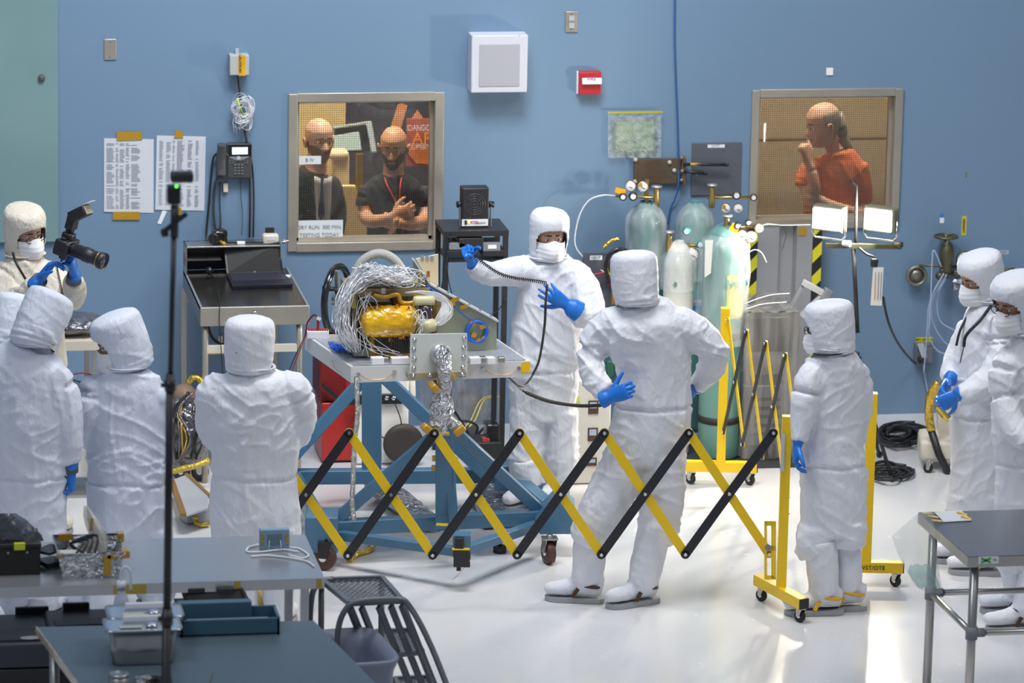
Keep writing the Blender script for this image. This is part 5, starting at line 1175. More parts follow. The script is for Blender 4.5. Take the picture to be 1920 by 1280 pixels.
for k_ in range(7): mb.tube([c + (vx * math.cos(a) * (.046 + .002 * k_) + vz * math.sin(a) * (.050 + .0015 * k_)) + fn * .003 * (k_ % 3) for a in [2 * PI * q / 30 for q in range(30)]], .0045, 6, closed=True)
mb.build('wire_coil', blue_w, ar)
for x, y, w_, h_ in ((886, 606, 10, 7), (905, 612, 11, 9), (889, 628, 9, 9), (907, 633, 8, 5), (897, 637, 9, 5), (853, 562, 15, 7), (870, 575, 13, 7), (830, 577, 12, 6), (846, 570, 14, 9), (675, 577, 7, 6), (654, 630, 8, 7)):
    mb = MB(); mb.box(Fp(x, y, D1 + .022), (w_ * .0028, .003, h_ * .0028), Euler((0, random.uniform(-.5, .5), -.1))); mb.build('tape_patch', kapton, ar)
# wire harnesses
rnd = random.Random(11)
def harness(nm, n, fn_pts, r_, m_, parent=ar):
    mb = MB()
    for i in range(n): mb.tube(spline(fn_pts(i), 5), r_ * rnd.uniform(.8, 1.2), 4)
    o = mb.build(nm, m_, parent); o['kind'] = 'stuff'; return o
def h1(i):
    k_ = rnd.uniform(0, 1); s_ = rnd.uniform(-1, 1); e = lambda: rnd.uniform(-9, 9); d = lambda: D0 + rnd.uniform(-.14, .12); lift = rnd.uniform(-10, 14)
    return [Fp(735 + 30 * k_ + e(), 540 + e() * .5, D0 - .05), Fp(712 + 22 * k_ + e(), 518 - lift + e(), d()), Fp(690 + 16 * k_ + e(), 503 - lift * .5 + 22 * k_ + e(), d()), Fp(660 + 16 * k_ + e(), 525 + 16 * k_ + e(), d()),
            Fp(635 + 24 * k_ + e(), 568 + e(), d()), Fp(630 + 28 * k_ + e(), 600 + e(), d()), Fp(637 + 26 * k_ + e(), 630 + e(), d()), Fp(655 + 16 * k_ + e(), 652 + e(), D0 + .03)]
harness('wire_harness', 95, h1, .0026, wire_s)
harness('wire_tangle', 60, lambda i: [Fp(rnd.uniform(672, 800), rnd.uniform(535, 543), D0 - .03), Fp(rnd.uniform(675, 790), rnd.uniform(505, 535), D0 + rnd.uniform(-.15, .05)), Fp(rnd.uniform(680, 770), rnd.uniform(495, 535), D0 + rnd.uniform(-.15, .05)), Fp(rnd.uniform(690, 800), rnd.uniform(520, 540), D0 + rnd.uniform(-.1, .03))], .0022, wire_s)
harness('wire_spray', 26, lambda i: (lambda a: [Fp(690, 510, D0 - .05), Fp(690 + 16 * math.cos(a), 510 - 10 * math.sin(a), D0), Fp(690 + rnd.uniform(20, 34) * math.cos(a), 508 - rnd.uniform(10, 18) * math.sin(a), D0 + .02)])(rnd.uniform(.1, 3.0)), .0026, wire_s)
harness('side_harness', 34, lambda i: (lambda k_, e: [Fp(762 + e(), 549 + e() * .4, D0 + .01), Fp(790 + e(), 546 + 3 * k_ + e() * .5, D0 + .03), Fp(822 + e(), 552 + 10 * k_ + e(), D0 + .03), Fp(846 - 18 * k_ + e(), 572 + e(), D0 + .03), Fp(846 - 26 * k_ + e(), 592 + e(), D0 + .04), Fp(828 - 20 * k_, 607 + e(), D0 + .04), Fp(806 + e(), 600 + 6 * k_, D0 + .06)])(rnd.random(), lambda: rnd.uniform(-3, 3)), .0024, mat('wire_white', (.80, .80, .80), .4))
harness('loose_wires', 12, lambda i: [Fp(rnd.uniform(672, 700), rnd.uniform(545, 560), D0 + .05), Fp(rnd.uniform(668, 720), rnd.uniform(560, 610), D0 + .07), Fp(rnd.uniform(664, 690), rnd.uniform(610, 650), D0 + .06), Fp(rnd.uniform(665, 760), rnd.uniform(655, 672), D0 + .08)], .0018, wire_s)
harness('device_wires', 12, lambda i: [Fp(rnd.uniform(776, 792), rnd.uniform(590, 615), D0 + .08), Fp(rnd.uniform(765, 806), rnd.uniform(590, 630), D0 + .12), Fp(rnd.uniform(760, 815), rnd.uniform(570, 630), D0 + .10), Fp(rnd.uniform(770, 815), rnd.uniform(605, 625), D0 + .07)], .0018, mat('wire_white', (.80, .80, .80), .4))
harness('blue_wires', 16, lambda i: [G(620 + rnd.uniform(-4, 6), 645 + rnd.uniform(-5, 5), ZT + .01), G(635 + rnd.uniform(-12, 12), 652 + rnd.uniform(-8, 8), ZT + .02), G(650 + rnd.uniform(-12, 12), 648 + rnd.uniform(-6, 8), ZT + .02), G(662 + rnd.uniform(-6, 6), 655 + rnd.uniform(-8, 8), ZT + .012)], .0038, blue_w)
mb = MB(); mb.tube(spline([Fp(800, 535, D1 + .01), Fp(812, 545, D1 + .02), Fp(828, 553, D1 + .02)], 5), .006, 6); mb.tube(spline([Fp(848, 570, D1 + .02), Fp(862, 584, D1 + .02), Fp(880, 598, D1 + .02), Fp(900, 605, D1 + .02)], 5), .003, 6); mb.build('blue_lead', blue_w, ar)
for i in range(16):
    x = rnd.uniform(760, 800); mb = MB(); mb.box(Fp(x, rnd.uniform(518, 534), D0 - rnd.uniform(0, .15)), (.022, .02, .018), Euler((rnd.random(), rnd.random(), rnd.random())), .003); mb.build('connector_plug', rnd.choice((gold_c, foil_g, foil)), ar)
# clamps and clear blocks on the table
for x0, x1 in ((696, 718), (733, 766), (880, 899), (912, 926)):
    mb = MB(); a = G(x0, 681, ZT + .005); b = G(x1, 680, ZT + .005); mb.beam(a + Vector((0, 0, .016)), b + Vector((0, 0, .016)), .05, .030); mb.m(white_p); mb.build('clamp_block', None, tb)
for x in (722, 905, 940): mb = MB(); mb.box(G(x, 674, ZT + .02), (.035, .035, .03), None, .004); mb.build('toggle_clamp', steel, tb)
mb = MB(); mb.box(G(645, 640, ZT + .02), (.10, .12, .035), Euler((0, 0, -.3)), .003); mb.m(plastic_clear); mb.build('clear_tray', None, tb)
t = thing('terminal_block', 'white block with rows of red sockets at the far left corner of the test table', 'terminal block', G(592, 628, ZT))
mb = MB(); c = G(596, 626, ZT + .022); mb.box(c, (.115, .05, .04), Euler((0, 0, -.1)), .004); mb.build('block', white_p, t)
for i in range(9): mb = MB(); mb.box(c + Vector((-.048 + i * .012, .004 - i * .0012, .024)), (.008, .03, .008)); mb.build('socket', mat('socket_red', (.40, .02, .015), .4), t)
mb = MB(); mb.box(c + Vector((.0, 0, .06)), (.012, .015, .07)); mb.m(red_p); mb.build('red_plug', None, t); mb = MB(); mb.box(c + Vector((.002, -.012, .085)), (.02, .012, .015), Euler((0, .5, 0))); mb.build('white_tag', white_p, t)
for k_, (m_, nm) in enumerate(((cable_m, 'black'), (mat('wire_red', (.35, .015, .03), .4), 'red'))):
    mb = MB(); mb.tube(spline([c + Vector((0, 0, .09)), At(588, 590 + 2 * k_, c), At(576, 605 + 3 * k_, c), At(572 + k_ * 2, 628, c), At(562 + 3 * k_, 650, c, -.05), At(548 + 5 * k_, 680, c, -.05), At(540 + 5 * k_, 705, c, 0), At(536 + k_ * 4, 735, c, .1)], 6), .003, 5)
    tag(mb.build('wire', m_), nm + ' test lead arching from the terminal block over the table corner', 'wire')
t = tb
mb = MB()
# flexible hose and handwheel machine behind
hz = At(660, 600, BL, .35)
mb = MB(); mb.tube(spline([At(664, 620, BL, .4), At(660, 560, BL, .4), At(672, 500, BL, .4), At(705, 476, BL, .4), At(738, 486, BL, .4), At(762, 522, BL, .4), At(775, 560, BL, .4)], 8), .026, 12)
tag(mb.build('hose', mat('hose_grey', (.42, .41, .38), .45, bump=(150, .5, .01, (1, 1, 1)))), 'thick grey flexible hose arching behind the wired test article', 'hose')

# ================================================================== MACHINES AND FURNITURE BEHIND THE TABLE
GH = lambda x, y: G(x, y)
# handwheel machine
t = thing('red_machine', 'red cabinet with black handwheel left of the blue stand', 'machine', G(640, 868))
Yr = G(640, 868).y
def yb(mb, x0, y0, x1, y1, Y, dep, bev=.0):
    a = Y_(x0, y1, Y); b = Y_(x1, y1, Y); c = Y_((x0 + x1) / 2, y0, Y); mb.span((a.x, Y, max(0.0, min(a.z, b.z)) if y1 < 2000 else 0), (b.x, Y + dep, c.z), bev); return a.x, b.x
def ybo(nm, x0, y0, x1, y1, Y, dep, m_, parent=None, bev=.0): mb = MB(); yb(mb, x0, y0, x1, y1, Y, dep, bev); return mb.build(nm, m_, parent)
ybo('cabinet', 603, 755, 682, 862, Yr, .35, red_p, t, .006); ybo('upper_cabinet', 600, 668, 655, 752, Yr + .03, .34, mat('red_dark', (.20, .012, .012), .4), t, .006); ybo('upper_panel', 648, 665, 692, 752, Yr + .02, .3, red_p, t, .006)
mb = MB(); mb.beam(Y_(605, 722, Yr - .01), Y_(636, 748, Yr - .01), .02, .03, (0, 1, 0)); mb.build('black_trim', black, t); ybo('plinth', 625, 862, 700, 873, Yr + .02, .3, black, t)
wc = Y_(632, 562, Yr + .1); mb = MB(); hx_ = (_rh * .42 + _fh * .9).normalized(); mb.tube([wc + hx_ * (.155 * math.cos(a)) + Vector((0, 0, .19 * math.sin(a))) for a in [2 * PI * q / 36 for q in range(36)]], .020, 10, closed=True)
mb.build('handwheel', black_g, t); mb = MB(); mb.beam(wc - _fh * .1 + Vector((0, 0, .19)), wc + Vector((0, 0, -.19)), .02, .012, hx_); mb.cyl(wc - _rh * .03, wc + _rh * .03, .028); mb.build('wheel_hub', steel, t)
mb = MB(); p = Y_(604, 541, Yr + .02); mb.tube([p, p + _rh * .08, wc], [.016, .014, .008], 8); mb.build('wheel_handle', black, t); mb = MB(); mb.cyl(Vector((wc.x + .05, wc.y + .02, .9)), Vector((wc.x + .05, wc.y + .02, wc.z)), .03); mb.m(grey_p); mb.build('wheel_post', None, t)
# white wheeled unit
Yw = G(730, 872).y; t = thing('wheeled_unit', 'white equipment unit with black connector strip and large black wheel, behind the blue stand', 'equipment', G(730, 872))
mb = MB(); yb(mb, 668, 700, 765, 868, Yw + .02, .30, .01); mb.build('housing', white_b, t); ybo('strip', 650, 740, 757, 757, Yw - .01, .03, black, t, .004)
for x in (725, 738, 749): mb = MB(); c = Y_(x, 746, Yw - .012); mb.lathe(c, [(.012, 0), (.012, .006), (.006, .008), (0, .008)], (0, -1, 0), 12); mb.build('connector', chrome, t)
c = Y_(757, 833, Yw - .06); mb = MB(); mb.lathe(c + Vector((0, .04, 0)), [(.09, 0), (.112, .004), (.115, .02), (.112, .036), (.08, .04), (0, .03)], (0, -1, 0), 32); mb.build('wheel', mat('wheel_black', (.045, .035, .03), .6), t)
mb = MB(); mb.tube([Y_(772, 700, Yw + .1), Y_(774, 740, Yw + .1), Y_(762, 765, Yw + .05)], .018, 8); mb.m(cream_p); mb.build('pipe', None, t)
mb = MB(); mb.tube(spline([Y_(741, 757, Yw - .03), Y_(752, 790, Yw - .05), Y_(748, 815, Yw - .05), Y_(730, 828, Yw - .05), Y_(716, 818, Yw - .04)], 6), .004, 6); mb.build('cord', cable_m, t)
# plastic sheeting behind
def film_sheet(nm, label, px, Y, m_, amp=.02, cat='sheet', nx=26, ny=22):
    (x0, y0), (x1, y1) = px; mb = MB(); g = []
    for i in range(ny + 1):
        row = []
        for j in range(nx + 1):
            p = Y_(x0 + (x1 - x0) * j / nx, y0 + (y1 - y0) * i / ny, Y); p.y += amp * noise.noise(Vector((p.x * 5, p.z * 3, Y))) + amp * .4 * noise.noise(p * 14); row.append(p)
        g.append(row)
    mb.sheet(g, False); return tag(mb.build(nm, m_), label, cat)
film_sheet('plastic_sheet', 'dusty clear plastic sheet hanging behind the right half of the blue stand', ((788, 690), (942, 796)), Yw + .45, plastic_dark)
film_sheet('plastic_sheet', 'dusty clear plastic sheet draped low behind the laptop desk legs', ((298, 668), (560, 800)), G(475, 868).y + .75, plastic_dark)
# tan discs behind sheet (boxes of hoses), yellow cord, floor cables
mb = MB(); p = Y_(882, 760, Yw + .62); mb.span((p.x - .04, p.y - .04, 0), (p.x + .04, p.y + .04, p.z)); ds_ = mb
t = thing('hose_drum', 'tan and dark rounded drum under the plastic sheet behind the blue stand', 'drum', Y_(885, 780, Yw + .62)); mb = MB(); mb.ball(Y_(882, 755, Yw + .62), .085, 10, (1, .5, .8)); mb.build('drum', mat('drum_tan', (.26, .17, .12), .6), t); mb = MB(); mb.ball(Y_(872, 740, Yw + .60), .045, 8, (1, .4, .8)); mb.build('drum_cap', mat('drum_dark', (.09, .07, .07), .6), t); ds_.build('drum_stand', grey_p, t)
for k_ in (0, 1):
    mb = MB(); mb.tube(spline([Y_(942 - 8 * k_, 745, Yw + .4), Y_(920, 742 + 3 * k_, Yw + .38), Y_(900 + 6 * k_, 752, Yw + .38), Y_(884 + 8 * k_, 785, Yw + .3), Y_(872 + 8 * k_, 800, Yw + .2)], 6), .004, 5); tag(mb.build('cord', mat('cord_yellow', (.60, .55, .10), .5)), ('left' if k_ == 0 else 'right') + ' strand of the pale yellow cord behind the blue stand', 'cord')
for pts, lab in ((((838, 708), (832, 730), (845, 760), (862, 785), (880, 815), (905, 842)), 'black cable dropping behind the foil duct to the floor'), (((850, 788), (880, 790), (895, 800), (888, 818), (870, 812)), 'black cable looped by the blue brace'), (((870, 838), (890, 820), (912, 800), (920, 820), (915, 850)), 'black cable arching over the floor box'), (((845, 850), (870, 870), (900, 880), (940, 870)), 'low black cable along the back floor')):
    mb = MB(); mb.tube(spline([Y_(x, y, Yw + .1) for x, y in pts], 8), .008, 6); tag(mb.build('cable', cable_m), lab, 'cable')
t = thing('floor_box', 'black box with a small red item on the floor behind the stand braces', 'box', G(915, 885)); Yq = G(915, 885).y
ybo('body', 885, 830, 940, 884, Yq, .2, black, t, .006); ybo('red_item', 905, 822, 918, 831, Yq + .02, .05, mat('item_red', (.45, .05, .05), .5), t); ybo('motor', 912, 796, 936, 830, Yq + .03, .12, black_g, t, .01)
# equipment rack with ion fan
Yk = G(895, 866).y; t = thing('equipment_rack', 'thin black rack with small units, standing left of the person with the cord', 'rack', G(895, 866))
for x in (837, 949):
    mb = MB(); a = Y_(x, 434, Yk); mb.span((a.x - .014, Yk, 0), (a.x + .014, Yk + .03, a.z)); mb.build('post', black_m, t); mb = MB(); mb.span((a.x - .014, Yk + .28, 0), (a.x + .014, Yk + .31, a.z)); mb.build('post', black_m, t)
a, b = Y_(832, 434, Yk), Y_(954, 434, Yk); mb = MB(); mb.span((a.x, Yk - .005, a.z - .03), (b.x, Yk + .32, a.z)); mb.build('top_shelf', black_m, t)
b2 = Y_(950, 470, Yk); mb = MB(); mb.span((a.x + .02, Yk, b2.z - .06), (b.x - .02, Yk + .3, b2.z - .045)); mb.build('shelf', black_m, t)
for (x0, y0, x1, y1, m_) in ((842, 456, 872, 468, grey_p), (860, 447, 906, 464, black), (906, 456, 938, 470, grey_p), (838, 470, 880, 478, black), (905, 470, 948, 480, black)): u_ = ybo('unit', x0, y0, x1, y1, Yk - .02, .16, m_, t, .003)
ybo('unit_label', 915, 459, 931, 466, Yk - .023, .002, white_p, u_)
mb = MB(); mb.tube(spline([Y_(842, 460, Yk - .01), Y_(848, 442, Yk - .02), Y_(860, 452, Yk - .01)], 5), .004, 5); mb.tube(spline([Y_(838, 500, Yk), Y_(842, 530, Yk), Y_(850, 560, Yk), Y_(856, 585, Yk)], 5), .0035, 5); mb.tube(spline([Y_(838, 470, Yk), Y_(834, 510, Yk), Y_(828, 545, Yk)], 5), .007, 6); mb.tube(spline([Y_(948, 560, Yk - .01), Y_(935, 580, Yk), Y_(918, 592, Yk)], 5), .003, 5); mb.build('rack_wiring', cable_m, t)
t = thing('ionizer_fan', 'black ionizing air blower on a bracket on top of the rack', 'fan', Y_(891, 432, Yk + .1)); Yf = Yk + .08
ybo('housing', 866, 353, 916, 428, Yf, .10, black, t, .006); fb_ = ybo('front_label', 866, 411, 915, 423, Yf - .003, .003, white_p, t); text('SIMCO', Y_(885, 417, Yf - .005), .022, mat('ink_red', (.5, .03, .03), .5), fb_); text('AEROSTAT', Y_(902, 418, Yf - .005), .014, ink, fb_, sx=.8); ybo('switch', 871, 413, 875, 421, Yf - .006, .004, black, fb_); ybo('green_lamp', 877, 415, 881, 419, Yf - .006, .004, mat('led_green', (.4, .7, .1), .4, emit=((.6, 1, .2), 1.5)), fb_)
c = Y_(890, 383, Yf - .002); mb = MB()
for rr_ in (.02, .033, .046, .059): mb.tube([c + Vector((math.cos(a), 0, math.sin(a))) * rr_ for a in [2 * PI * q / 28 for q in range(28)]], .0018, 5, closed=True)
for q in range(8): mb.beam(c, c + Vector((math.cos(q * .785), 0, math.sin(q * .785))) * .06, .002, .002, (0, 1, 0))
mb.m(mat('guard_grey', (.10, .10, .11), .3, .5)); mb.build('fan_guard', None, t)
mb = MB(); mb.lathe(c + Vector((0, .012, 0)), [(.066, -.002), (.060, 0), (.062, .006), (.0, .006)], (0, 1, 0), 26); mb.build('fan_disc', black_g, t)
for x, sg in ((862, -1), (920, 1)):
    mb = MB(); mb.cyl(Y_(x - 6, 383, Yf + .05), Y_(x + 6, 383, Yf + .05), .018); mb.build('bracket_knob', black, t)
    mb = MB(); mb.beam(Y_(x, 385, Yf + .05), Y_(x, 428, Yf + .05), .006, .03, (0, 1, 0)); mb.build('bracket_arm', grey_p, t)
ybo('bracket_base', 862, 427, 921, 433, Yf, .1, black, t)
# laptop desk
Yd = G(475, 905).y; D_ = lambda x, y, o=0: Y_(x, y, Yd + o)
dz = D_(475, 575).z; DD = G(480, 514, dz).y - Yd + .16; print('DESK', dz, DD, YW - Yd); X0, X1 = D_(376, 578).x, D_(580, 573).x; t = thing('shop_desk', 'steel shop desk with riser compartments carrying the open laptop', 'desk', G(475, 905))
mb = MB(); mb.span((X0, Yd, dz - .105), (X1, Yd + .02, dz), .003); mb.build('drawer_front', steel_w, t)
dk_top = mat('desk_top_dark', (.05, .048, .045), .2, .6); mb = MB(); mb.span((X0, Yd + .018, dz - .02), (X1, Yd + DD, dz - .003)); mb.build('desk_top', dk_top, t)
mb = MB(); mb.span((X0, Yd + .02, dz - .105), (X0 + .012, Yd + DD, dz)); mb.span((X1 - .012, Yd + .02, dz - .105), (X1, Yd + DD, dz)); mb.span((X0 + .01, Yd + DD - .01, dz - .105), (X1 - .01, Yd + DD + .002, dz - .01)); mb.build('case', grey_p, t)
mb = MB(); mb.lathe(D_(477, 557 + 0, -.002) if False else Vector(((X0 + X1) / 2, Yd - .001, dz - .035)), [(.012, 0), (.010, .006), (0, .006)], (0, -1, 0), 14); mb.build('lock', chrome, t)
mb = MB(); mb.span(((X0 + X1) / 2 - .03, Yd - .002, dz - .082), ((X0 + X1) / 2 + .05, Yd, dz - .062)); o = mb.build('desk_label', white_p, t); text('NASA', ((X0 + X1) / 2 - .012, Yd - .003, dz - .072), .014, ink, o)
rz = .165; ry = G(480, 514, dz).y; x0, x1 = X0 - .0, X1 - .06
mb = MB(); mb.span((x0, ry, dz + rz - .008), (x1, Yd + DD, dz + rz), .002); mb.build('riser_top', steel, t)
mb = MB(); mb.span((x0, ry, dz), (x0 + .006, Yd + DD, dz + rz)); mb.build('riser_side', steel, t); mb = MB(); mb.span((x1 - .006, ry, dz), (x1, Yd + DD, dz + rz)); mb.build('riser_side', steel, t); mb = MB(); mb.span((x0, Yd + DD - .01, dz), (x1, Yd + DD, dz + rz)); mb.build('riser_back', black_m, t)
for a, b in ((x0, x0 + .2), (x1 - .2, x1)): mb = MB(); mb.span((a, ry, dz + .085), (b, Yd + DD - .01, dz + .090)); mb.build('riser_shelf', steel, t)
mb = MB(); mb.span((x0, ry - .002, dz - .002), (x1, ry + .01, dz + .004)); mb.build('riser_lip', steel, t)
mb = MB(); mb.lathe(Vector((X0 - .0005, ry + .08, dz + .08)), [(.04, 0), (.04, .001), (0, .001)], (-1, 0, 0), 20); mb.m(mat('decal_red', (.35, .12, .14), .5)); mb.build('round_decal', None, t)
for x in (X0 + .03, X1 - .05):
    mb = MB(); mb.tube([(x, Yd + .1, dz - .10), (x, Yd + .045, dz - .125), (x, Yd + .03, dz - .16), (x, Yd + .03, 0)], .017, 10); mb.build('leg', steel_w, t)
    mb = MB(); mb.span((x - .015 - .03, Yd + DD - .06, 0), (x + .015 - .03, Yd + DD - .03, dz - .1)); mb.build('leg', steel_w, t)
mb = MB(); mb.span((X0 + .02, Yd + DD - .055, dz - .18), (X1 - .05, Yd + DD - .035, dz - .15)); mb.build('rear_rail', steel_w, t)
mb = MB(); mb.span((X0 + .04, Yd + .02, dz - .262), (X1 - .05, Yd + .05, dz - .222)); mb.build('front_rail', cream_p, t)
mb = MB(); mb.span((X0 + .04, Yd + .02, dz - .268), (X0 + .14, Yd + .048, dz - .262)); mb.m(kapton); mb.build('rail_tape', None, t)
mb = MB(); mb.tube(spline([(X0 + .05, Yd + .3, dz - .11), (X0 + .1, Yd + .25, dz - .24), (X0 + .2, Yd + .25, dz - .27), (X0 + .3, Yd + .3, dz - .18), (X0 + .33, Yd + .3, dz - .11)], 8), .009, 7); tag(mb.build('cable', cable_m), 'black cable sagging in a loop under the laptop desk', 'cable')
mb = MB(); mb.tube([(X0 + .55 - .25, Yd + .35, dz - .1), (X0 + .3, Yd + .35, dz - .25)], .008, 6); tag(mb.build('cable', cable_m), 'short black cable end hanging under the desk centre', 'cable')
mb = MB(); mb.tube(spline([G(408, 545, dz + .005), D_(412, 575, -.008), D_(411, 600, -.01), D_(415, 660, -.005), D_(419, 720, -.01), D_(420, 760, .1)], 6), .0028, 5); tag(mb.build('wire', cable_m), 'thin black wire running over the left front edge of the desk', 'wire')
wbo = wbox('wall_jack', (409, 628, 417, 644), .02, cream_p, 'cream socket low on the wall behind the desk legs', 'socket', bev=.002)
# laptop
t = thing('laptop', 'open black laptop with blank grey screen on the shop desk', 'laptop', G(480, 530, dz)); z = dz + .0
hl, hr = G(425, 517, z), G(531, 514, z); fl_, fr_ = G(436, 542, z), G(549, 538, z)
mb = MB(); mb.prism([fl_, fr_, hr, hl], (0, 0, .016)); mb.m(mat('laptop_dark', (.02, .02, .035), .35, .3)); base = mb.build('base', None, t)
kb = MB(); u_ = hr - hl; kb.prism([p_ + Vector((0, 0, .0155)) for p_ in (hl.lerp(fl_, .06).lerp(hr.lerp(fr_, .06), .04), hl.lerp(fl_, .06).lerp(hr.lerp(fr_, .06), .96), hl.lerp(fl_, .62).lerp(hr.lerp(fr_, .62), .96), hl.lerp(fl_, .62).lerp(hr.lerp(fr_, .62), .04))], (0, 0, .0022)); v_ = fl_ - hl
for r_ in range(5):
    for c_ in range(14):
        p = hl + u_ * (.07 + .062 * c_) + v_ * (.10 + .115 * r_) + Vector((0, 0, .0175)); kb.box(p, (.015, .013, .003), Euler((0, 0, math.atan2(u_.y, u_.x))))
kb.m(mat('keys', (.035, .035, .055), .4)); kb.build('keyboard', None, base)
tl, tr = At(419, 453, (hl + hr) / 2, .06), At(523, 454, (hl + hr) / 2, .06)
nrm = -((hr - hl).cross(tl - hl)).normalized() * -1
mb = MB(); e = Vector((0, 0, .014)); mb.prism([hl + e, hr + e, tr, tl], _fh * .008); lid = mb.build('lid', black, t)
mb = MB(); ins = lambda a, b, c, d, k_: [p + ((a + b + c + d) / 4 - p) * k_ for p in (a, b, c, d)]
mb.prism([p - _fh * .001 for p in ins(hl + e, hr + e, tr, tl, .07)], -_fh * .0008); mb.m(mat('screen_grey', (.05, .05, .048), .6, spec=.15)); mb.build('screen', None, lid)
text('hp', hl.lerp(hr, .5) + Vector((0, 0, .022)) - _fh * .006, .012, white_p, lid)
t = thing('video_camera', 'small black camera body lying on the desk riser', 'camera', D_(425, 448, .5)); c = Vector((D_(425, 440, .5).x, ry + .08, dz + rz + .042))
mb = MB(); mb.box(c, (.085, .07, .08), Euler((.1, 0, .2)), .02); mb.build('body', black_g, t); mb = MB(); mb.lathe(c + Vector((-.03, -.03, -.004)), [(.032, 0), (.032, .02), (.026, .022), (0, .014)], (-.5, -1, -.1), 18); mb.build('lens_ring', black, t); mb = MB(); mb.tube([c + Vector((.0, -.03, -.025)), c + Vector((.03, -.06, -.035))], .010, 8); mb.m(kapton); mb.build('taped_lead', None, t)
mb = MB(); mb.box(Vector((D_(465, 445, .5).x, ry + .05, dz + rz + .008)), (.045, .03, .014), None, .003); tag(mb.build('adapter', white_p), 'small white adapter on the desk riser behind the laptop lid', 'adapter')
t = thing('wrapped_parcel', 'cream wrapped parcel with black clip at the right end of the desk riser', 'parcel', Vector((D_(522, 445, .5).x, ry + .05, dz + rz))); c = Vector((D_(521, 445, .5).x, ry + .05, dz + rz + .03)); mb = MB(); mb.box(c, (.09, .06, .055), None, .014); mb.build('pouch', mat('pouch_cream', (.66, .60, .48), .5), t); mb = MB(); mb.box(c + Vector((0, -.032, .005)), (.05, .002, .02)); mb.build('paper_label', paper, t); mb = MB(); mb.box(c + Vector((.0, .03, .04)), (.05, .02, .03)); mb.build('clip', black, t)
mb = MB(); mb.ball(Vector((D_(548, 452, .5).x, ry + .04, dz + rz + .012)), .016, 6, (1.6, 1, .8)); tag(mb.build('foil_scrap', foil), 'scrap of foil on the corner of the desk riser', 'scrap')
t = thing('webcam', 'small black webcam on the desk top left of the laptop', 'webcam', G(393, 522, dz)); c = G(393, 522, dz); mb = MB(); mb.tube([c + Vector((-.02, -.01, .004)), c + Vector((0, 0, .03)), c + Vector((.02, 0, .004))], .005, 6); mb.build('stand', black, t); mb = MB(); mb.ball(c + Vector((0, 0, .045)), .022, 8); mb.build('head', black_g, t)
mb = MB(); mb.box(G(540, 518, dz + .01), (.03, .02, .018), None, .005); tag(mb.build('earbud_case', white_p), 'tiny white case on the desk top right of the laptop', 'case')

# ---- left background: cart with foil-wrapped gear, low bench behind the left group
t = thing('foil_equipment', 'dark foil-wrapped equipment with gold taped hoses between the two left-hand backs', 'equipment', G(360, 905)); g0 = G(360, 905)
A4 = lambda x, y, d=0: At(x, y, g0, d)
mb = MB(); loft(mb, resample([(A4(350, 870), .09, .08), (A4(352, 820), .13, .12), (A4(350, 780), .12, .11), (A4(352, 750), .06, .06)], 5), n=22); r = voxel(mb, .010, 1)
for v in r.bm.verts: v.co += v.normal * .02 * abs(noise.noise(v.co * 14))
for f_ in r.bm.faces: f_.smooth = False
r.m(foil_d); r.build('wrapped_body', foil_d, t)
rnd = random.Random(5)
for i in range(9):
    mb = MB(); x = 330 + rnd.uniform(0, 45); mb.tube(spline([A4(x, 860, -.1), A4(x + rnd.uniform(-15, 20), 820, -.16), A4(x + rnd.uniform(-10, 25), 770, -.1), A4(x + rnd.uniform(0, 25), 735, -.05)], 6), rnd.choice((.006, .010)), 6); mb.build('hose', (cable_m, cable_m, foil_d, cable_m, foil_g, cable_m, cable_m, foil_d, kapton)[i], t)
mb = MB(); mb.tube(spline([A4(352, 718), A4(362, 708), A4(375, 712), A4(380, 735), A4(372, 760)], 8), .018, 8); mb.build('gold_hose', foil_g, t)
mb = MB(); mb.tube(spline([A4(318, 885, -.15), A4(345, 878, -.15), A4(370, 872, -.15), A4(392, 862, -.12)], 6), .018, 8); mb.build('taped_hose', mat('tape_gold_lt', (.60, .45, .08), .3, .5, bump=(60, 1, .01)), t)
for x in (375, 340): caster(t, G(x, 900), .05, .03, Vector((1, -.4, 0)), mat('wheel_grey', (.12, .11, .11), .5))
mb = MB(); mb.ball(A4(345, 742, .15), .07, 8, (1, 1, 1)); mb.m(mat('drum_tan')); mb.build('tan_drum', None, t)
t = thing('metal_duct', 'grey sheet metal channel with brown edges lying on the floor between the left backs', 'duct', G(360, 960)); mb = MB(); mb.prism([G(322, 900, .12), G(348, 890, .12), G(390, 930, .12), G(390, 952, .12), G(350, 965, .12)], (0, 0, -.01)); mb.m(lgrey); mb.build('sheet', None, t)
mb = MB(); mb.beam(G(322, 902, .115), G(344, 965, .115), .03, .02); mb.m(mat('edge_brown', (.25, .14, .04), .5)); mb.build('brown_edge', None, t); mb = MB(); mb.beam(G(349, 890, .115), G(392, 930, .115), .02, .02); mb.m(mat('edge_brown')); mb.build('brown_edge', None, t)
mb = MB(); mb.box(G(365, 958, .055), (.14, .12, .10), Euler((0, 0, .3)), .01); mb.m(lgrey); mb.build('channel_end', None, t)
mb = MB(); mb.tube(spline([G(367, 968, .06), G(366, 977, .03), G(374, 983, .02), G(392, 982, .02)], 5), .014, 8); tag(mb.build('wrapped_hose', foil_g), 'short gold-wrapped hose end on the floor beside the metal channel', 'hose')
Yt = G(160, 935).y; t = thing('low_bench', 'cream steel bench behind the left-hand group, shiny wrapped bag on top', 'bench', G(160, 935))
zz = Y_(160, 640, Yt).z; xa, xb = Y_(60, 640, Yt).x, Y_(185, 640, Yt).x; mb = MB(); mb.span((xa, Yt, zz - .05), (xb + .05, Yt + .6, zz)); mb.build('bench_top', cream_p, t)
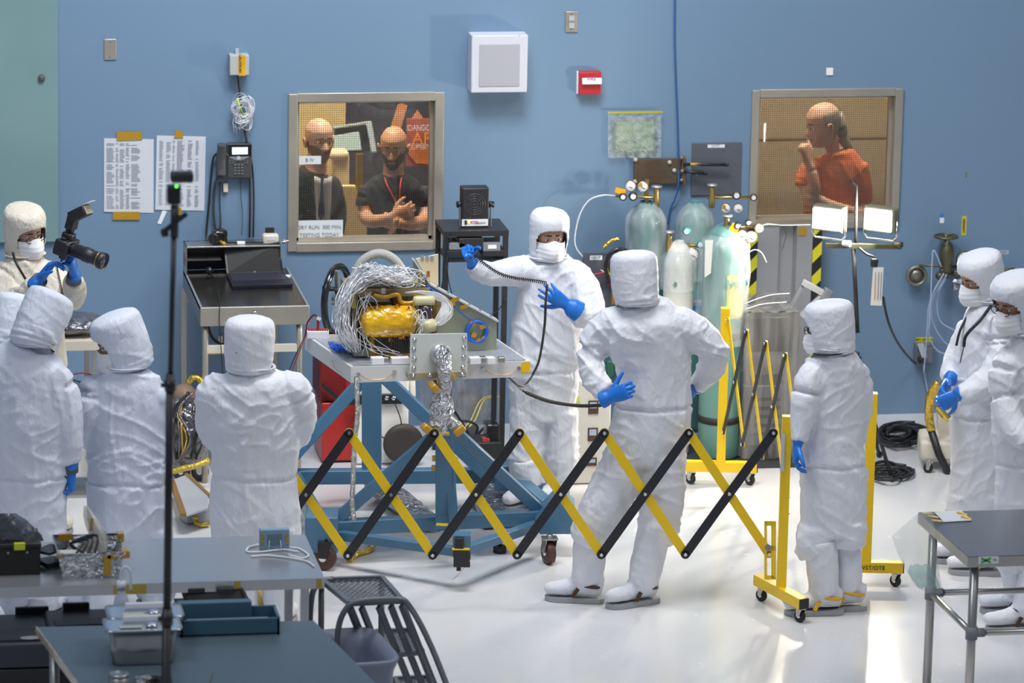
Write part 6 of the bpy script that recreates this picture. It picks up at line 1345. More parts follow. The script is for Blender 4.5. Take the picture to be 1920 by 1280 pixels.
for z_ in (760, 930, 948): q_ = Y_(150, z_, Yt); mb = MB(); mb.span((xa, Yt + .02, q_.z - .02), (xb, Yt + .55, q_.z)); mb.build('shelf', steel, t)
for x in (xa + .02, xb - .02):
    for y in (Yt + .03, Yt + .55): mb = MB(); mb.span((x - .015, y - .015, 0), (x + .015, y + .015, zz - .05)); mb.build('leg', steel, t)
mb = MB(); mb.span((xb - .16, Yt + .1, Y_(150, 905, Yt).z), (xb - .04, Yt + .4, Y_(150, 850, Yt).z), .01); mb.build('cream_unit', white_b, t)
mb = MB(); c = Vector(((xa + xb) / 2 + .06, Yt + .2, zz + .055)); mb.ball(c, 1, 12, (.20, .16, .052)); r = voxel(mb, .008, 1)
for v in r.bm.verts: v.co += v.normal * .012 * abs(noise.noise(v.co * 18))
for f_ in r.bm.faces: f_.smooth = False
r.m(foil_d); tag(r.build('wrapped_bag', foil_d), 'dark shiny wrapped bag on the bench left of the bowed hood', 'bag')
for k_, (pts, m_, lab) in enumerate(((((135, 702), (155, 699), (178, 705), (190, 712)), MATS['wire_red'], 'red wire on the bench shelf left of the bowed person'), (((138, 712), (158, 716), (182, 708), (200, 716)), cable_m, 'black wire on the bench shelf left of the bowed person'))):
    mb = MB(); mb.tube(spline([Y_(x, y, Yt + .05) for x, y in pts], 6), .004, 5); tag(mb.build('wire', m_), lab, 'wire')

# ================================================================== BARRIERS
def scissor(root, A_, B_, n, zt, zb_, off, lead=0.5, w_=.046):
    """expanding lattice between floor points A_ and B_ with n bays; each bar its own part"""
    d = (B_ - A_) / n; nr = d.cross(Vector((0, 0, 1))).normalized()
    if nr.dot(FWD) > 0: nr = -nr
    T = lambda i: A_ + d * i + Vector((0, 0, zt)); Bm = lambda i: A_ + d * i + Vector((0, 0, zb_))
    def bar(p, q, m_, o):
        mb = MB(); mb.beam(p + nr * o, q + nr * o, w_, .006, nr)
        for e in (p, q): mb.cyl(e + nr * (o - .003), e + nr * (o + .003), w_ / 2, n=14)
        return mb.build('lattice_bar', m_, root)
    def rivet(p):
        mb = MB(); mb.cyl(p + nr * (.008), p + nr * .016, .0085, n=12); mb.build('rivet', chrome, root)
    ztm = (zt + zb_) / 2
    for i in range(0, n):
        bar(T(i), Bm(i + 1), yellow, -.003); bar(T(i + 1), Bm(i), bar_black, .006); rivet((T(i) + Bm(i + 1)) / 2)
    for i in range(n + 1):
        rivet(T(i)); rivet(Bm(i))
def barrier_post(label, foot, ztop, bardir, blen, txt_=None, bracket=False, wheels=True):
    t = thing('barrier_post', label, 'barrier post', foot)
    s_ = .048; mb = MB(); mb.box((foot.x, foot.y, (ztop + .10) / 2 + .03), (s_, s_, ztop - .10), Euler((0, 0, -.17))); mb.build('upright', yellow, t)
    b = Vector(bardir).normalized(); c = foot + Vector((0, 0, .105)); mb = MB(); mb.beam(c - b * blen / 2, c + b * blen / 2, .055, .055); bb = mb.build('base_bar', yellow, t)
    for sg in (-1, 1):
        mb = MB(); mb.beam(c + b * sg * (blen / 2), c + b * sg * (blen / 2 + .006), .052, .052); mb.build('end_cap', black, bb)
        caster(t, foot + b * sg * (blen / 2 - .035), .032, .022, Vector((.6, -.8, 0)), rubber, steel)
    mb = MB(); mb.box((foot.x, foot.y, ztop + .002), (.05, .05, .004), Euler((0, 0, -.17))); mb.build('top_cap', yellow, t)
    return t, c, b
gA = G(494, 1150); gB = G(1453, 1146); pn = G(1463, 1146)
nr_ = (gB - gA).cross(Vector((0, 0, 1))).normalized(); nr_ = -nr_ if nr_.dot(FWD) > 0 else nr_
def Bp(px, py, o=0): r = ray(px, py); return CAM + r * ((gA + nr_ * o - CAM).dot(nr_) / r.dot(nr_))
zT = Bp(1132, 811).z; zB = Bp(1127, 1039).z
lat = thing('folding_barrier', 'long yellow and black lattice barrier crossing the front of the scene', 'barrier', gA)
scissor(lat, Vector((Bp(494, 812).x, Bp(494, 812).y, 0)), Vector((Bp(1450, 800).x, Bp(1450, 800).y, 0)), 6, zT, zB, 0)
t1, c1, b1 = barrier_post('near yellow post with slotted bracket where the long barrier ends', pn, Bp(1462, 790).z, Vector((.30, -1, 0)), .46)
mb = MB(); q = [Bp(1433, 977, .02), Bp(1453, 976, .02), Bp(1453, 1086, .02), Bp(1433, 1085, .02)]
for a_, b_ in (((1433, 978), (1438, 1084)), ((1446, 978), (1455, 1084))): mb.prism([Bp(a_[0], a_[1], .02), Bp(b_[0], a_[1], .02), Bp(b_[0], b_[1], .02), Bp(a_[0], b_[1], .02)], nr_ * .004)
for y0, y1 in ((976, 985), (1022, 1032), (1078, 1086)): mb.prism([Bp(1433, y0, .02), Bp(1455, y0, .02), Bp(1455, y1, .02), Bp(1433, y1, .02)], nr_ * .004)
mb.build('slotted_bracket', yellow, t1)
mb = MB(); mb.cyl(Bp(1440, 1026, .024), Bp(1440, 1026, .036), .016); mb.build('slider_bolt', chrome, t1)
for y in (933, 963): mb = MB(); mb.cyl(Bp(1470, y), Bp(1481, y), .003, n=6); mb.build('hook', yellow, t1)
mb = MB(); mb.prism([Bp(1466, 812, .03), Bp(1472, 812, .03), Bp(1470, 884, .03), Bp(1463, 884, .03)], nr_ * .001); mb.build('paper_label', paper, t1)
pl_ = G(467, 1142); barrier_post('yellow post partly hidden behind the person with folded arms', pl_, Bp(467, 800).z, Vector((.30, -1, 0)), .46)
pr = G(1350, 908); pq = G(1622, 1098)
t2, c2, b2_ = barrier_post('rear yellow post in front of the gas cylinders', pr, At(1364, 587, pr).z, _rh, .40)
t3, c3, b3 = barrier_post('yellow post behind the short person, base marked WST/OTE', pq, At(1622, 747, pq).z, _rh, .38)
text('WST/OTE', c3 + b3 * .03 - _fh * .0295 + b3 * (At(1618, 1076, pq).x - pq.x) * 0, .031, black, t3, x=_rh, name='lettering')
lat2 = thing('folding_barrier', 'receding yellow and black lattice barrier between the rear post and the right post', 'barrier', pr)
z2 = At(1402, 622, pr.lerp(pq, .16)).z; scissor(lat2, pr.lerp(pq, .02), pq.lerp(pr, .02), 7, z2, z2 - .635, 0, w_=.030)

# ================================================================== GAS CYLINDERS AND THINGS BY THE RIGHT WINDOW
film_m = film('bag_clear', (.97, .98, .98), .74, .12, (14, .9, .02), (.74, .78, .80))
def tank(label, base, r, zs, zn, m_, bagz=None, seed=1, bagr=1.25):
    t = thing('gas_cylinder', label, 'gas cylinder', base); b = Vector((base.x, base.y, base.z))
    mb = MB(); mb.lathe(b, [(r * .9, 0), (r, .02), (r, zs - b.z), (r * .93, zs - b.z + .05), (r * .7, zs - b.z + .11), (r * .35, zs - b.z + .15), (r * .28, zn - b.z), (0, zn - b.z)], n=36); mb.build('tank_body', m_, t)
    if bagz:
        g = []
        for i in range(24):
            f_ = i / 23; z = bagz + (zn + .02 - bagz) * f_; tq = max(0, (z - zs) / (zn + .02 - zs)); rr = r * (bagr * (1 - tq ** 2.0) + .34 * tq)
            row = []
            for j in range(41):
                a = 2 * PI * j / 40; k_ = 1 + .10 * noise.noise(Vector((math.cos(a) * 2 + seed, math.sin(a) * 2, z * 5))) + .05 * noise.noise(Vector((math.cos(a) * 7, math.sin(a) * 7 + seed, z * 9))); row.append(Vector((b.x + rr * k_ * math.cos(a), b.y + rr * k_ * math.sin(a), z)))
            g.append(row)
        mb = MB(); mb.sheet(g); mb.build('plastic_bag', film_m, t)
    return t
mt = Y_(1330, 876, G(1330, 880).y); ym = G(1350, 880).y
mb = MB(); mb.span((Y_(1268, 880, ym).x, ym, 0), (Y_(1512, 880, ym).x, ym + .62, .025)); tag(mb.build('floor_mat', mat('mat_dark', (.045, .048, .055), .45)), 'dark mat on the floor under the gas cylinders', 'mat')
def tz(px, py, base): return At(px, py, base).z
bf = G(1357, 868, .025); bf.y = ym + .2; 
t = tank('large teal gas cylinder with yellow label, standing in front of the others', bf, .118, tz(1357, 470, bf), tz(1357, 436, bf), mat('cyl_teal', (.13, .29, .27), .4, var=(2, (.15, .32, .30), 1)), tz(1357, 640, bf), 2)
mb = MB(); n_ = 10; zt_, zb2 = tz(1375, 508, bf), tz(1375, 590, bf); a0, a1 = -1.62, -.55; g = [[Vector((bf.x + .1195 * math.cos(a0 + (a1 - a0) * j / n_), bf.y + .1195 * math.sin(a0 + (a1 - a0) * j / n_), z_)) for j in range(n_ + 1)] for z_ in (zb2, zt_)]
mb.sheet(g); mb.m(mat('label_lemon', (.48, .50, .14), .5)); lb = mb.build('cylinder_label', None, t)
text('Airgas', Vector((bf.x + .128 * math.cos(-1.17), bf.y + .128 * math.sin(-1.17), zt_ - .045)), .062, mat('ink_teal', (.01, .17, .24), .4), lb, x=(math.cos(.37), math.sin(.37), 0), align='CENTER')
for z_ in (tz(1357, 625, bf), tz(1350, 782, bf)): mb = MB(); mb.lathe((bf.x, bf.y, z_ - .02), [(.1, 0), (.121, 0), (.121, .04), (.1, .04)], n=32); mb.build('strap', rubber, t)
mb = MB(); mb.prism([At(1322, 450, bf, -.14), At(1337, 450, bf, -.14), At(1333, 512, bf, -.14), At(1321, 520, bf, -.14)], _fh * .002); mb.build('paper_tag', mat('tag_pale', (.60, .62, .60), .5), t)
bw = Vector((At(1262, 800, bf, .05).x, ym + .26, .025)); tw = tank('slim white gas cylinder with bagged neck, left of the front teal one', bw, .085, tz(1262, 500, bw), tz(1258, 466, bw), mat('cyl_white', (.72, .72, .66), .4), tz(1262, 540, bw), 5)
mb = MB(); c = Vector((bw.x - .035, bw.y - .079, tz(1259, 527, bw))); mb.prism([c + Vector((0, 0, .018)), c + Vector((.016, 0, 0)), c - Vector((0, 0, .018)), c - Vector((.016, 0, 0))], (0, -.002, 0)); mb.m(mat('mark_green', (.05, .18, .10), .5)); mb.build('diamond_mark', None, tw)
bl = Vector((At(1229, 800, bf, .2).x, YW - .24, .025)); tl_ = tank('tall dark teal gas cylinder under a clear bag at the back left of the group', bl, .098, tz(1229, 425, bl), tz(1229, 384, bl), mat('cyl_dark', (.02, .13, .14), .4), tz(1229, 520, bl), 8, 1.2)
mb = MB(); mb.prism([Vector((bl.x - .005, bl.y - .100, tz(1229, 470, bl))), Vector((bl.x + .03, bl.y - .098, tz(1229, 462, bl))), Vector((bl.x + .03, bl.y - .098, tz(1229, 492, bl))), Vector((bl.x - .015, bl.y - .100, tz(1229, 496, bl)))], (0, -.002, 0)); mb.m(mat('label_pink', (.55, .05, .14), .5)); mb.build('pink_label', None, tl_)
brr = Vector((At(1326, 800, bf, .2).x, YW - .24, .025)); tr_ = tank('tall pale teal gas cylinder under a clear bag at the back right of the group', brr, .098, tz(1328, 425, brr), tz(1325, 384, brr), mat('cyl_pale', (.09, .24, .23), .4), tz(1328, 520, brr), 11, 1.2)
def regulator(label, base, valve, knobs, gauges, bar_pts, tip=None, m_=brass, kn=None, acc=None, wheel=True, post=None):
    t = thing('gas_regulator', label, 'regulator', At(valve[0], valve[1], base)); A5 = lambda x, y, d=0: At(x, y, base, d)
    v = A5(valve[0], valve[1]); mb = MB(); mb.lathe(v - Vector((0, 0, .085)), [(.018, 0), (.018, .05), (.020, .07), (.016, .09), (.018, .115), (.010, .125), (0, .126)], n=16); mb.build('valve_stem', m_, t)
    if wheel: mb = MB(); mb.lathe(v + Vector((0, 0, .042)), [(.012, 0), (.030, .002), (.032, .010), (.012, .012), (0, .012)], n=18); mb.build('valve_wheel', alum, t)
    mb = MB(); mb.tube([A5(*p) for p in bar_pts], .009, 8); mb.build('pipe', m_, t)
    for (x, y, r) in knobs:
        c = A5(x, y, -.03); mb = MB(); mb.lathe(c, [(r * .8, 0), (r, .004), (r, .02), (r * .85, .026), (0, .026)], -_fh, 14); q_ = mb.build('control_knob', kn or black, t); mb = MB(); mb.cyl(c - _fh * .026, c - _fh * .028, r * .6); mb.build('knob_label', white_p, q_)
        mb = MB(); mb.lathe(c + _fh * .0, [(r * .6, -.02), (r * .75, -.005), (r * .6, 0)], -_fh, 14); mb.build('regulator_body', m_, t)
    for i, (x, y, r) in enumerate(gauges): gauge(A5(x, y, -.03), -_fh, r, t, accent=kapton if i == (acc or 0) else None)
    return t
hb = bl
regulator('brass regulator with two gauges on the back left cylinder, white tube attached', bl, (1231, 365), [(1168, 368, .022), (1187, 367, .026)], [(1182, 349, .031), (1205, 350, .031)], [(1154, 367), (1231, 370)], acc=1)
mb = MB(); mb.box(At(1163, 358, bl, -.04), (.06, .004, .03), Euler((0, .25, 0))); tag(mb.build('tape_flag', mat('tape_amber', (.80, .36, .01), .3)), 'orange tape flag on the back left regulator', 'tape')
mb = MB(); mb.box(At(1212, 365, bl, .02), (.022, .02, .18)); tag(mb.build('bracket', mat('brass_dull', (.28, .18, .06), .4, .6)), 'brown upright bracket behind the back left regulator', 'bracket')
regulator('regulator with two hanging gauges on the back right cylinder', brr, (1335, 362), [(1381, 365, .026), (1413, 369, .022)], [(1361, 391, .029), (1384, 391, .029)], [(1325, 370), (1412, 370)], kn=mat('knob_olive', (.06, .06, .03), .4), acc=0)
tk = mat('knob_teal', (.0, .26, .27), .3, coat=.4)
regulator('regulator with teal knobs and two tilted gauges on the slim white cylinder', bw, (1255, 450), [(1287, 432, .024), (1313, 457, .022)], [(1275, 475, .038), (1298, 477, .038)], [(1255, 460), (1290, 458), (1330, 466)], kn=tk, acc=0)
mb = MB(); mb.prism([At(1281, 490, bw, -.04), At(1290, 486, bw, -.04), At(1297, 514, bw, -.04), At(1279, 512, bw, -.04)], _fh * .003); tag(mb.build('tape_flag', MATS['tape_amber']), 'orange tape tail hanging under the tilted gauges', 'tape')
regulator('brightly lit regulator with three gauges on the front teal cylinder', bf, (1363, 420), [(1383, 422, .020), (1403, 416, .018)], [(1390, 441, .032), (1408, 444, .034), (1423, 428, .026)], [(1363, 428), (1425, 424)], acc=5)
mb = MB(); mb.box(At(1377, 428, bf, -.05), (.05, .004, .05), Euler((0, .5, 0))); tag(mb.build('tape_flag', MATS['tape_amber']), 'orange tape flag beside the front cylinder valve', 'tape')
mb = MB(); mb.tube(spline([At(1154, 367, bl), At(1130, 366, bl), At(1105, 375, bl), At(1088, 400, bl), At(1079, 435, bl), At(1079, 460, bl), At(1092, 480, bl), At(1120, 500, bl), At(1158, 532, bl), At(1180, 550, bl)], 8), .0045, 6); tag(mb.build('tube', mat('tube_white', (.72, .76, .80), .3)), 'white plastic tube curving from the back left regulator down behind the hood', 'tube')
mb = MB(); mb.tube(spline([At(1425, 424, bf), At(1440, 420, bf), At(1470, 422, bf, .1), At(1520, 421, bf, .1)], 5), .003, 5); tag(mb.build('tube', mat('tube_white')), 'thin pale tube running right from the front regulator', 'tube')
# dark rack with wrapped hoses, left of the cylinders
Yz = YW - .2; t = thing('valve_panel', 'dark grey panel with white label and coiled black hoses, left of the cylinders', 'panel', Y_(1130, 575, Yz)); ybo('panel', 1092, 475, 1200, 572, Yz, .03, mat('panel_slate', (.075, .085, .11), .5), t); q_ = ybo('panel_label', 1106, 479, 1129, 487, Yz - .003, .002, white_p, t); text('VENT', Y_(1117, 483, Yz - .005), .024, ink, q_)
for i in range(5): mb = MB(); cx, cy = 1157 + i * 1.5, 492 + i * 2; mb.tube([Y_(cx + (20 + i * 2) * math.cos(a), cy + (22 + 3 * i) * math.sin(a), Yz - .05 - .012 * i) for a in [2 * PI * q / 26 for q in range(26)]], .010, 6, closed=True); mb.build('hose_loop', (cable_m, cable_m, foil_g, cable_m, black_g)[i], t)
mb = MB(); mb.tube(spline([Y_(1130, 465, Yz - .08), Y_(1145, 452, Yz - .08), Y_(1160, 447, Yz - .08)], 5), .012, 7); mb.build('gold_hose', foil_g, t); mb = MB(); mb.tube([Y_(1153, 510, Yz - .08), Y_(1152, 545, Yz - .08), Y_(1150, 570, Yz - .08)], .016, 7); mb.build('gold_hose', kapton, t)
mb = MB(); mb.tube(spline([Y_(1112, 515, Yz - .04), Y_(1130, 512, Yz - .04), Y_(1165, 508, Yz - .04)], 5), .007, 6); mb.build('red_hose', mat('hose_red', (.40, .03, .04), .4), t); mb = MB(); mb.tube([Y_(1140, 532, Yz - .04), Y_(1165, 531, Yz - .04)], .010, 6); mb.build('red_hose', mat('hose_red'), t)
ybo('small_post', 1116, 640, 1150, 705, Yz + .1, .03, blue_st, t); mb = MB(); mb.box(Y_(1144, 690, Yz - .02), (.05, .05, .1), None, .01); mb.m(mat('valve_green', (.03, .12, .08), .4)); mb.build('green_valve', None, t)
# cream console
Yc = G(1085, 908).y; t = thing('instrument_cabinet', 'cream cabinet with small dark square windows between the two central people', 'cabinet', G(1085, 908)); ybo('case', 1028, 714, 1142, 905, Yc, .45, mat('console_cream', (.70, .67, .58), .45), t, .006)
for x0, y0, x1, y1 in ((1103, 751, 1122, 776), (1102, 802, 1121, 827), (1100, 858, 1119, 873)):
    w_ = ybo('meter_window', x0, y0, x1, y1, Yc - .006, .008, mat('meter_brown', (.09, .035, .025), .3), t, .002); ybo('meter_face', x0 + 3, y0 + 3, x1 - 3, (y0 + y1) // 2 + 2, Yc - .009, .004, mat('meter_blue', (.40, .50, .62), .3), w_)
ybo('green_tag', 1080, 742, 1087, 754, Yc - .004, .005, mat('tag_lime', (.60, .70, .08), .4), t); ybo('yellow_tag', 1139, 713, 1147, 724, Yc - .004, .005, mat('sticker_yellow'), t)
mb = MB(); c = Y_(1076, 858, Yc - .002); mb.lathe(c, [(.022, 0), (.022, .008), (.018, .010), (.017, .006), (0, .006)], (0, -1, 0), 20); mb.build('round_port', mat('port_cream', (.62, .60, .54), .3), t)
for x in (1040, 1130): caster(t, G(x, 912), .02, .015, Vector((1, 0, 0)))
# hazard-taped grey cabinet
def hazard():
    m = bpy.data.materials.new('hazard_tape'); m.use_nodes = True; nt = m.node_tree; N = nt.nodes; L = nt.links; b = N['Principled BSDF']; tc = N.new('ShaderNodeTexCoord'); sp = N.new('ShaderNodeSeparateXYZ'); L.new(tc.outputs['Object'], sp.inputs[0])
    a = N.new('ShaderNodeMath'); a.operation = 'SUBTRACT'; L.new(sp.outputs['Z'], a.inputs[0]); L.new(sp.outputs['X'], a.inputs[1]); s_ = N.new('ShaderNodeMath'); s_.operation = 'MULTIPLY'; s_.inputs[1].default_value = 6.4; L.new(a.outputs[0], s_.inputs[0])
    f = N.new('ShaderNodeMath'); f.operation = 'FRACT'; L.new(s_.outputs[0], f.inputs[0]); g = N.new('ShaderNodeMath'); g.operation = 'LESS_THAN'; g.inputs[1].default_value = .5; L.new(f.outputs[0], g.inputs[0])
    mx = N.new('ShaderNodeMix'); mx.data_type = 'RGBA'; mx.inputs[6].default_value = (.02, .02, .02, 1); mx.inputs[7].default_value = (.72, .68, .02, 1); L.new(g.outputs[0], mx.inputs[0]); L.new(mx.outputs[2], b.inputs['Base Color']); b.inputs['Roughness'].default_value = .4; return m
hz_m = hazard(); Yh = YW - .11; t = thing('metal_cabinet', 'tall pale grey folded metal cabinet edged with yellow and black hazard tape', 'cabinet', Vector((Y_(1470, 600, Yh).x, Yh, 0)))
gm = mat('galv_grey', (.40, .40, .41), .38, .5, var=(2.5, (.50, .50, .51), 1), rvar=(3, .25, .5))
x_ = [Y_(x, 560, Yh).x for x in (1417, 1457, 1486, 1519)]; zt3 = Y_(1470, 421, Yh).z
mb = MB(); mb.prism([(x_[0], Yh, 0), (x_[1], Yh, 0), (x_[1] + .01, Yh + .04, 0), (x_[2], Yh + .04, 0), (x_[2] + .012, Yh - .01, 0), (x_[3], Yh - .01, 0), (x_[3], Yh + .08, 0), (x_[0], Yh + .08, 0)], (0, 0, zt3)); mb.build('panel_body', gm, t)
for x0, x1 in ((1402, 1417), (1520, 1537)): a, b = Y_(x0, 560, Yh).x, Y_(x1, 560, Yh).x; mb = MB(); mb.span((a, Yh - .005, 0), (b, Yh + .02, zt3 - .01)); mb.build('hazard_strip', hz_m, t)
mb = MB(); mb.span((x_[0] - .05, Yh - .01, zt3), (x_[3] + .05, Yh + .09, zt3 + .012)); mb.build('top_edge', steel_w, t)
ybo('yellow_tag', 1497, 426, 1512, 441, Yh - .015, .004, kapton, t)
mb = MB(); mb.tube(spline([Y_(1468, 425, Yh - .02), Y_(1474, 440, Yh - .02), Y_(1466, 470, Yh - .02)], 5), .0015, 4); mb.build('hanging_wire', cable_m, t)
# wrapped cart and its arm
yc2 = ym + .12; t = thing('wrapped_cart', 'dark cart wrapped in clear plastic right of the gas cylinders', 'cart', Vector((Y_(1440, 850, yc2).x, yc2, .025)))
cx0, cx1 = Y_(1397, 700, yc2).x, Y_(1482, 700, yc2).x; zc = Y_(1440, 588, yc2).z
mb = MB(); mb.span((cx0, yc2, .10), (cx1, yc2 + .35, .45), .008); mb.build('lower_box', mat('cart_grey', (.13, .14, .16), .4, .3), t); mb = MB(); mb.span((cx0, yc2, zc - .22), (cx1, yc2 + .35, zc - .02), .008); mb.build('upper_box', mat('cart_dark', (.045, .05, .055), .3), t)
for x in (cx0 + .02, cx1 - .02):
    for y in (yc2 + .02, yc2 + .33): mb = MB(); mb.span((x - .012, y - .012, .025), (x + .012, y + .012, zc - .03)); mb.build('frame_post', grey_p, t)
for i in range(5): mb = MB(); mb.span((cx0 + .04, yc2 - .004, .16 + .05 * i), (cx1 - .05, yc2, .18 + .05 * i)); mb.build('vent', black, t)
ybo('photo_panel', 1398, 622, 1468, 700, yc2 - .004 + .01, .02, mat('panel_mixed', (.30, .31, .33), .4, var=(6, (.12, .10, .10), 1)), t)
g = []; rim = [(cx0 - .02, yc2 - .05), (cx1 + .03, yc2 - .05), (cx1 + .05, yc2 + .40), (cx0 - .02, yc2 + .40)]
for i in range(26):
    z_ = .04 + (zc + .02 - .04) * i / 25; row = []
    for j in range(81):
        f_ = j / 20; a = int(f_) % 4; b = (a + 1) % 4; fr_2 = f_ - int(f_); x = rim[a][0] + (rim[b][0] - rim[a][0]) * fr_2; y = rim[a][1] + (rim[b][1] - rim[a][1]) * fr_2
        q_ = .020 * noise.noise(Vector((x * 14, y * 14, z_ * 2))) + .01 * noise.noise(Vector((x * 30, y * 30, z_ * 5))); row.append(Vector((x + q_, y + q_, z_)))
    g.append(row)
mb = MB(); mb.sheet(g); mb.sheet([[Vector((rim[0][0] + (rim[1][0] - rim[0][0]) * i / 12, rim[0][1] + (rim[2][1] - rim[0][1]) * j / 12, zc + .02 + .02 * noise.noise(Vector((i * .7, j * .7, 3))))) for i in range(13)] for j in range(13)]); mb.build('plastic_wrap', film('wrap_clear', (.88, .87, .85), .66, .10, (16, 1, .03), (.42, .42, .42), (1, 1, .08)), t)
t = thing('swing_arm', 'grey folding support arm above the wrapped cart', 'arm', Y_(1484, 580, yc2 + .1)); mb = MB(); mb.beam(Y_(1480, 580, yc2 + .1), Y_(1507, 527, yc2 + .1), .018, .022); mb.build('lower_arm', grey_p, t); mb = MB(); mb.beam(Y_(1505, 528, yc2 + .1), Y_(1545, 550, yc2 + .05), .03, .03); mb.build('upper_arm', lgrey, t); mb = MB(); mb.box(Y_(1549, 552, yc2 + .05), (.05, .05, .07), Euler((0, .5, 0)), .006); mb.build('joint', grey_p, t); mb = MB(); mb.beam(Y_(1540, 556, yc2 + .06), Y_(1503, 592, yc2 + .08), .04, .03); mb.build('drop_arm', lgrey, t)
for k_, pts in enumerate((((1395, 570), (1420, 560), (1450, 552), (1480, 550)), ((1396, 580), (1430, 570), (1475, 566)), ((1400, 475), (1415, 468), (1428, 474), (1437, 492)))):
    mb = MB(); mb.tube(spline([Y_(x, y, yc2 - .08) for x, y in pts], 6), .0028, 5); tag(mb.build('tube', MATS['tube_white']), ('upper pale tube crossing above the wrapped cart', 'lower pale tube crossing above the wrapped cart', 'short pale tube arching by the left hazard tape')[k_], 'tube')
mb = MB(); mb.box(At(1300, 570, bw, .08), (.11, .08, .05), None, .008); tag(mb.build('ribbed_box', mat('box_pale', (.55, .60, .66), .5, bump=(120, .6, .006))), 'small pale ribbed box between the white and the front teal cylinders', 'box')
mb = MB(); mb.box(At(1300, 578, bw, .02), (.11, .02, .02)); tag(mb.build('blue_block', mat('block_blue', (.02, .20, .55), .5)), 'blue strip under the pale ribbed box', 'strip')
# ================================================================== WORK LIGHTS
wl0 = G(1598, 882); t = thing('work_light_stand', 'twin-headed work light on a black pole, both lamps glaring', 'work light', wl0); A6 = lambda x, y, d=0: At(x, y, wl0, d)
pole_t = A6(1600, 460); mb = MB(); mb.cyl(Vector((wl0.x, wl0.y, .25)), Vector((wl0.x, wl0.y, A6(1598, 660).z)), .016); mb.cyl(Vector((wl0.x, wl0.y, .8)), pole_t, .012); mb.build('pole', black_m, t)
for g_ in (G(1648, 858), G(1672, 903), G(1520, 905)):
    mb = MB(); mb.tube([Vector((wl0.x, wl0.y, .62)), g_ + Vector((0, 0, .02))], .011, 8); mb.tube([g_ + Vector((0, 0, .02)), g_ + (g_ - wl0).normalized() * .01 + Vector((0, 0, .02))], .020, 8); mb.build('leg', black, t)
mb = MB(); mb.cyl(Vector((wl0.x, wl0.y, .56)), Vector((wl0.x, wl0.y, .66)), .028); mb.build('collar', black, t)
mb = MB(); mb.beam(A6(1548, 460), A6(1690, 462), .03, .025); mb.build('crossbar', mat('bar_olive', (.10, .10, .06), .4, .5), t)
mb = MB(); mb.tube([A6(1604, 458, .03), A6(1606, 350, .03), A6(1602, 341, .03), A6(1594, 340, .03)], .009, 8); mb.build('carry_handle', black, t)
ln_ = (-_fh * .87 - _rh * .48 + Vector((0, 0, .02))).normalized(); lr_ = Vector((0, 0, 1)).cross(ln_).normalized()
LE = 70.0
for cx, cy in ((1549, 411), (1646, 413)):
    c = A6(cx, cy); Mx = Matrix((lr_, ln_, Vector((0, 0, 1)))).transposed()
    mb = MB(); mb.box(c - ln_ * .045, (.175, .08, .135), Mx, .01); h = mb.build('lamp_housing', mat('housing_grey', (.30, .29, .22), .4, .3), t)
    for i in range(5): mb = MB(); mb.box(c - ln_ * (.02 + .014 * i), (.182, .004, .142), Mx); mb.build('cooling_fin', MATS['housing_grey'], h)
    mb = MB(); mb.box(c + ln_ * .001, (.160, .008, .112), Mx, .003); mb.build('lamp_glass', mat('lamp_glow', (1, 1, 1), .3, emit=((1.0, .95, .82), LE)), h)
    mb = MB(); mb.tube([c + lr_ * .10 - ln_ * .04 + Vector((0, 0, .0)), c + lr_ * .10 - ln_ * .04 + Vector((0, 0, -.09)), c + lr_ * .08 - ln_ * .04 + Vector((0, 0, -.115)), c - lr_ * .08 - ln_ * .04 + Vector((0, 0, -.115)), c - lr_ * .10 - ln_ * .04 + Vector((0, 0, -.09)), c - lr_ * .10 - ln_ * .04], .007, 8); mb.build('bracket', chrome, h)
    mb = MB(); mb.cyl(c + lr_ * .135 - ln_ * .04 + Vector((0, 0, -.13)), c + lr_ * .09 - ln_ * .04 + Vector((0, 0, -.13)), .017); mb.build('bracket_knob', white_p if cx < 1600 else mat('bar_olive'), h)
    area('work_lamp_light', c + ln_ * .012, c + ln_ * .012 - _fh * .6 - _rh * .8, .15, 58, (1.0, .90, .72), .11)
mb = MB(); mb.tube(spline([A6(1610, 464, -.02), A6(1625, 476, -.03), A6(1640, 482, -.03), A6(1645, 490, -.03), A6(1640, 500, -.03)], 5), .007, 7); mb.box(A6(1639, 492, -.04), (.04, .03, .05), None, .008); mb.build('plug_clip', black, t)
tg = thing('warning_tag', 'long white warning tag with orange and black printing hanging from the work light', 'tag', A6(1643, 572, -.05)); mb = MB(); mb.prism([A6(1637, 501, -.05), A6(1657, 501, -.05), A6(1653, 573, -.05), A6(1632, 572, -.05)], _fh * .002); mb.build('card', mat('tag_cream', (.62, .62, .60), .6), tg)
for x, m_ in ((1641, mat('print_orange', (.72, .26, .10), .6)), (1647, ink), (1652, ink)):
    mb = MB(); mb.prism([A6(x, 510, -.054), A6(x + 1.6, 510, -.054), A6(x - .4, 562, -.054), A6(x - 2, 562, -.054)], _fh * .001); mb.build('printed_line', m_, tg)
mb = MB(); mb.tube(spline([A6(1656, 556, -.03), A6(1660, 580, -.02), A6(1668, 610, 0), A6(1682, 640, .3), A6(1700, 665, .6), W(1716, 680, .06), W(1728, 678, .08)], 8), .007, 7); tag(mb.build('cable', cable_m), 'black power cable drooping from the work light to the grey outlet', 'cable')
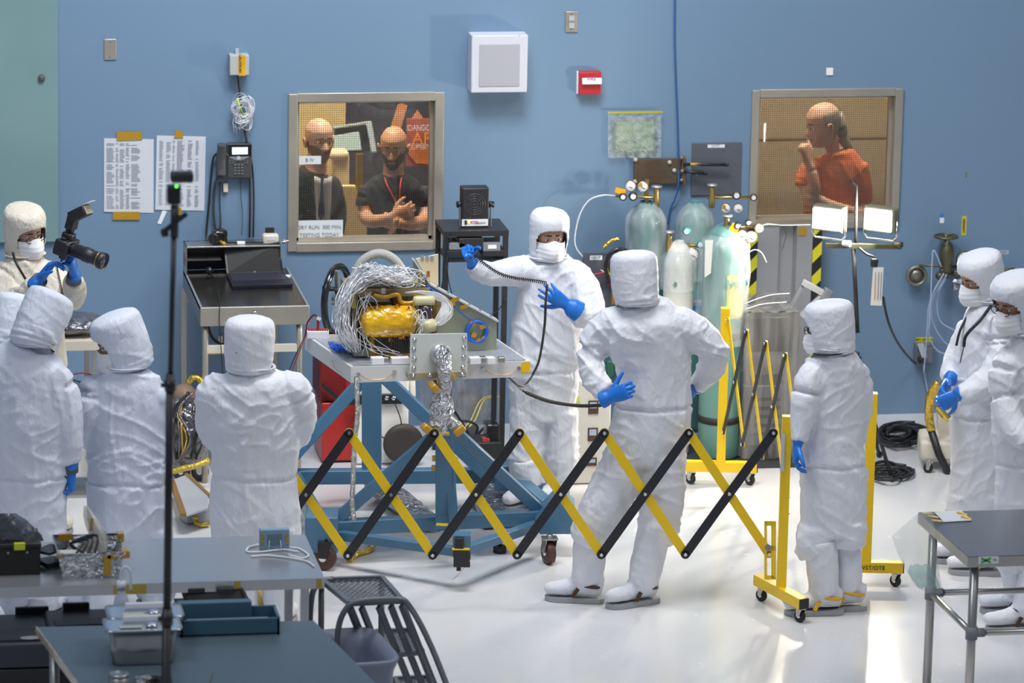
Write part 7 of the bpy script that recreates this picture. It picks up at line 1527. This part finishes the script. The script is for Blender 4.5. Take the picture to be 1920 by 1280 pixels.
# floor cables, right
rnd = random.Random(19)
for (cx, cy, rx, ry, n_, lab) in ((1688, 812, 52, 20, 15, 'upper tangled coil of black cable on the floor near the wall'), (1668, 884, 42, 14, 9, 'lower coil of black cable on the floor right of the yellow post')):
    mb = MB()
    for i in range(n_):
        a0 = rnd.uniform(0, 6.28); sx, sy = rnd.uniform(.45, 1.1), rnd.uniform(.4, 1.05); ox, oy = rnd.uniform(-12, 12), rnd.uniform(-6, 6)
        mb.tube(spline([G(cx + ox + rx * sx * math.cos(a0 + q * .62), cy + oy + ry * sy * math.sin(a0 + q * .62), .01 + .004 * i * rnd.uniform(.2, 1)) for q in range(10)], 4), .009, 6)
    tag(mb.build('cable_coil', cable_m), lab, 'cable')
# white floor unit behind the right-hand pair
t = thing('floor_vacuum', 'cream wheeled vacuum unit with gold wrapped hose behind the clasped gloves', 'vacuum', G(1765, 882)); yv = G(1765, 884)
mb = MB(); mb.box(Vector((yv.x + .03, yv.y + .16, .11)), (.24, .30, .13), Euler((0, 0, -.2)), .03); mb.build('base', cream_p, t); mb = MB(); mb.prism([At(1758, 770, yv, .15), At(1800, 760, yv, .15), At(1805, 850, yv, .15), At(1762, 840, yv, .15)], _fh * .12); mb.build('column', cream_p, t); 
mb = MB(); mb.tube(spline([At(1760, 716, yv), At(1744, 745, yv), At(1742, 780, yv), At(1746, 806, yv)], 6), .026, 10); mb.build('gold_hose', foil_g, t); mb = MB(); mb.tube([At(1746, 806, yv), At(1760, 850, yv, -.02), At(1778, 886, yv, -.05)], .022, 8); mb.build('black_hose', black, t); mb = MB(); mb.tube(spline([At(1757, 760, yv, -.05), At(1768, 776, yv, -.05), At(1780, 786, yv, -.05)], 5), .02, 8); mb.build('gold_hose', foil_g, t)
for x in (1740, 1775): caster(t, G(x, 886), .028, .02, Vector((1, -.5, 0)))

# ================================================================== FOREGROUND
# right steel table
z9 = .90; TL, TF = G(1722, 960, z9), G(1816, 1043, z9); t = thing('steel_table', 'steel table with tubular legs at the right edge, near the camera', 'table', Vector((TF.x + .5, TF.y, 0)))
R2 = Vector((1.4, 0, 0)); mb = MB(); mb.prism([TF, TF + R2, TL + R2 + Vector((.15, 0, 0)), TL], (0, 0, -.006)); mb.build('table_top', mat('table_steel', (.20, .225, .26), .2, .75, rvar=(2, .18, .26)), t)
mb = MB(); mb.beam(TF + Vector((0, 0, -.028)), TF + R2 + Vector((0, 0, -.028)), .004, .048); mb.beam(TF + Vector((0, 0, -.028)), TL + Vector((0, 0, -.028)), .004, .048); mb.build('table_lip', steel, t)
def pleg(p, r=.021): mb = MB(); mb.cyl(Vector((p.x, p.y, 0)), Vector((p.x, p.y, z9 - .03)), r, n=18); return mb.build('leg', steel, t)
lf = TF + Vector((.045, .05, 0)); lb_ = TL + Vector((.06, -.06, 0)); pleg(lf); pleg(lb_); pleg(lf + Vector((1.25, 0, 0))); pleg(lb_ + Vector((1.25, 0, 0)))
hz_ = At(1822, 1186, Vector((lf.x, lf.y, 0))).z
for a, b in ((lf, lb_), (lf, lf + Vector((1.25, 0, 0))), (lb_, lb_ + Vector((1.25, 0, 0)))): mb = MB(); mb.cyl(Vector((a.x, a.y, hz_)), Vector((b.x, b.y, hz_)), .0155, n=16); mb.build('stretcher', steel, t)
for a in (lf, lb_):
    mb = MB(); mb.cyl(Vector((a.x, a.y, hz_ - .03)), Vector((a.x, a.y, hz_ + .03)), .028, n=18); mb.cyl(Vector((a.x, a.y, hz_)), Vector((a.x + .06, a.y, hz_)), .021, n=14); mb.build('collar', grey_p, t)
p, q = G(1836, 1044, z9), G(1874, 1043, z9); s_ = (q - p); mb = MB(); mb.span((p.x, TF.y - .004, z9 - .036), (q.x, TF.y - .002, z9 - .002)); o = mb.build('sticker', mat('sticker_white', (.72, .76, .74), .4), t)
mb = MB(); c = Vector((p.x + .035, TF.y - .006, z9 - .019)); 
for a in (-.45, .45): mb.box(c, (.05, .001, .009), Euler((0, a, 0)))
mb.build('green_mark', mat('mark_leaf', (.05, .36, .08), .4), o); text('TB', Vector((q.x - .02, TF.y - .005, z9 - .019)), .016, ink, o)
mb = MB(); mb.prism([G(1752, 961, z9 + .002), G(1802, 957, z9 + .002), G(1822, 976, z9 + .002), G(1770, 979, z9 + .002)], (0, 0, .003)); o = tag(mb.build('paper_sheet', paper), 'white sheet taped to the top of the right steel table', 'paper')
for p in ((1739, 962, .3), (1749, 968, -.3), (1758, 976, .1), (1804, 962, -.7), (1812, 970, -.7)):
    mb = MB(); mb.box(G(p[0], p[1], z9 + .008), (.05, .022, .003), Euler((0, .15, p[2]))); mb.build('tape_strip', mat('tape_bright', (.80, .50, .01), .3, coat=.3), o)
def bagm(nm, label, rows, ref, m_, cat='bag', dep=.04):
    g = []; ns = 14
    for (xl, xr, y, d) in rows: g.append([At(xl + (xr - xl) * j / ns, y, ref, d - dep * math.sin(PI * j / ns) * .9 + .012 * noise.noise(Vector((j * .6, y * .05, 2)))) for j in range(ns + 1)])
    mb = MB(); mb.sheet(g); g2 = []
    for (xl, xr, y, d) in rows: g2.append([At(xl + (xr - xl) * j / ns, y, ref, d + dep * math.sin(PI * j / ns) * .6) for j in range(ns + 1)])
    mb.sheet(g2); return tag(mb.build(nm, m_), label, cat)
rb_ = Vector((TL.x, TL.y, 0)); rb_ = (TL + TF) / 2; rb_.z = 0
o = bagm('plastic_bag', 'clear plastic bag of bluish film hanging from the left edge of the right table', [(1722, 1746, 962, 0), (1700, 1750, 980, 0), (1672, 1752, 1005, 0), (1684, 1757, 1040, 0), (1702, 1762, 1075, 0), (1715, 1766, 1098, 0), (1738, 1768, 1112, 0)], rb_, film('bag_soft', (.97, .98, .97), .80, .15, (7, .5, .01), (.8, .83, .82)))
g = []
for (xl, xr, y) in ((1706, 1744, 1058), (1702, 1752, 1072), (1712, 1760, 1088), (1722, 1764, 1102)): g.append([At(xl + (xr - xl) * j / 8, y + 2 * math.sin(j * 1.7), rb_, .01 * math.sin(j * 2 + y)) for j in range(9)])
mb = MB(); mb.sheet(g); mb.build('folded_film', film('film_mint', (.70, .88, .86), .45, .2, (12, .8, .01), (.55, .72, .72)), o)
# long steel table, left
FRc = G(608, 1083, z9); Dp = .70; x0 = G(-60, 1105, z9).x; t = thing('steel_table', 'long steel work table in the left foreground with foil tray and toolbox on it', 'table', Vector((FRc.x - 1, FRc.y + .3, 0)))
mb = MB(); mb.span((x0, FRc.y, z9 - .008), (FRc.x, FRc.y + Dp, z9)); mb.build('table_top', mat('table_steel2', (.40, .42, .45), .24, .55, rvar=(2, .2, .28)), t); mb = MB(); mb.span((x0, FRc.y - .004, z9 - .048), (FRc.x, FRc.y + .002, z9 - .001)); mb.span((FRc.x - .002, FRc.y, z9 - .048), (FRc.x + .002, FRc.y + Dp, z9 - .001)); mb.build('table_lip', alum, t)
for x in (FRc.x - .08, x0 + .02):
    for y in (FRc.y + .06, FRc.y + Dp - .06): mb = MB(); mb.span((x - .018, y - .018, 0), (x + .018, y + .018, z9 - .01)); mb.build('leg', alum, t)
def lip(x0_, x1_): 
    a, b = G(x0_, 1092, z9), G(x1_, 1092, z9); mb = MB(); mb.span((a.x, FRc.y - .0065, z9 - .046), (b.x, FRc.y - .0045, z9 - .002)); mb.build('tape_patch', mat('tape_olive2', (.42, .30, .04), .35), t)
lip(212, 274); lip(440, 452); lip(597, 607)
# foil tray
def yz(px, py, Y): return Y_(px, py, Y)
Yt_ = G(170, 1083, z9).y; t = thing('foil_tray', 'foil-lined silver tray taped with yellow tape, holding cables and a clear bag', 'tray', G(170, 1083, z9))
xl, xr = yz(118, 1083, Yt_).x, yz(222, 1083, Yt_).x; Xl, Xr = yz(108, 1030, Yt_).x, yz(233, 1030, Yt_).x; hh = .115; dd = .27; c = [(xl, Yt_), (xr, Yt_), (xr, Yt_ + dd), (xl, Yt_ + dd)]; C2 = [(Xl, Yt_ - .015), (Xr, Yt_ - .015), (Xr, Yt_ + dd + .02), (Xl, Yt_ + dd + .02)]
mb = MB()
for k_ in range(4):
    a, b = c[k_], c[(k_ + 1) % 4]; A2, B2 = C2[k_], C2[(k_ + 1) % 4]; g = []
    for i in range(10):
        f_ = i / 9; row = []
        for j in range(20):
            s2 = j / 19; p = Vector((a[0] + (b[0] - a[0]) * s2, a[1] + (b[1] - a[1]) * s2, z9 + .002)).lerp(Vector((A2[0] + (B2[0] - A2[0]) * s2, A2[1] + (B2[1] - A2[1]) * s2, z9 + hh)), f_); q_ = Vector(p) * 24; p += Vector((noise.noise(q_), noise.noise(q_ + Vector((3, 3, 3))), noise.noise(q_ + Vector((7, 1, 1))))) * .007 * (1 if 0 < j < 19 else 0); row.append(p)
        g.append(row)
    mb.sheet(g, False)
mb.prism([(xl, Yt_, z9 + .002), (xr, Yt_, z9 + .002), (xr, Yt_ + dd, z9 + .002), (xl, Yt_ + dd, z9 + .002)], (0, 0, .002)); mb.build('foil_sides', foil, t)
mb = MB(); mb.tube([Vector((p[0], p[1], z9 + hh)) for p in C2], .006, 6, closed=True); mb.build('rim', foil, t)
for (p, s2) in (((xr + .0, Yt_ - .012, z9 + hh - .01), (.10, .004, .03)), ((xr - .05, Yt_ - .012, z9 + .06), (.035, .004, .09)), ((xr + .03, Yt_ + .02, z9 + hh - .01), (.03, .06, .035)), ((xl - .015, Yt_ - .01, z9 + hh - .005), (.03, .01, .02)), ((xl + .03, Yt_ + dd, z9 + hh), (.06, .02, .03)), ((xr + .03, Yt_ + dd - .02, z9 + hh), (.03, .05, .04))): mb = MB(); mb.box(p, s2, Euler((0, random.uniform(-.1, .1), 0)), .001); mb.build('tape_patch', kapton, t)
for i in range(4): mb = MB(); mb.tube(spline([(xl + .05 + .03 * i, Yt_ + .05, z9 + .08), (xl + .10 + .02 * i, Yt_ + .12, z9 + .13 + .01 * i), (xl + .05, Yt_ + .2, z9 + .10), (xl + .12, Yt_ + .1, z9 + .07)], 6), .006, 6); tag(mb.build('cable', cable_m), 'thin black cable coiled inside the foil tray', 'cable', 'black cables in the foil tray')
r1_ = Vector((0, Yt_ + .16, 0)); r1_ = G(180, 1060, z9); r1_.z = 0
bagm('plastic_bag', 'clear zip bag sticking up out of the foil tray', [(157, 164, 948, 0), (156, 178, 966, 0), (160, 190, 985, 0), (166, 200, 1000, 0), (162, 202, 1015, 0), (150, 200, 1035, 0)], r1_, film('bag_zip', (.95, .95, .93), .45, .08, (16, 1, .02), (.75, .73, .66)), dep=.03)
mb = MB(); mb.box(At(171, 983, r1_, -.03), (.012, .004, .06), Euler((0, .1, 0))); tag(mb.build('tape_strip', kapton), 'yellow tape strip on the clear bag in the tray', 'tape')
mb = MB(); mb.box(G(135, 1046, z9 + .07), (.10, .12, .03), Euler((.2, .1, .3)), .01); tag(mb.build('white_pouch', mat('pouch_pale', (.55, .56, .52), .6)), 'pale folded pouch inside the foil tray', 'pouch')
# black toolbox and bag
Yb_ = G(40, 1078, z9).y; t = thing('toolbox', 'black toolbox with yellow latch on the left end of the steel table', 'toolbox', G(40, 1078, z9)); a, b = yz(-60, 1075, Yb_).x, yz(76, 1075, Yb_).x
mb = MB(); mb.span((a, Yb_, z9), (b, Yb_ + .25, z9 + .125), .004); mb.build('box_body', mat('toolbox_black', (.012, .012, .010), .5, bump=(80, .3, .003, (1, 1, .02))), t); mb = MB(); mb.span((a, Yb_ - .004, z9 + .125), (b + .004, Yb_ + .25, z9 + .145), .004); mb.build('lid', black, t)
mb = MB(); mb.span((yz(26, 1020, Yb_).x, Yb_ - .012, z9 + .118), (yz(47, 1020, Yb_).x, Yb_ + .01, z9 + .15), .003); mb.m(mat('latch_lime', (.55, .62, .02), .4)); mb.build('latch', None, t)
for x in (15, 51): mb = MB(); c = yz(x, 1036, Yb_); mb.cyl((c.x, Yb_ - .004, z9 + .105), (c.x, Yb_, z9 + .105), .005); mb.build('rivet', steel, t)
r2_ = Vector((yz(30, 1020, Yb_ + .12).x, Yb_ + .12, 0)); o = bagm('plastic_bag', 'dark shiny plastic bag heaped on the black toolbox', [(-40, 30, 962, 0), (-45, 50, 975, 0), (-50, 66, 990, 0), (-50, 78, 1003, 0), (-50, 82, 1014, 0)], r2_, mat('bag_dark', (.07, .08, .10), .15, .1, bump=(14, 1, .03), coat=.6), dep=.10)
mb = MB(); mb.beam(G(78, 1036, z9 + .09), G(110, 1024, z9 + .09), .09, .012); mb.beam(G(78, 1056, z9 + .02), G(112, 1050, z9 + .02), .10, .02); tag(mb.build('strap', black), 'flat black strap between the toolbox and the foil tray', 'strap')
# blue timer and white cables
Yn = G(512, 1032, z9).y; t = thing('digital_timer', 'light blue boxed meter standing on the right end of the long steel table', 'meter', G(512, 1032, z9)); a, b = yz(487, 1030, Yn).x, yz(543, 1030, Yn).x; zh = yz(515, 992, Yn).z
mb = MB(); mb.span((a, Yn, z9 + .002), (b, Yn + .035, zh), .006); mb.build('case', mat('meter_blue2', (.22, .36, .48), .4), t); mb = MB(); mb.span((a + .035, Yn - .004, z9 + .03), (b - .035, Yn, zh - .02), .002); mb.build('rear_panel', mat('meter_dark', (.13, .20, .26), .5), t)
for x in (a + .012, b - .012): mb = MB(); mb.box((x, Yn - .003, z9 + .055), (.012, .003, .05)); mb.build('tape_patch', kapton, t)
mb = MB(); mb.tube([((a + b) / 2 - .025, Yn - .006, z9 + .05), ((a + b) / 2 - .03, Yn - .02, z9 + .004), ((a + b) / 2 + .03, Yn - .02, z9 + .004), ((a + b) / 2 + .025, Yn - .006, z9 + .05)], .003, 6); mb.build('stand_leg', lgrey, t)
for k_, (pts, lab) in enumerate((((( 487, 1020), (466, 1026), (464, 1034), (490, 1034), (530, 1030), (560, 1034)), 'white cable looping left of the blue meter'), (((470, 1043), (500, 1041), (540, 1045), (575, 1052), (590, 1062)), 'lower white cable running towards the table corner'), (((540, 1026), (560, 1028), (578, 1040), (566, 1046), (540, 1040)), 'white cable loop right of the blue meter'))):
    mb = MB(); mb.tube(spline([G(x, y, z9 + .006) for x, y in pts], 6), .0045, 6); tag(mb.build('cable', white_p), lab, 'cable')
# grey table nearest, its things
q4 = [G(70, 1175, z9), G(588, 1163, z9), G(742, 1318, z9), G(180, 1325, z9)]; t = thing('grey_table', 'dark grey table with clear taped edge at the bottom left, nearest the camera', 'table', Vector((q4[3].x, q4[3].y, 0)))
mb = MB(); mb.prism(q4, (0, 0, -.028)); mb.build('table_top', mat('table_slate', (.095, .135, .17), .45), t)
mb = MB(); mb.beam(q4[0] + Vector((-.004, 0, -.014)), q4[3] + Vector((-.004, 0, -.014)), .008, .032); mb.m(mat('edge_amber', (.34, .27, .16), .25, coat=.5, var=(14, (.20, .12, .03), 1))); mb.build('edge_trim', None, t)
for p in q4: c_ = sum(q4, Vector()) / 4; p2 = p.lerp(c_, .1); mb = MB(); mb.cyl(Vector((p2.x, p2.y, 0)), Vector((p2.x, p2.y, z9 - .03)), .022); mb.build('leg', steel, t)
def pan(label, fr_px, w_=.295, d_=.17, h_=.155):
    p = G(*fr_px, z9); t = thing('steel_pan', label, 'pan', p); cx_, y0 = p.x, p.y; R_3 = lambda z, k_, dy=0: [Vector((cx_ + sx * (w_ / 2 - k_) * (1 if 1 else 1), y0 + d_ / 2 + sy * (d_ / 2 - k_), z)) for sx, sy in ((-1, -1), (1, -1), (1, 1), (-1, 1))]
    mb = MB(); n_ = 40; 
    rings = []
    for z, k_ in ((.0, .03), (.005, .02), (.05, .014), (h_, .006)):
        rings.append(mb.ring(Vector((cx_, y0 + d_ / 2, z9 + z)), Vector((1, 0, 0)), Vector((0, 1, 0)), w_ / 2 - k_, d_ / 2 - k_, n_, 6.0))
    mb.skin(rings); mb.build('pan_body', mat('pan_steel', (.55, .54, .50), .25, .95, rvar=(5, .18, .32)), t)
    mb = MB(); r0_ = mb.ring(Vector((cx_, y0 + d_ / 2, z9 + h_)), Vector((1, 0, 0)), Vector((0, 1, 0)), w_ / 2 + .015, d_ / 2 + .015, n_, 8.0); r1_2 = mb.ring(Vector((cx_, y0 + d_ / 2, z9 + h_ + .008)), Vector((1, 0, 0)), Vector((0, 1, 0)), w_ / 2 + .015, d_ / 2 + .015, n_, 8.0); r2_3 = mb.ring(Vector((cx_, y0 + d_ / 2, z9 + h_ + .004)), Vector((1, 0, 0)), Vector((0, 1, 0)), w_ / 2 - .012, d_ / 2 - .012, n_, 8.0); mb.skin([r0_, r1_2, r2_3]); ld_ = mb.build('lid', mat('lid_steel', (.55, .58, .60), .22, .85), t)
    mb = MB(); mb.span((cx_ - w_ * .33, y0 + .025, z9 + h_ + .009), (cx_ - w_ * .02, y0 + .055, z9 + h_ + .010)); mb.m(mat('label_mint', (.55, .62, .52), .6)); mb.build('lid_label', None, ld_)
    mb = MB(); mb.span((cx_ - w_ * .26, y0 + d_ - .05, z9 + h_ + .009), (cx_ + w_ * .42, y0 + d_ - .03, z9 + h_ + .030), .004); mb.build('lid_handle', white_p, ld_)
    mb = MB(); mb.ball((cx_ + w_ * .12, y0 + .05, z9 + h_ + .012), .022, 8, (1.3, 1, .4)); mb.build('lid_knob', chrome, ld_)
pan('front steel pan with lid and pale label, on the grey table', (270, 1250)); pan('rear steel pan with lid, half hidden behind the front pan', (274, 1225))
Yj = G(435, 1192, z9).y; t = thing('parts_tray', 'slate blue plastic tray on the grey table right of the pans', 'tray', G(435, 1192, z9)); a, b = yz(338, 1190, Yj).x, yz(525, 1188, Yj).x; bm_ = mat('tray_blue', (.055, .13, .19), .4)
mb = MB(); mb.span((a, Yj, z9), (b, Yj + .012, z9 + .075), .004); mb.span((a, Yj + .15, z9), (b, Yj + .162, z9 + .085), .004); mb.span((a, Yj, z9), (a + .012, Yj + .16, z9 + .08)); mb.span((b - .012, Yj, z9), (b, Yj + .16, z9 + .08)); mb.span((a, Yj, z9), (b, Yj + .16, z9 + .01)); bmesh.ops.remove_doubles(mb.bm, verts=mb.bm.verts, dist=1e-5); mb.build('tray_body', bm_, t)
mb = MB(); mb.span((a + .0, Yj + .10, z9 + .01), (b - .11, Yj + .15, z9 + .12), .004); mb.m(bm_); mb.build('raised_back', None, t); mb = MB(); mb.span((a + .03, Yj + .02, z9 + .068), (b - .05, Yj + .026, z9 + .072)); mb.m(mat('trim_pale', (.45, .50, .54), .4)); mb.build('pale_strip', None, t)
t = thing('black_case', 'open black case lid with two latches between the steel table and the blue tray', 'case', G(405, 1150, .8)); gk = G(405, 1150, .75)
mb = MB(); mb.prism([At(340, 1110, gk), At(455, 1104, gk), At(471, 1145, gk), At(352, 1148, gk)], _fh * .05); mb.build('lid', mat('case_dark', (.035, .033, .032), .4), t); mb = MB(); mb.prism([At(349, 1115, gk, -.01), At(449, 1109, gk, -.01), At(461, 1137, gk, -.01), At(357, 1140, gk, -.01)], _fh * .01); mb.m(mat('case_inset', (.060, .058, .058), .3)); mb.build('inset_panel', None, t)
for x in (368, 422): mb = MB(); mb.box(At(x, 1106, gk, -.01), (.075, .03, .022), None, .004); mb.build('latch', black, t)
mb = MB(); mb.span((At(335, 1150, gk).x, gk.y - .02, gk.z - .2), (At(478, 1150, gk).x, gk.y + .25, gk.z - .0)); mb.build('case_body', black, t); mb = MB(); mb.box(At(340, 1143, gk, -.02), (.03, .02, .05), Euler((0, .4, 0))); mb.build('tape_patch', kapton, t)
for x in (At(345, 1150, gk).x, At(470, 1150, gk).x): mb = MB(); mb.span((x - .015, gk.y, 0), (x + .015, gk.y + .2, gk.z - .2)); mb.build('support', black_m, t)
# squeeze bottle
p = G(225, 1172, z9); t = thing('squeeze_bottle', 'translucent plastic squeeze bottle behind the rear pan', 'bottle', p); p = G(229, 1178, z9) + Vector((0, .04, 0)); mb = MB(); mb.lathe(p, [(.03, 0), (.034, .01), (.034, .10), (.028, .13), (.016, .15), (.016, .17), (0, .172)]); mb.m(film('bottle_milk', (.8, .82, .9), .3, .3, None, (.7, .73, .82))); mb.build('body', None, t); mb = MB(); mb.lathe(p + Vector((0, 0, .165)), [(.02, 0), (.02, .035), (0, .036)]); mb.build('cap', white_p, t); mb = MB(); mb.tube(spline([p + Vector((0, 0, .2)), p + Vector((.0, 0, .24)), p + Vector((.018, 0, .262)), p + Vector((.038, 0, .235)), p + Vector((.04, 0, .15))], 5), .006, 6); mb.build('spout', mat('spout_white', (.72, .75, .82), .4), t)
# jars and cables on the near table
for k_, (px, py, r_, lab) in enumerate(((223, 1290, .042, 'squat metal jar with lid at the bottom edge below the front pan'), (268, 1282, .036, 'crumpled silver lump beside the metal jar at the bottom edge'))):
    p = G(px, py, z9); t = thing('metal_jar' if k_ == 0 else 'foil_lump', lab, 'jar' if k_ == 0 else 'foil', p); mb = MB()
    if k_ == 0: mb.lathe(p, [(r_, 0), (r_, .05), (0, .05)]); mb.build('jar_body', mat('jar_grey', (.30, .32, .33), .35, .4), t); mb = MB(); mb.lathe(p + Vector((0, 0, .05)), [(r_ * .9, 0), (r_ * 1.02, .004), (r_ * 1.02, .014), (r_ * .8, .018), (r_ * .7, .013), (0, .013)]); mb.build('jar_lid', steel, t)
    else: mb.ball(p + Vector((0, 0, .02)), r_, 8, (1.1, 1, .6)); mb.build('lump', foil, t)
mb = MB(); rnd = random.Random(4)
for i in range(12): mb.tube(spline([G(262 + rnd.uniform(0, 60), 1270 + rnd.uniform(-5, 22), z9 + rnd.uniform(.005, .03)) for q in range(5)], 6), .004, 5)
tag(mb.build('cable_coil', cable_m), 'heap of thin black cables at the bottom edge beside the jar', 'cable')
mb = MB(); mb.tube([G(398, 1260, z9 + .006), G(388, 1286, z9 + .006)], .003, 6); tag(mb.build('probe', grey_p), 'thin grey probe lying on the grey table', 'probe')
# black cases at the far left bottom
for k_, (xa, xb_, y0, y1, yb_, zt_, lab) in enumerate(((-70, 108, 1150, 1206, 1300, .66, 'large black transit case with yellow tape, bottom left corner'), (92, 262, 1140, 1176, 1240, .68, 'second black transit case lid behind the grey table corner'))):
    pf = G((xa + xb_) / 2, y1, zt_); pb = G((xa + xb_) / 2, y0, zt_); a, b = yz(xa, y1, pf.y).x, yz(xb_, y1, pf.y).x; t = thing('transit_case', lab, 'case', Vector(((a + b) / 2, pf.y, 0)))
    mb = MB(); mb.span((a, pf.y, 0), (b, pb.y, zt_ - .12), .01); mb.build('case_body', black, t); mb = MB(); mb.span((a - .005, pf.y - .005, zt_ - .115), (b + .005, pb.y, zt_), .015); ld_ = mb.build('lid', mat('case_lid', (.035, .037, .055), .4), t)
    mb = MB(); mb.span((a + .03, pf.y + .03, zt_), (b - .04, pf.y + (pb.y - pf.y) * .45, zt_ + .006), .002); mb.build('lid_rib', black, ld_); mb = MB(); mb.span(((a + b) / 2 + (.05 if k_ == 0 else -.12), pb.y - .015, zt_ - .01), ((a + b) / 2 + (.2 if k_ == 0 else 0), pb.y + .01, zt_ + .03), .005); mb.build('latch', black, ld_)
    if k_ == 0: mb = MB(); mb.span((a, pf.y - .012, zt_ - .285), (yz(69, 1250, pf.y).x, pf.y - .002, zt_ - .19)); mb.m(mat('tape_gold', (.50, .34, .01), .4)); mb.build('tape_band', None, t); mb = MB(); mb.ball(Vector((a + .3, pf.y + .05, zt_ + .008)), .03, 8, (1.6, .8, .15)); mb.m(lgrey); mb.build('badge', None, ld_)
# black stand in front
sr_ = G(313, 1830); sr_.z = 0; t = thing('light_stand', 'tall blurred black stand with a small device on top, left foreground', 'stand', sr_); A7 = lambda x, y, d=0: At(x, y, sr_, d)
mb = MB(); mb.cyl(A7(326, 440), A7(319, 735), .0105); mb.cyl(A7(319, 700), A7(313, 1160), .0155); mb.cyl(A7(313, 1140), Vector((A7(305, 1600).x, A7(305, 1600).y, .1)), .0185); mb.build('pole', black, t)
for y, r_ in ((722, .022), (1160, .024)): mb = MB(); p = A7(319 if y < 900 else 313, y); mb.cyl(p - Vector((0, 0, .022)), p + Vector((0, 0, .022)), r_); mb.build('collar', black, t); mb = MB(); mb.cyl(p, p - _rh * .035, .010); mb.build('knob', black, t)
for a in range(3): b = Vector((math.cos(a * 2.09 + .5), math.sin(a * 2.09 + .5), 0)); bp = Vector((A7(305, 1600).x, A7(305, 1600).y, 0)); mb = MB(); mb.tube([bp + Vector((0, 0, .45)), bp + b * .45 + Vector((0, 0, .02))], .012, 8); mb.build('leg', black, t)
mb = MB(); mb.cyl(A7(327, 445), A7(328, 385), .016); mb.build('head_post', black, t); mb = MB(); mb.beam(A7(303, 437), A7(350, 400), .018, .018); mb.build('clamp_arm', black, t); mb = MB(); mb.box(A7(309, 436), (.028, .03, .03), None, .006); mb.build('clamp_knob', black, t)
mb = MB(); mb.box(A7(326, 364), (.052, .05, .075), None, .012); mb.build('mount', black, t)
mb = MB(); mb.box(A7(341, 331), (.088, .06, .040), None, .012); dv = mb.build('device_body', mat('device_dark', (.03, .032, .035), .4), t); mb = MB(); mb.ball(A7(331, 349, -.03), .006, 6); mb.m(mat('led_green2', (.1, .8, .1), .4, emit=((.15, 1, .1), 2.5))); mb.build('green_lamp', None, dv)
# step ladder
zp = .75; P4_ = [G(603, 1087, zp), G(716, 1083, zp), G(754, 1126, zp), G(656, 1131, zp)]; lg = mat('ladder_grey', (.15, .165, .18), .4, .3); t = thing('step_ladder', 'grey steel step ladder with expanded metal treads beside the grey bin', 'ladder', Vector((P4_[0].x, P4_[0].y, 0)))
def grate(q, nm):
    mb = MB(); n_ = 10
    for k_ in range(4): mb.beam(q[k_], q[(k_ + 1) % 4], .022, .022)
    fr2 = mb.build(nm + '_frame', lg, t); mb = MB(); L_ = lambda u, v: q[0].lerp(q[1], u).lerp(q[3].lerp(q[2], u), v)
    for i in range(-n_, n_ + 1):
        for sg in (1, -1):
            u0, v0, u1, v1 = i / n_, 0.0, i / n_ + 1, 1.0
            if sg < 0: u0, u1 = 1 - i / n_, -i / n_
            pts = []
            ta = 0.0; tb_ = 1.0; du = u1 - u0
            lo, hi = sorted(((0 - u0) / du, (1 - u0) / du)); ta = max(0, lo); tb_ = min(1, hi)
            if tb_ - ta < .03: continue
            mb.beam(L_(u0 + du * ta, ta), L_(u0 + du * tb_, tb_), .0048, .004)
    o = mb.build(nm + '_mesh', lg, t); return o
grate(P4_, 'platform')
z2_ = .46; Q4 = [G(704, 1184, z2_), G(766, 1181, z2_), G(792, 1222, z2_), G(730, 1228, z2_)]
dn = (Q4[2] - P4_[2]); grate(Q4, 'tread'); Q5 = [q + dn * .95 for q in Q4]; grate(Q5, 'tread')
def down(p, k_=2.55): return p + dn * k_
for f_ in (0, .22, .55, .78, 1.0):
    p = P4_[3].lerp(P4_[2], f_) + Vector((0, 0, -.02)); mb = MB(); mb.beam(p, down(p), .022 if f_ in (0, 1.0) else .016, .03); mb.build('rail', lg, t)
hr_ = [P4_[3].lerp(P4_[2], 0) + Vector((-.06, -.02, -.35)), P4_[3] + Vector((-.055, -.02, -.12)), P4_[3] + Vector((-.02, -.02, -.02)), P4_[3] + Vector((.04, -.02, .015)), P4_[2] + Vector((-.03, -.02, .015)), P4_[2] + Vector((.03, -.02, -.02)), down(P4_[2] + Vector((.05, 0, 0)), .9), down(P4_[2] + Vector((.05, 0, 0)), 2.5)]
mb = MB(); mb.tube(spline(hr_, 6), .014, 8); mb.build('side_tube', lg, t)
mb = MB(); mb.tube(spline([P4_[0] + Vector((-.06, -.05, -.45)), P4_[0] + Vector((-.055, -.05, -.1)), P4_[0] + Vector((-.02, -.03, -.01)), P4_[0] + Vector((.05, -.02, .01))], 6), .014, 8); mb.build('side_tube', lg, t)
for p in (P4_[0], P4_[1]): mb = MB(); mb.cyl(Vector((p.x, p.y, 0)), p, .014); mb.build('rear_leg', lg, t)
# grey bin
zb_ = .62; cb = G(668, 1210, zb_); t = thing('waste_bin', 'blue-grey plastic bin with open top between the grey table and the step ladder', 'bin', Vector((cb.x, cb.y, 0))); binm = mat('bin_grey', (.20, .225, .30), .45)
ax_ = (G(640, 1238, zb_) - G(592, 1180, zb_)).normalized(); ay_ = Vector((0, 0, 1)).cross(ax_); hxb = (G(725, 1238, zb_) - G(600, 1180, zb_)).length / 2
mb = MB(); rr_ = []
for z, a, b in ((0.0, .20, .10), (.30, .225, .115), (.56, .25, .13), (.60, .265, .145), (zb_, .27, .15), (zb_ + .004, .255, .135), (.58, .225, .105), (.54, .215, .095), (.20, .20, .085), (.19, .01, .01)):
    rr_.append(mb.ring(Vector((cb.x, cb.y, z + (.02 * 0))), ax_, ay_, a, b, 40, 5.0))
mb.skin(rr_, True, True); mb.build('bin_body', binm, t)
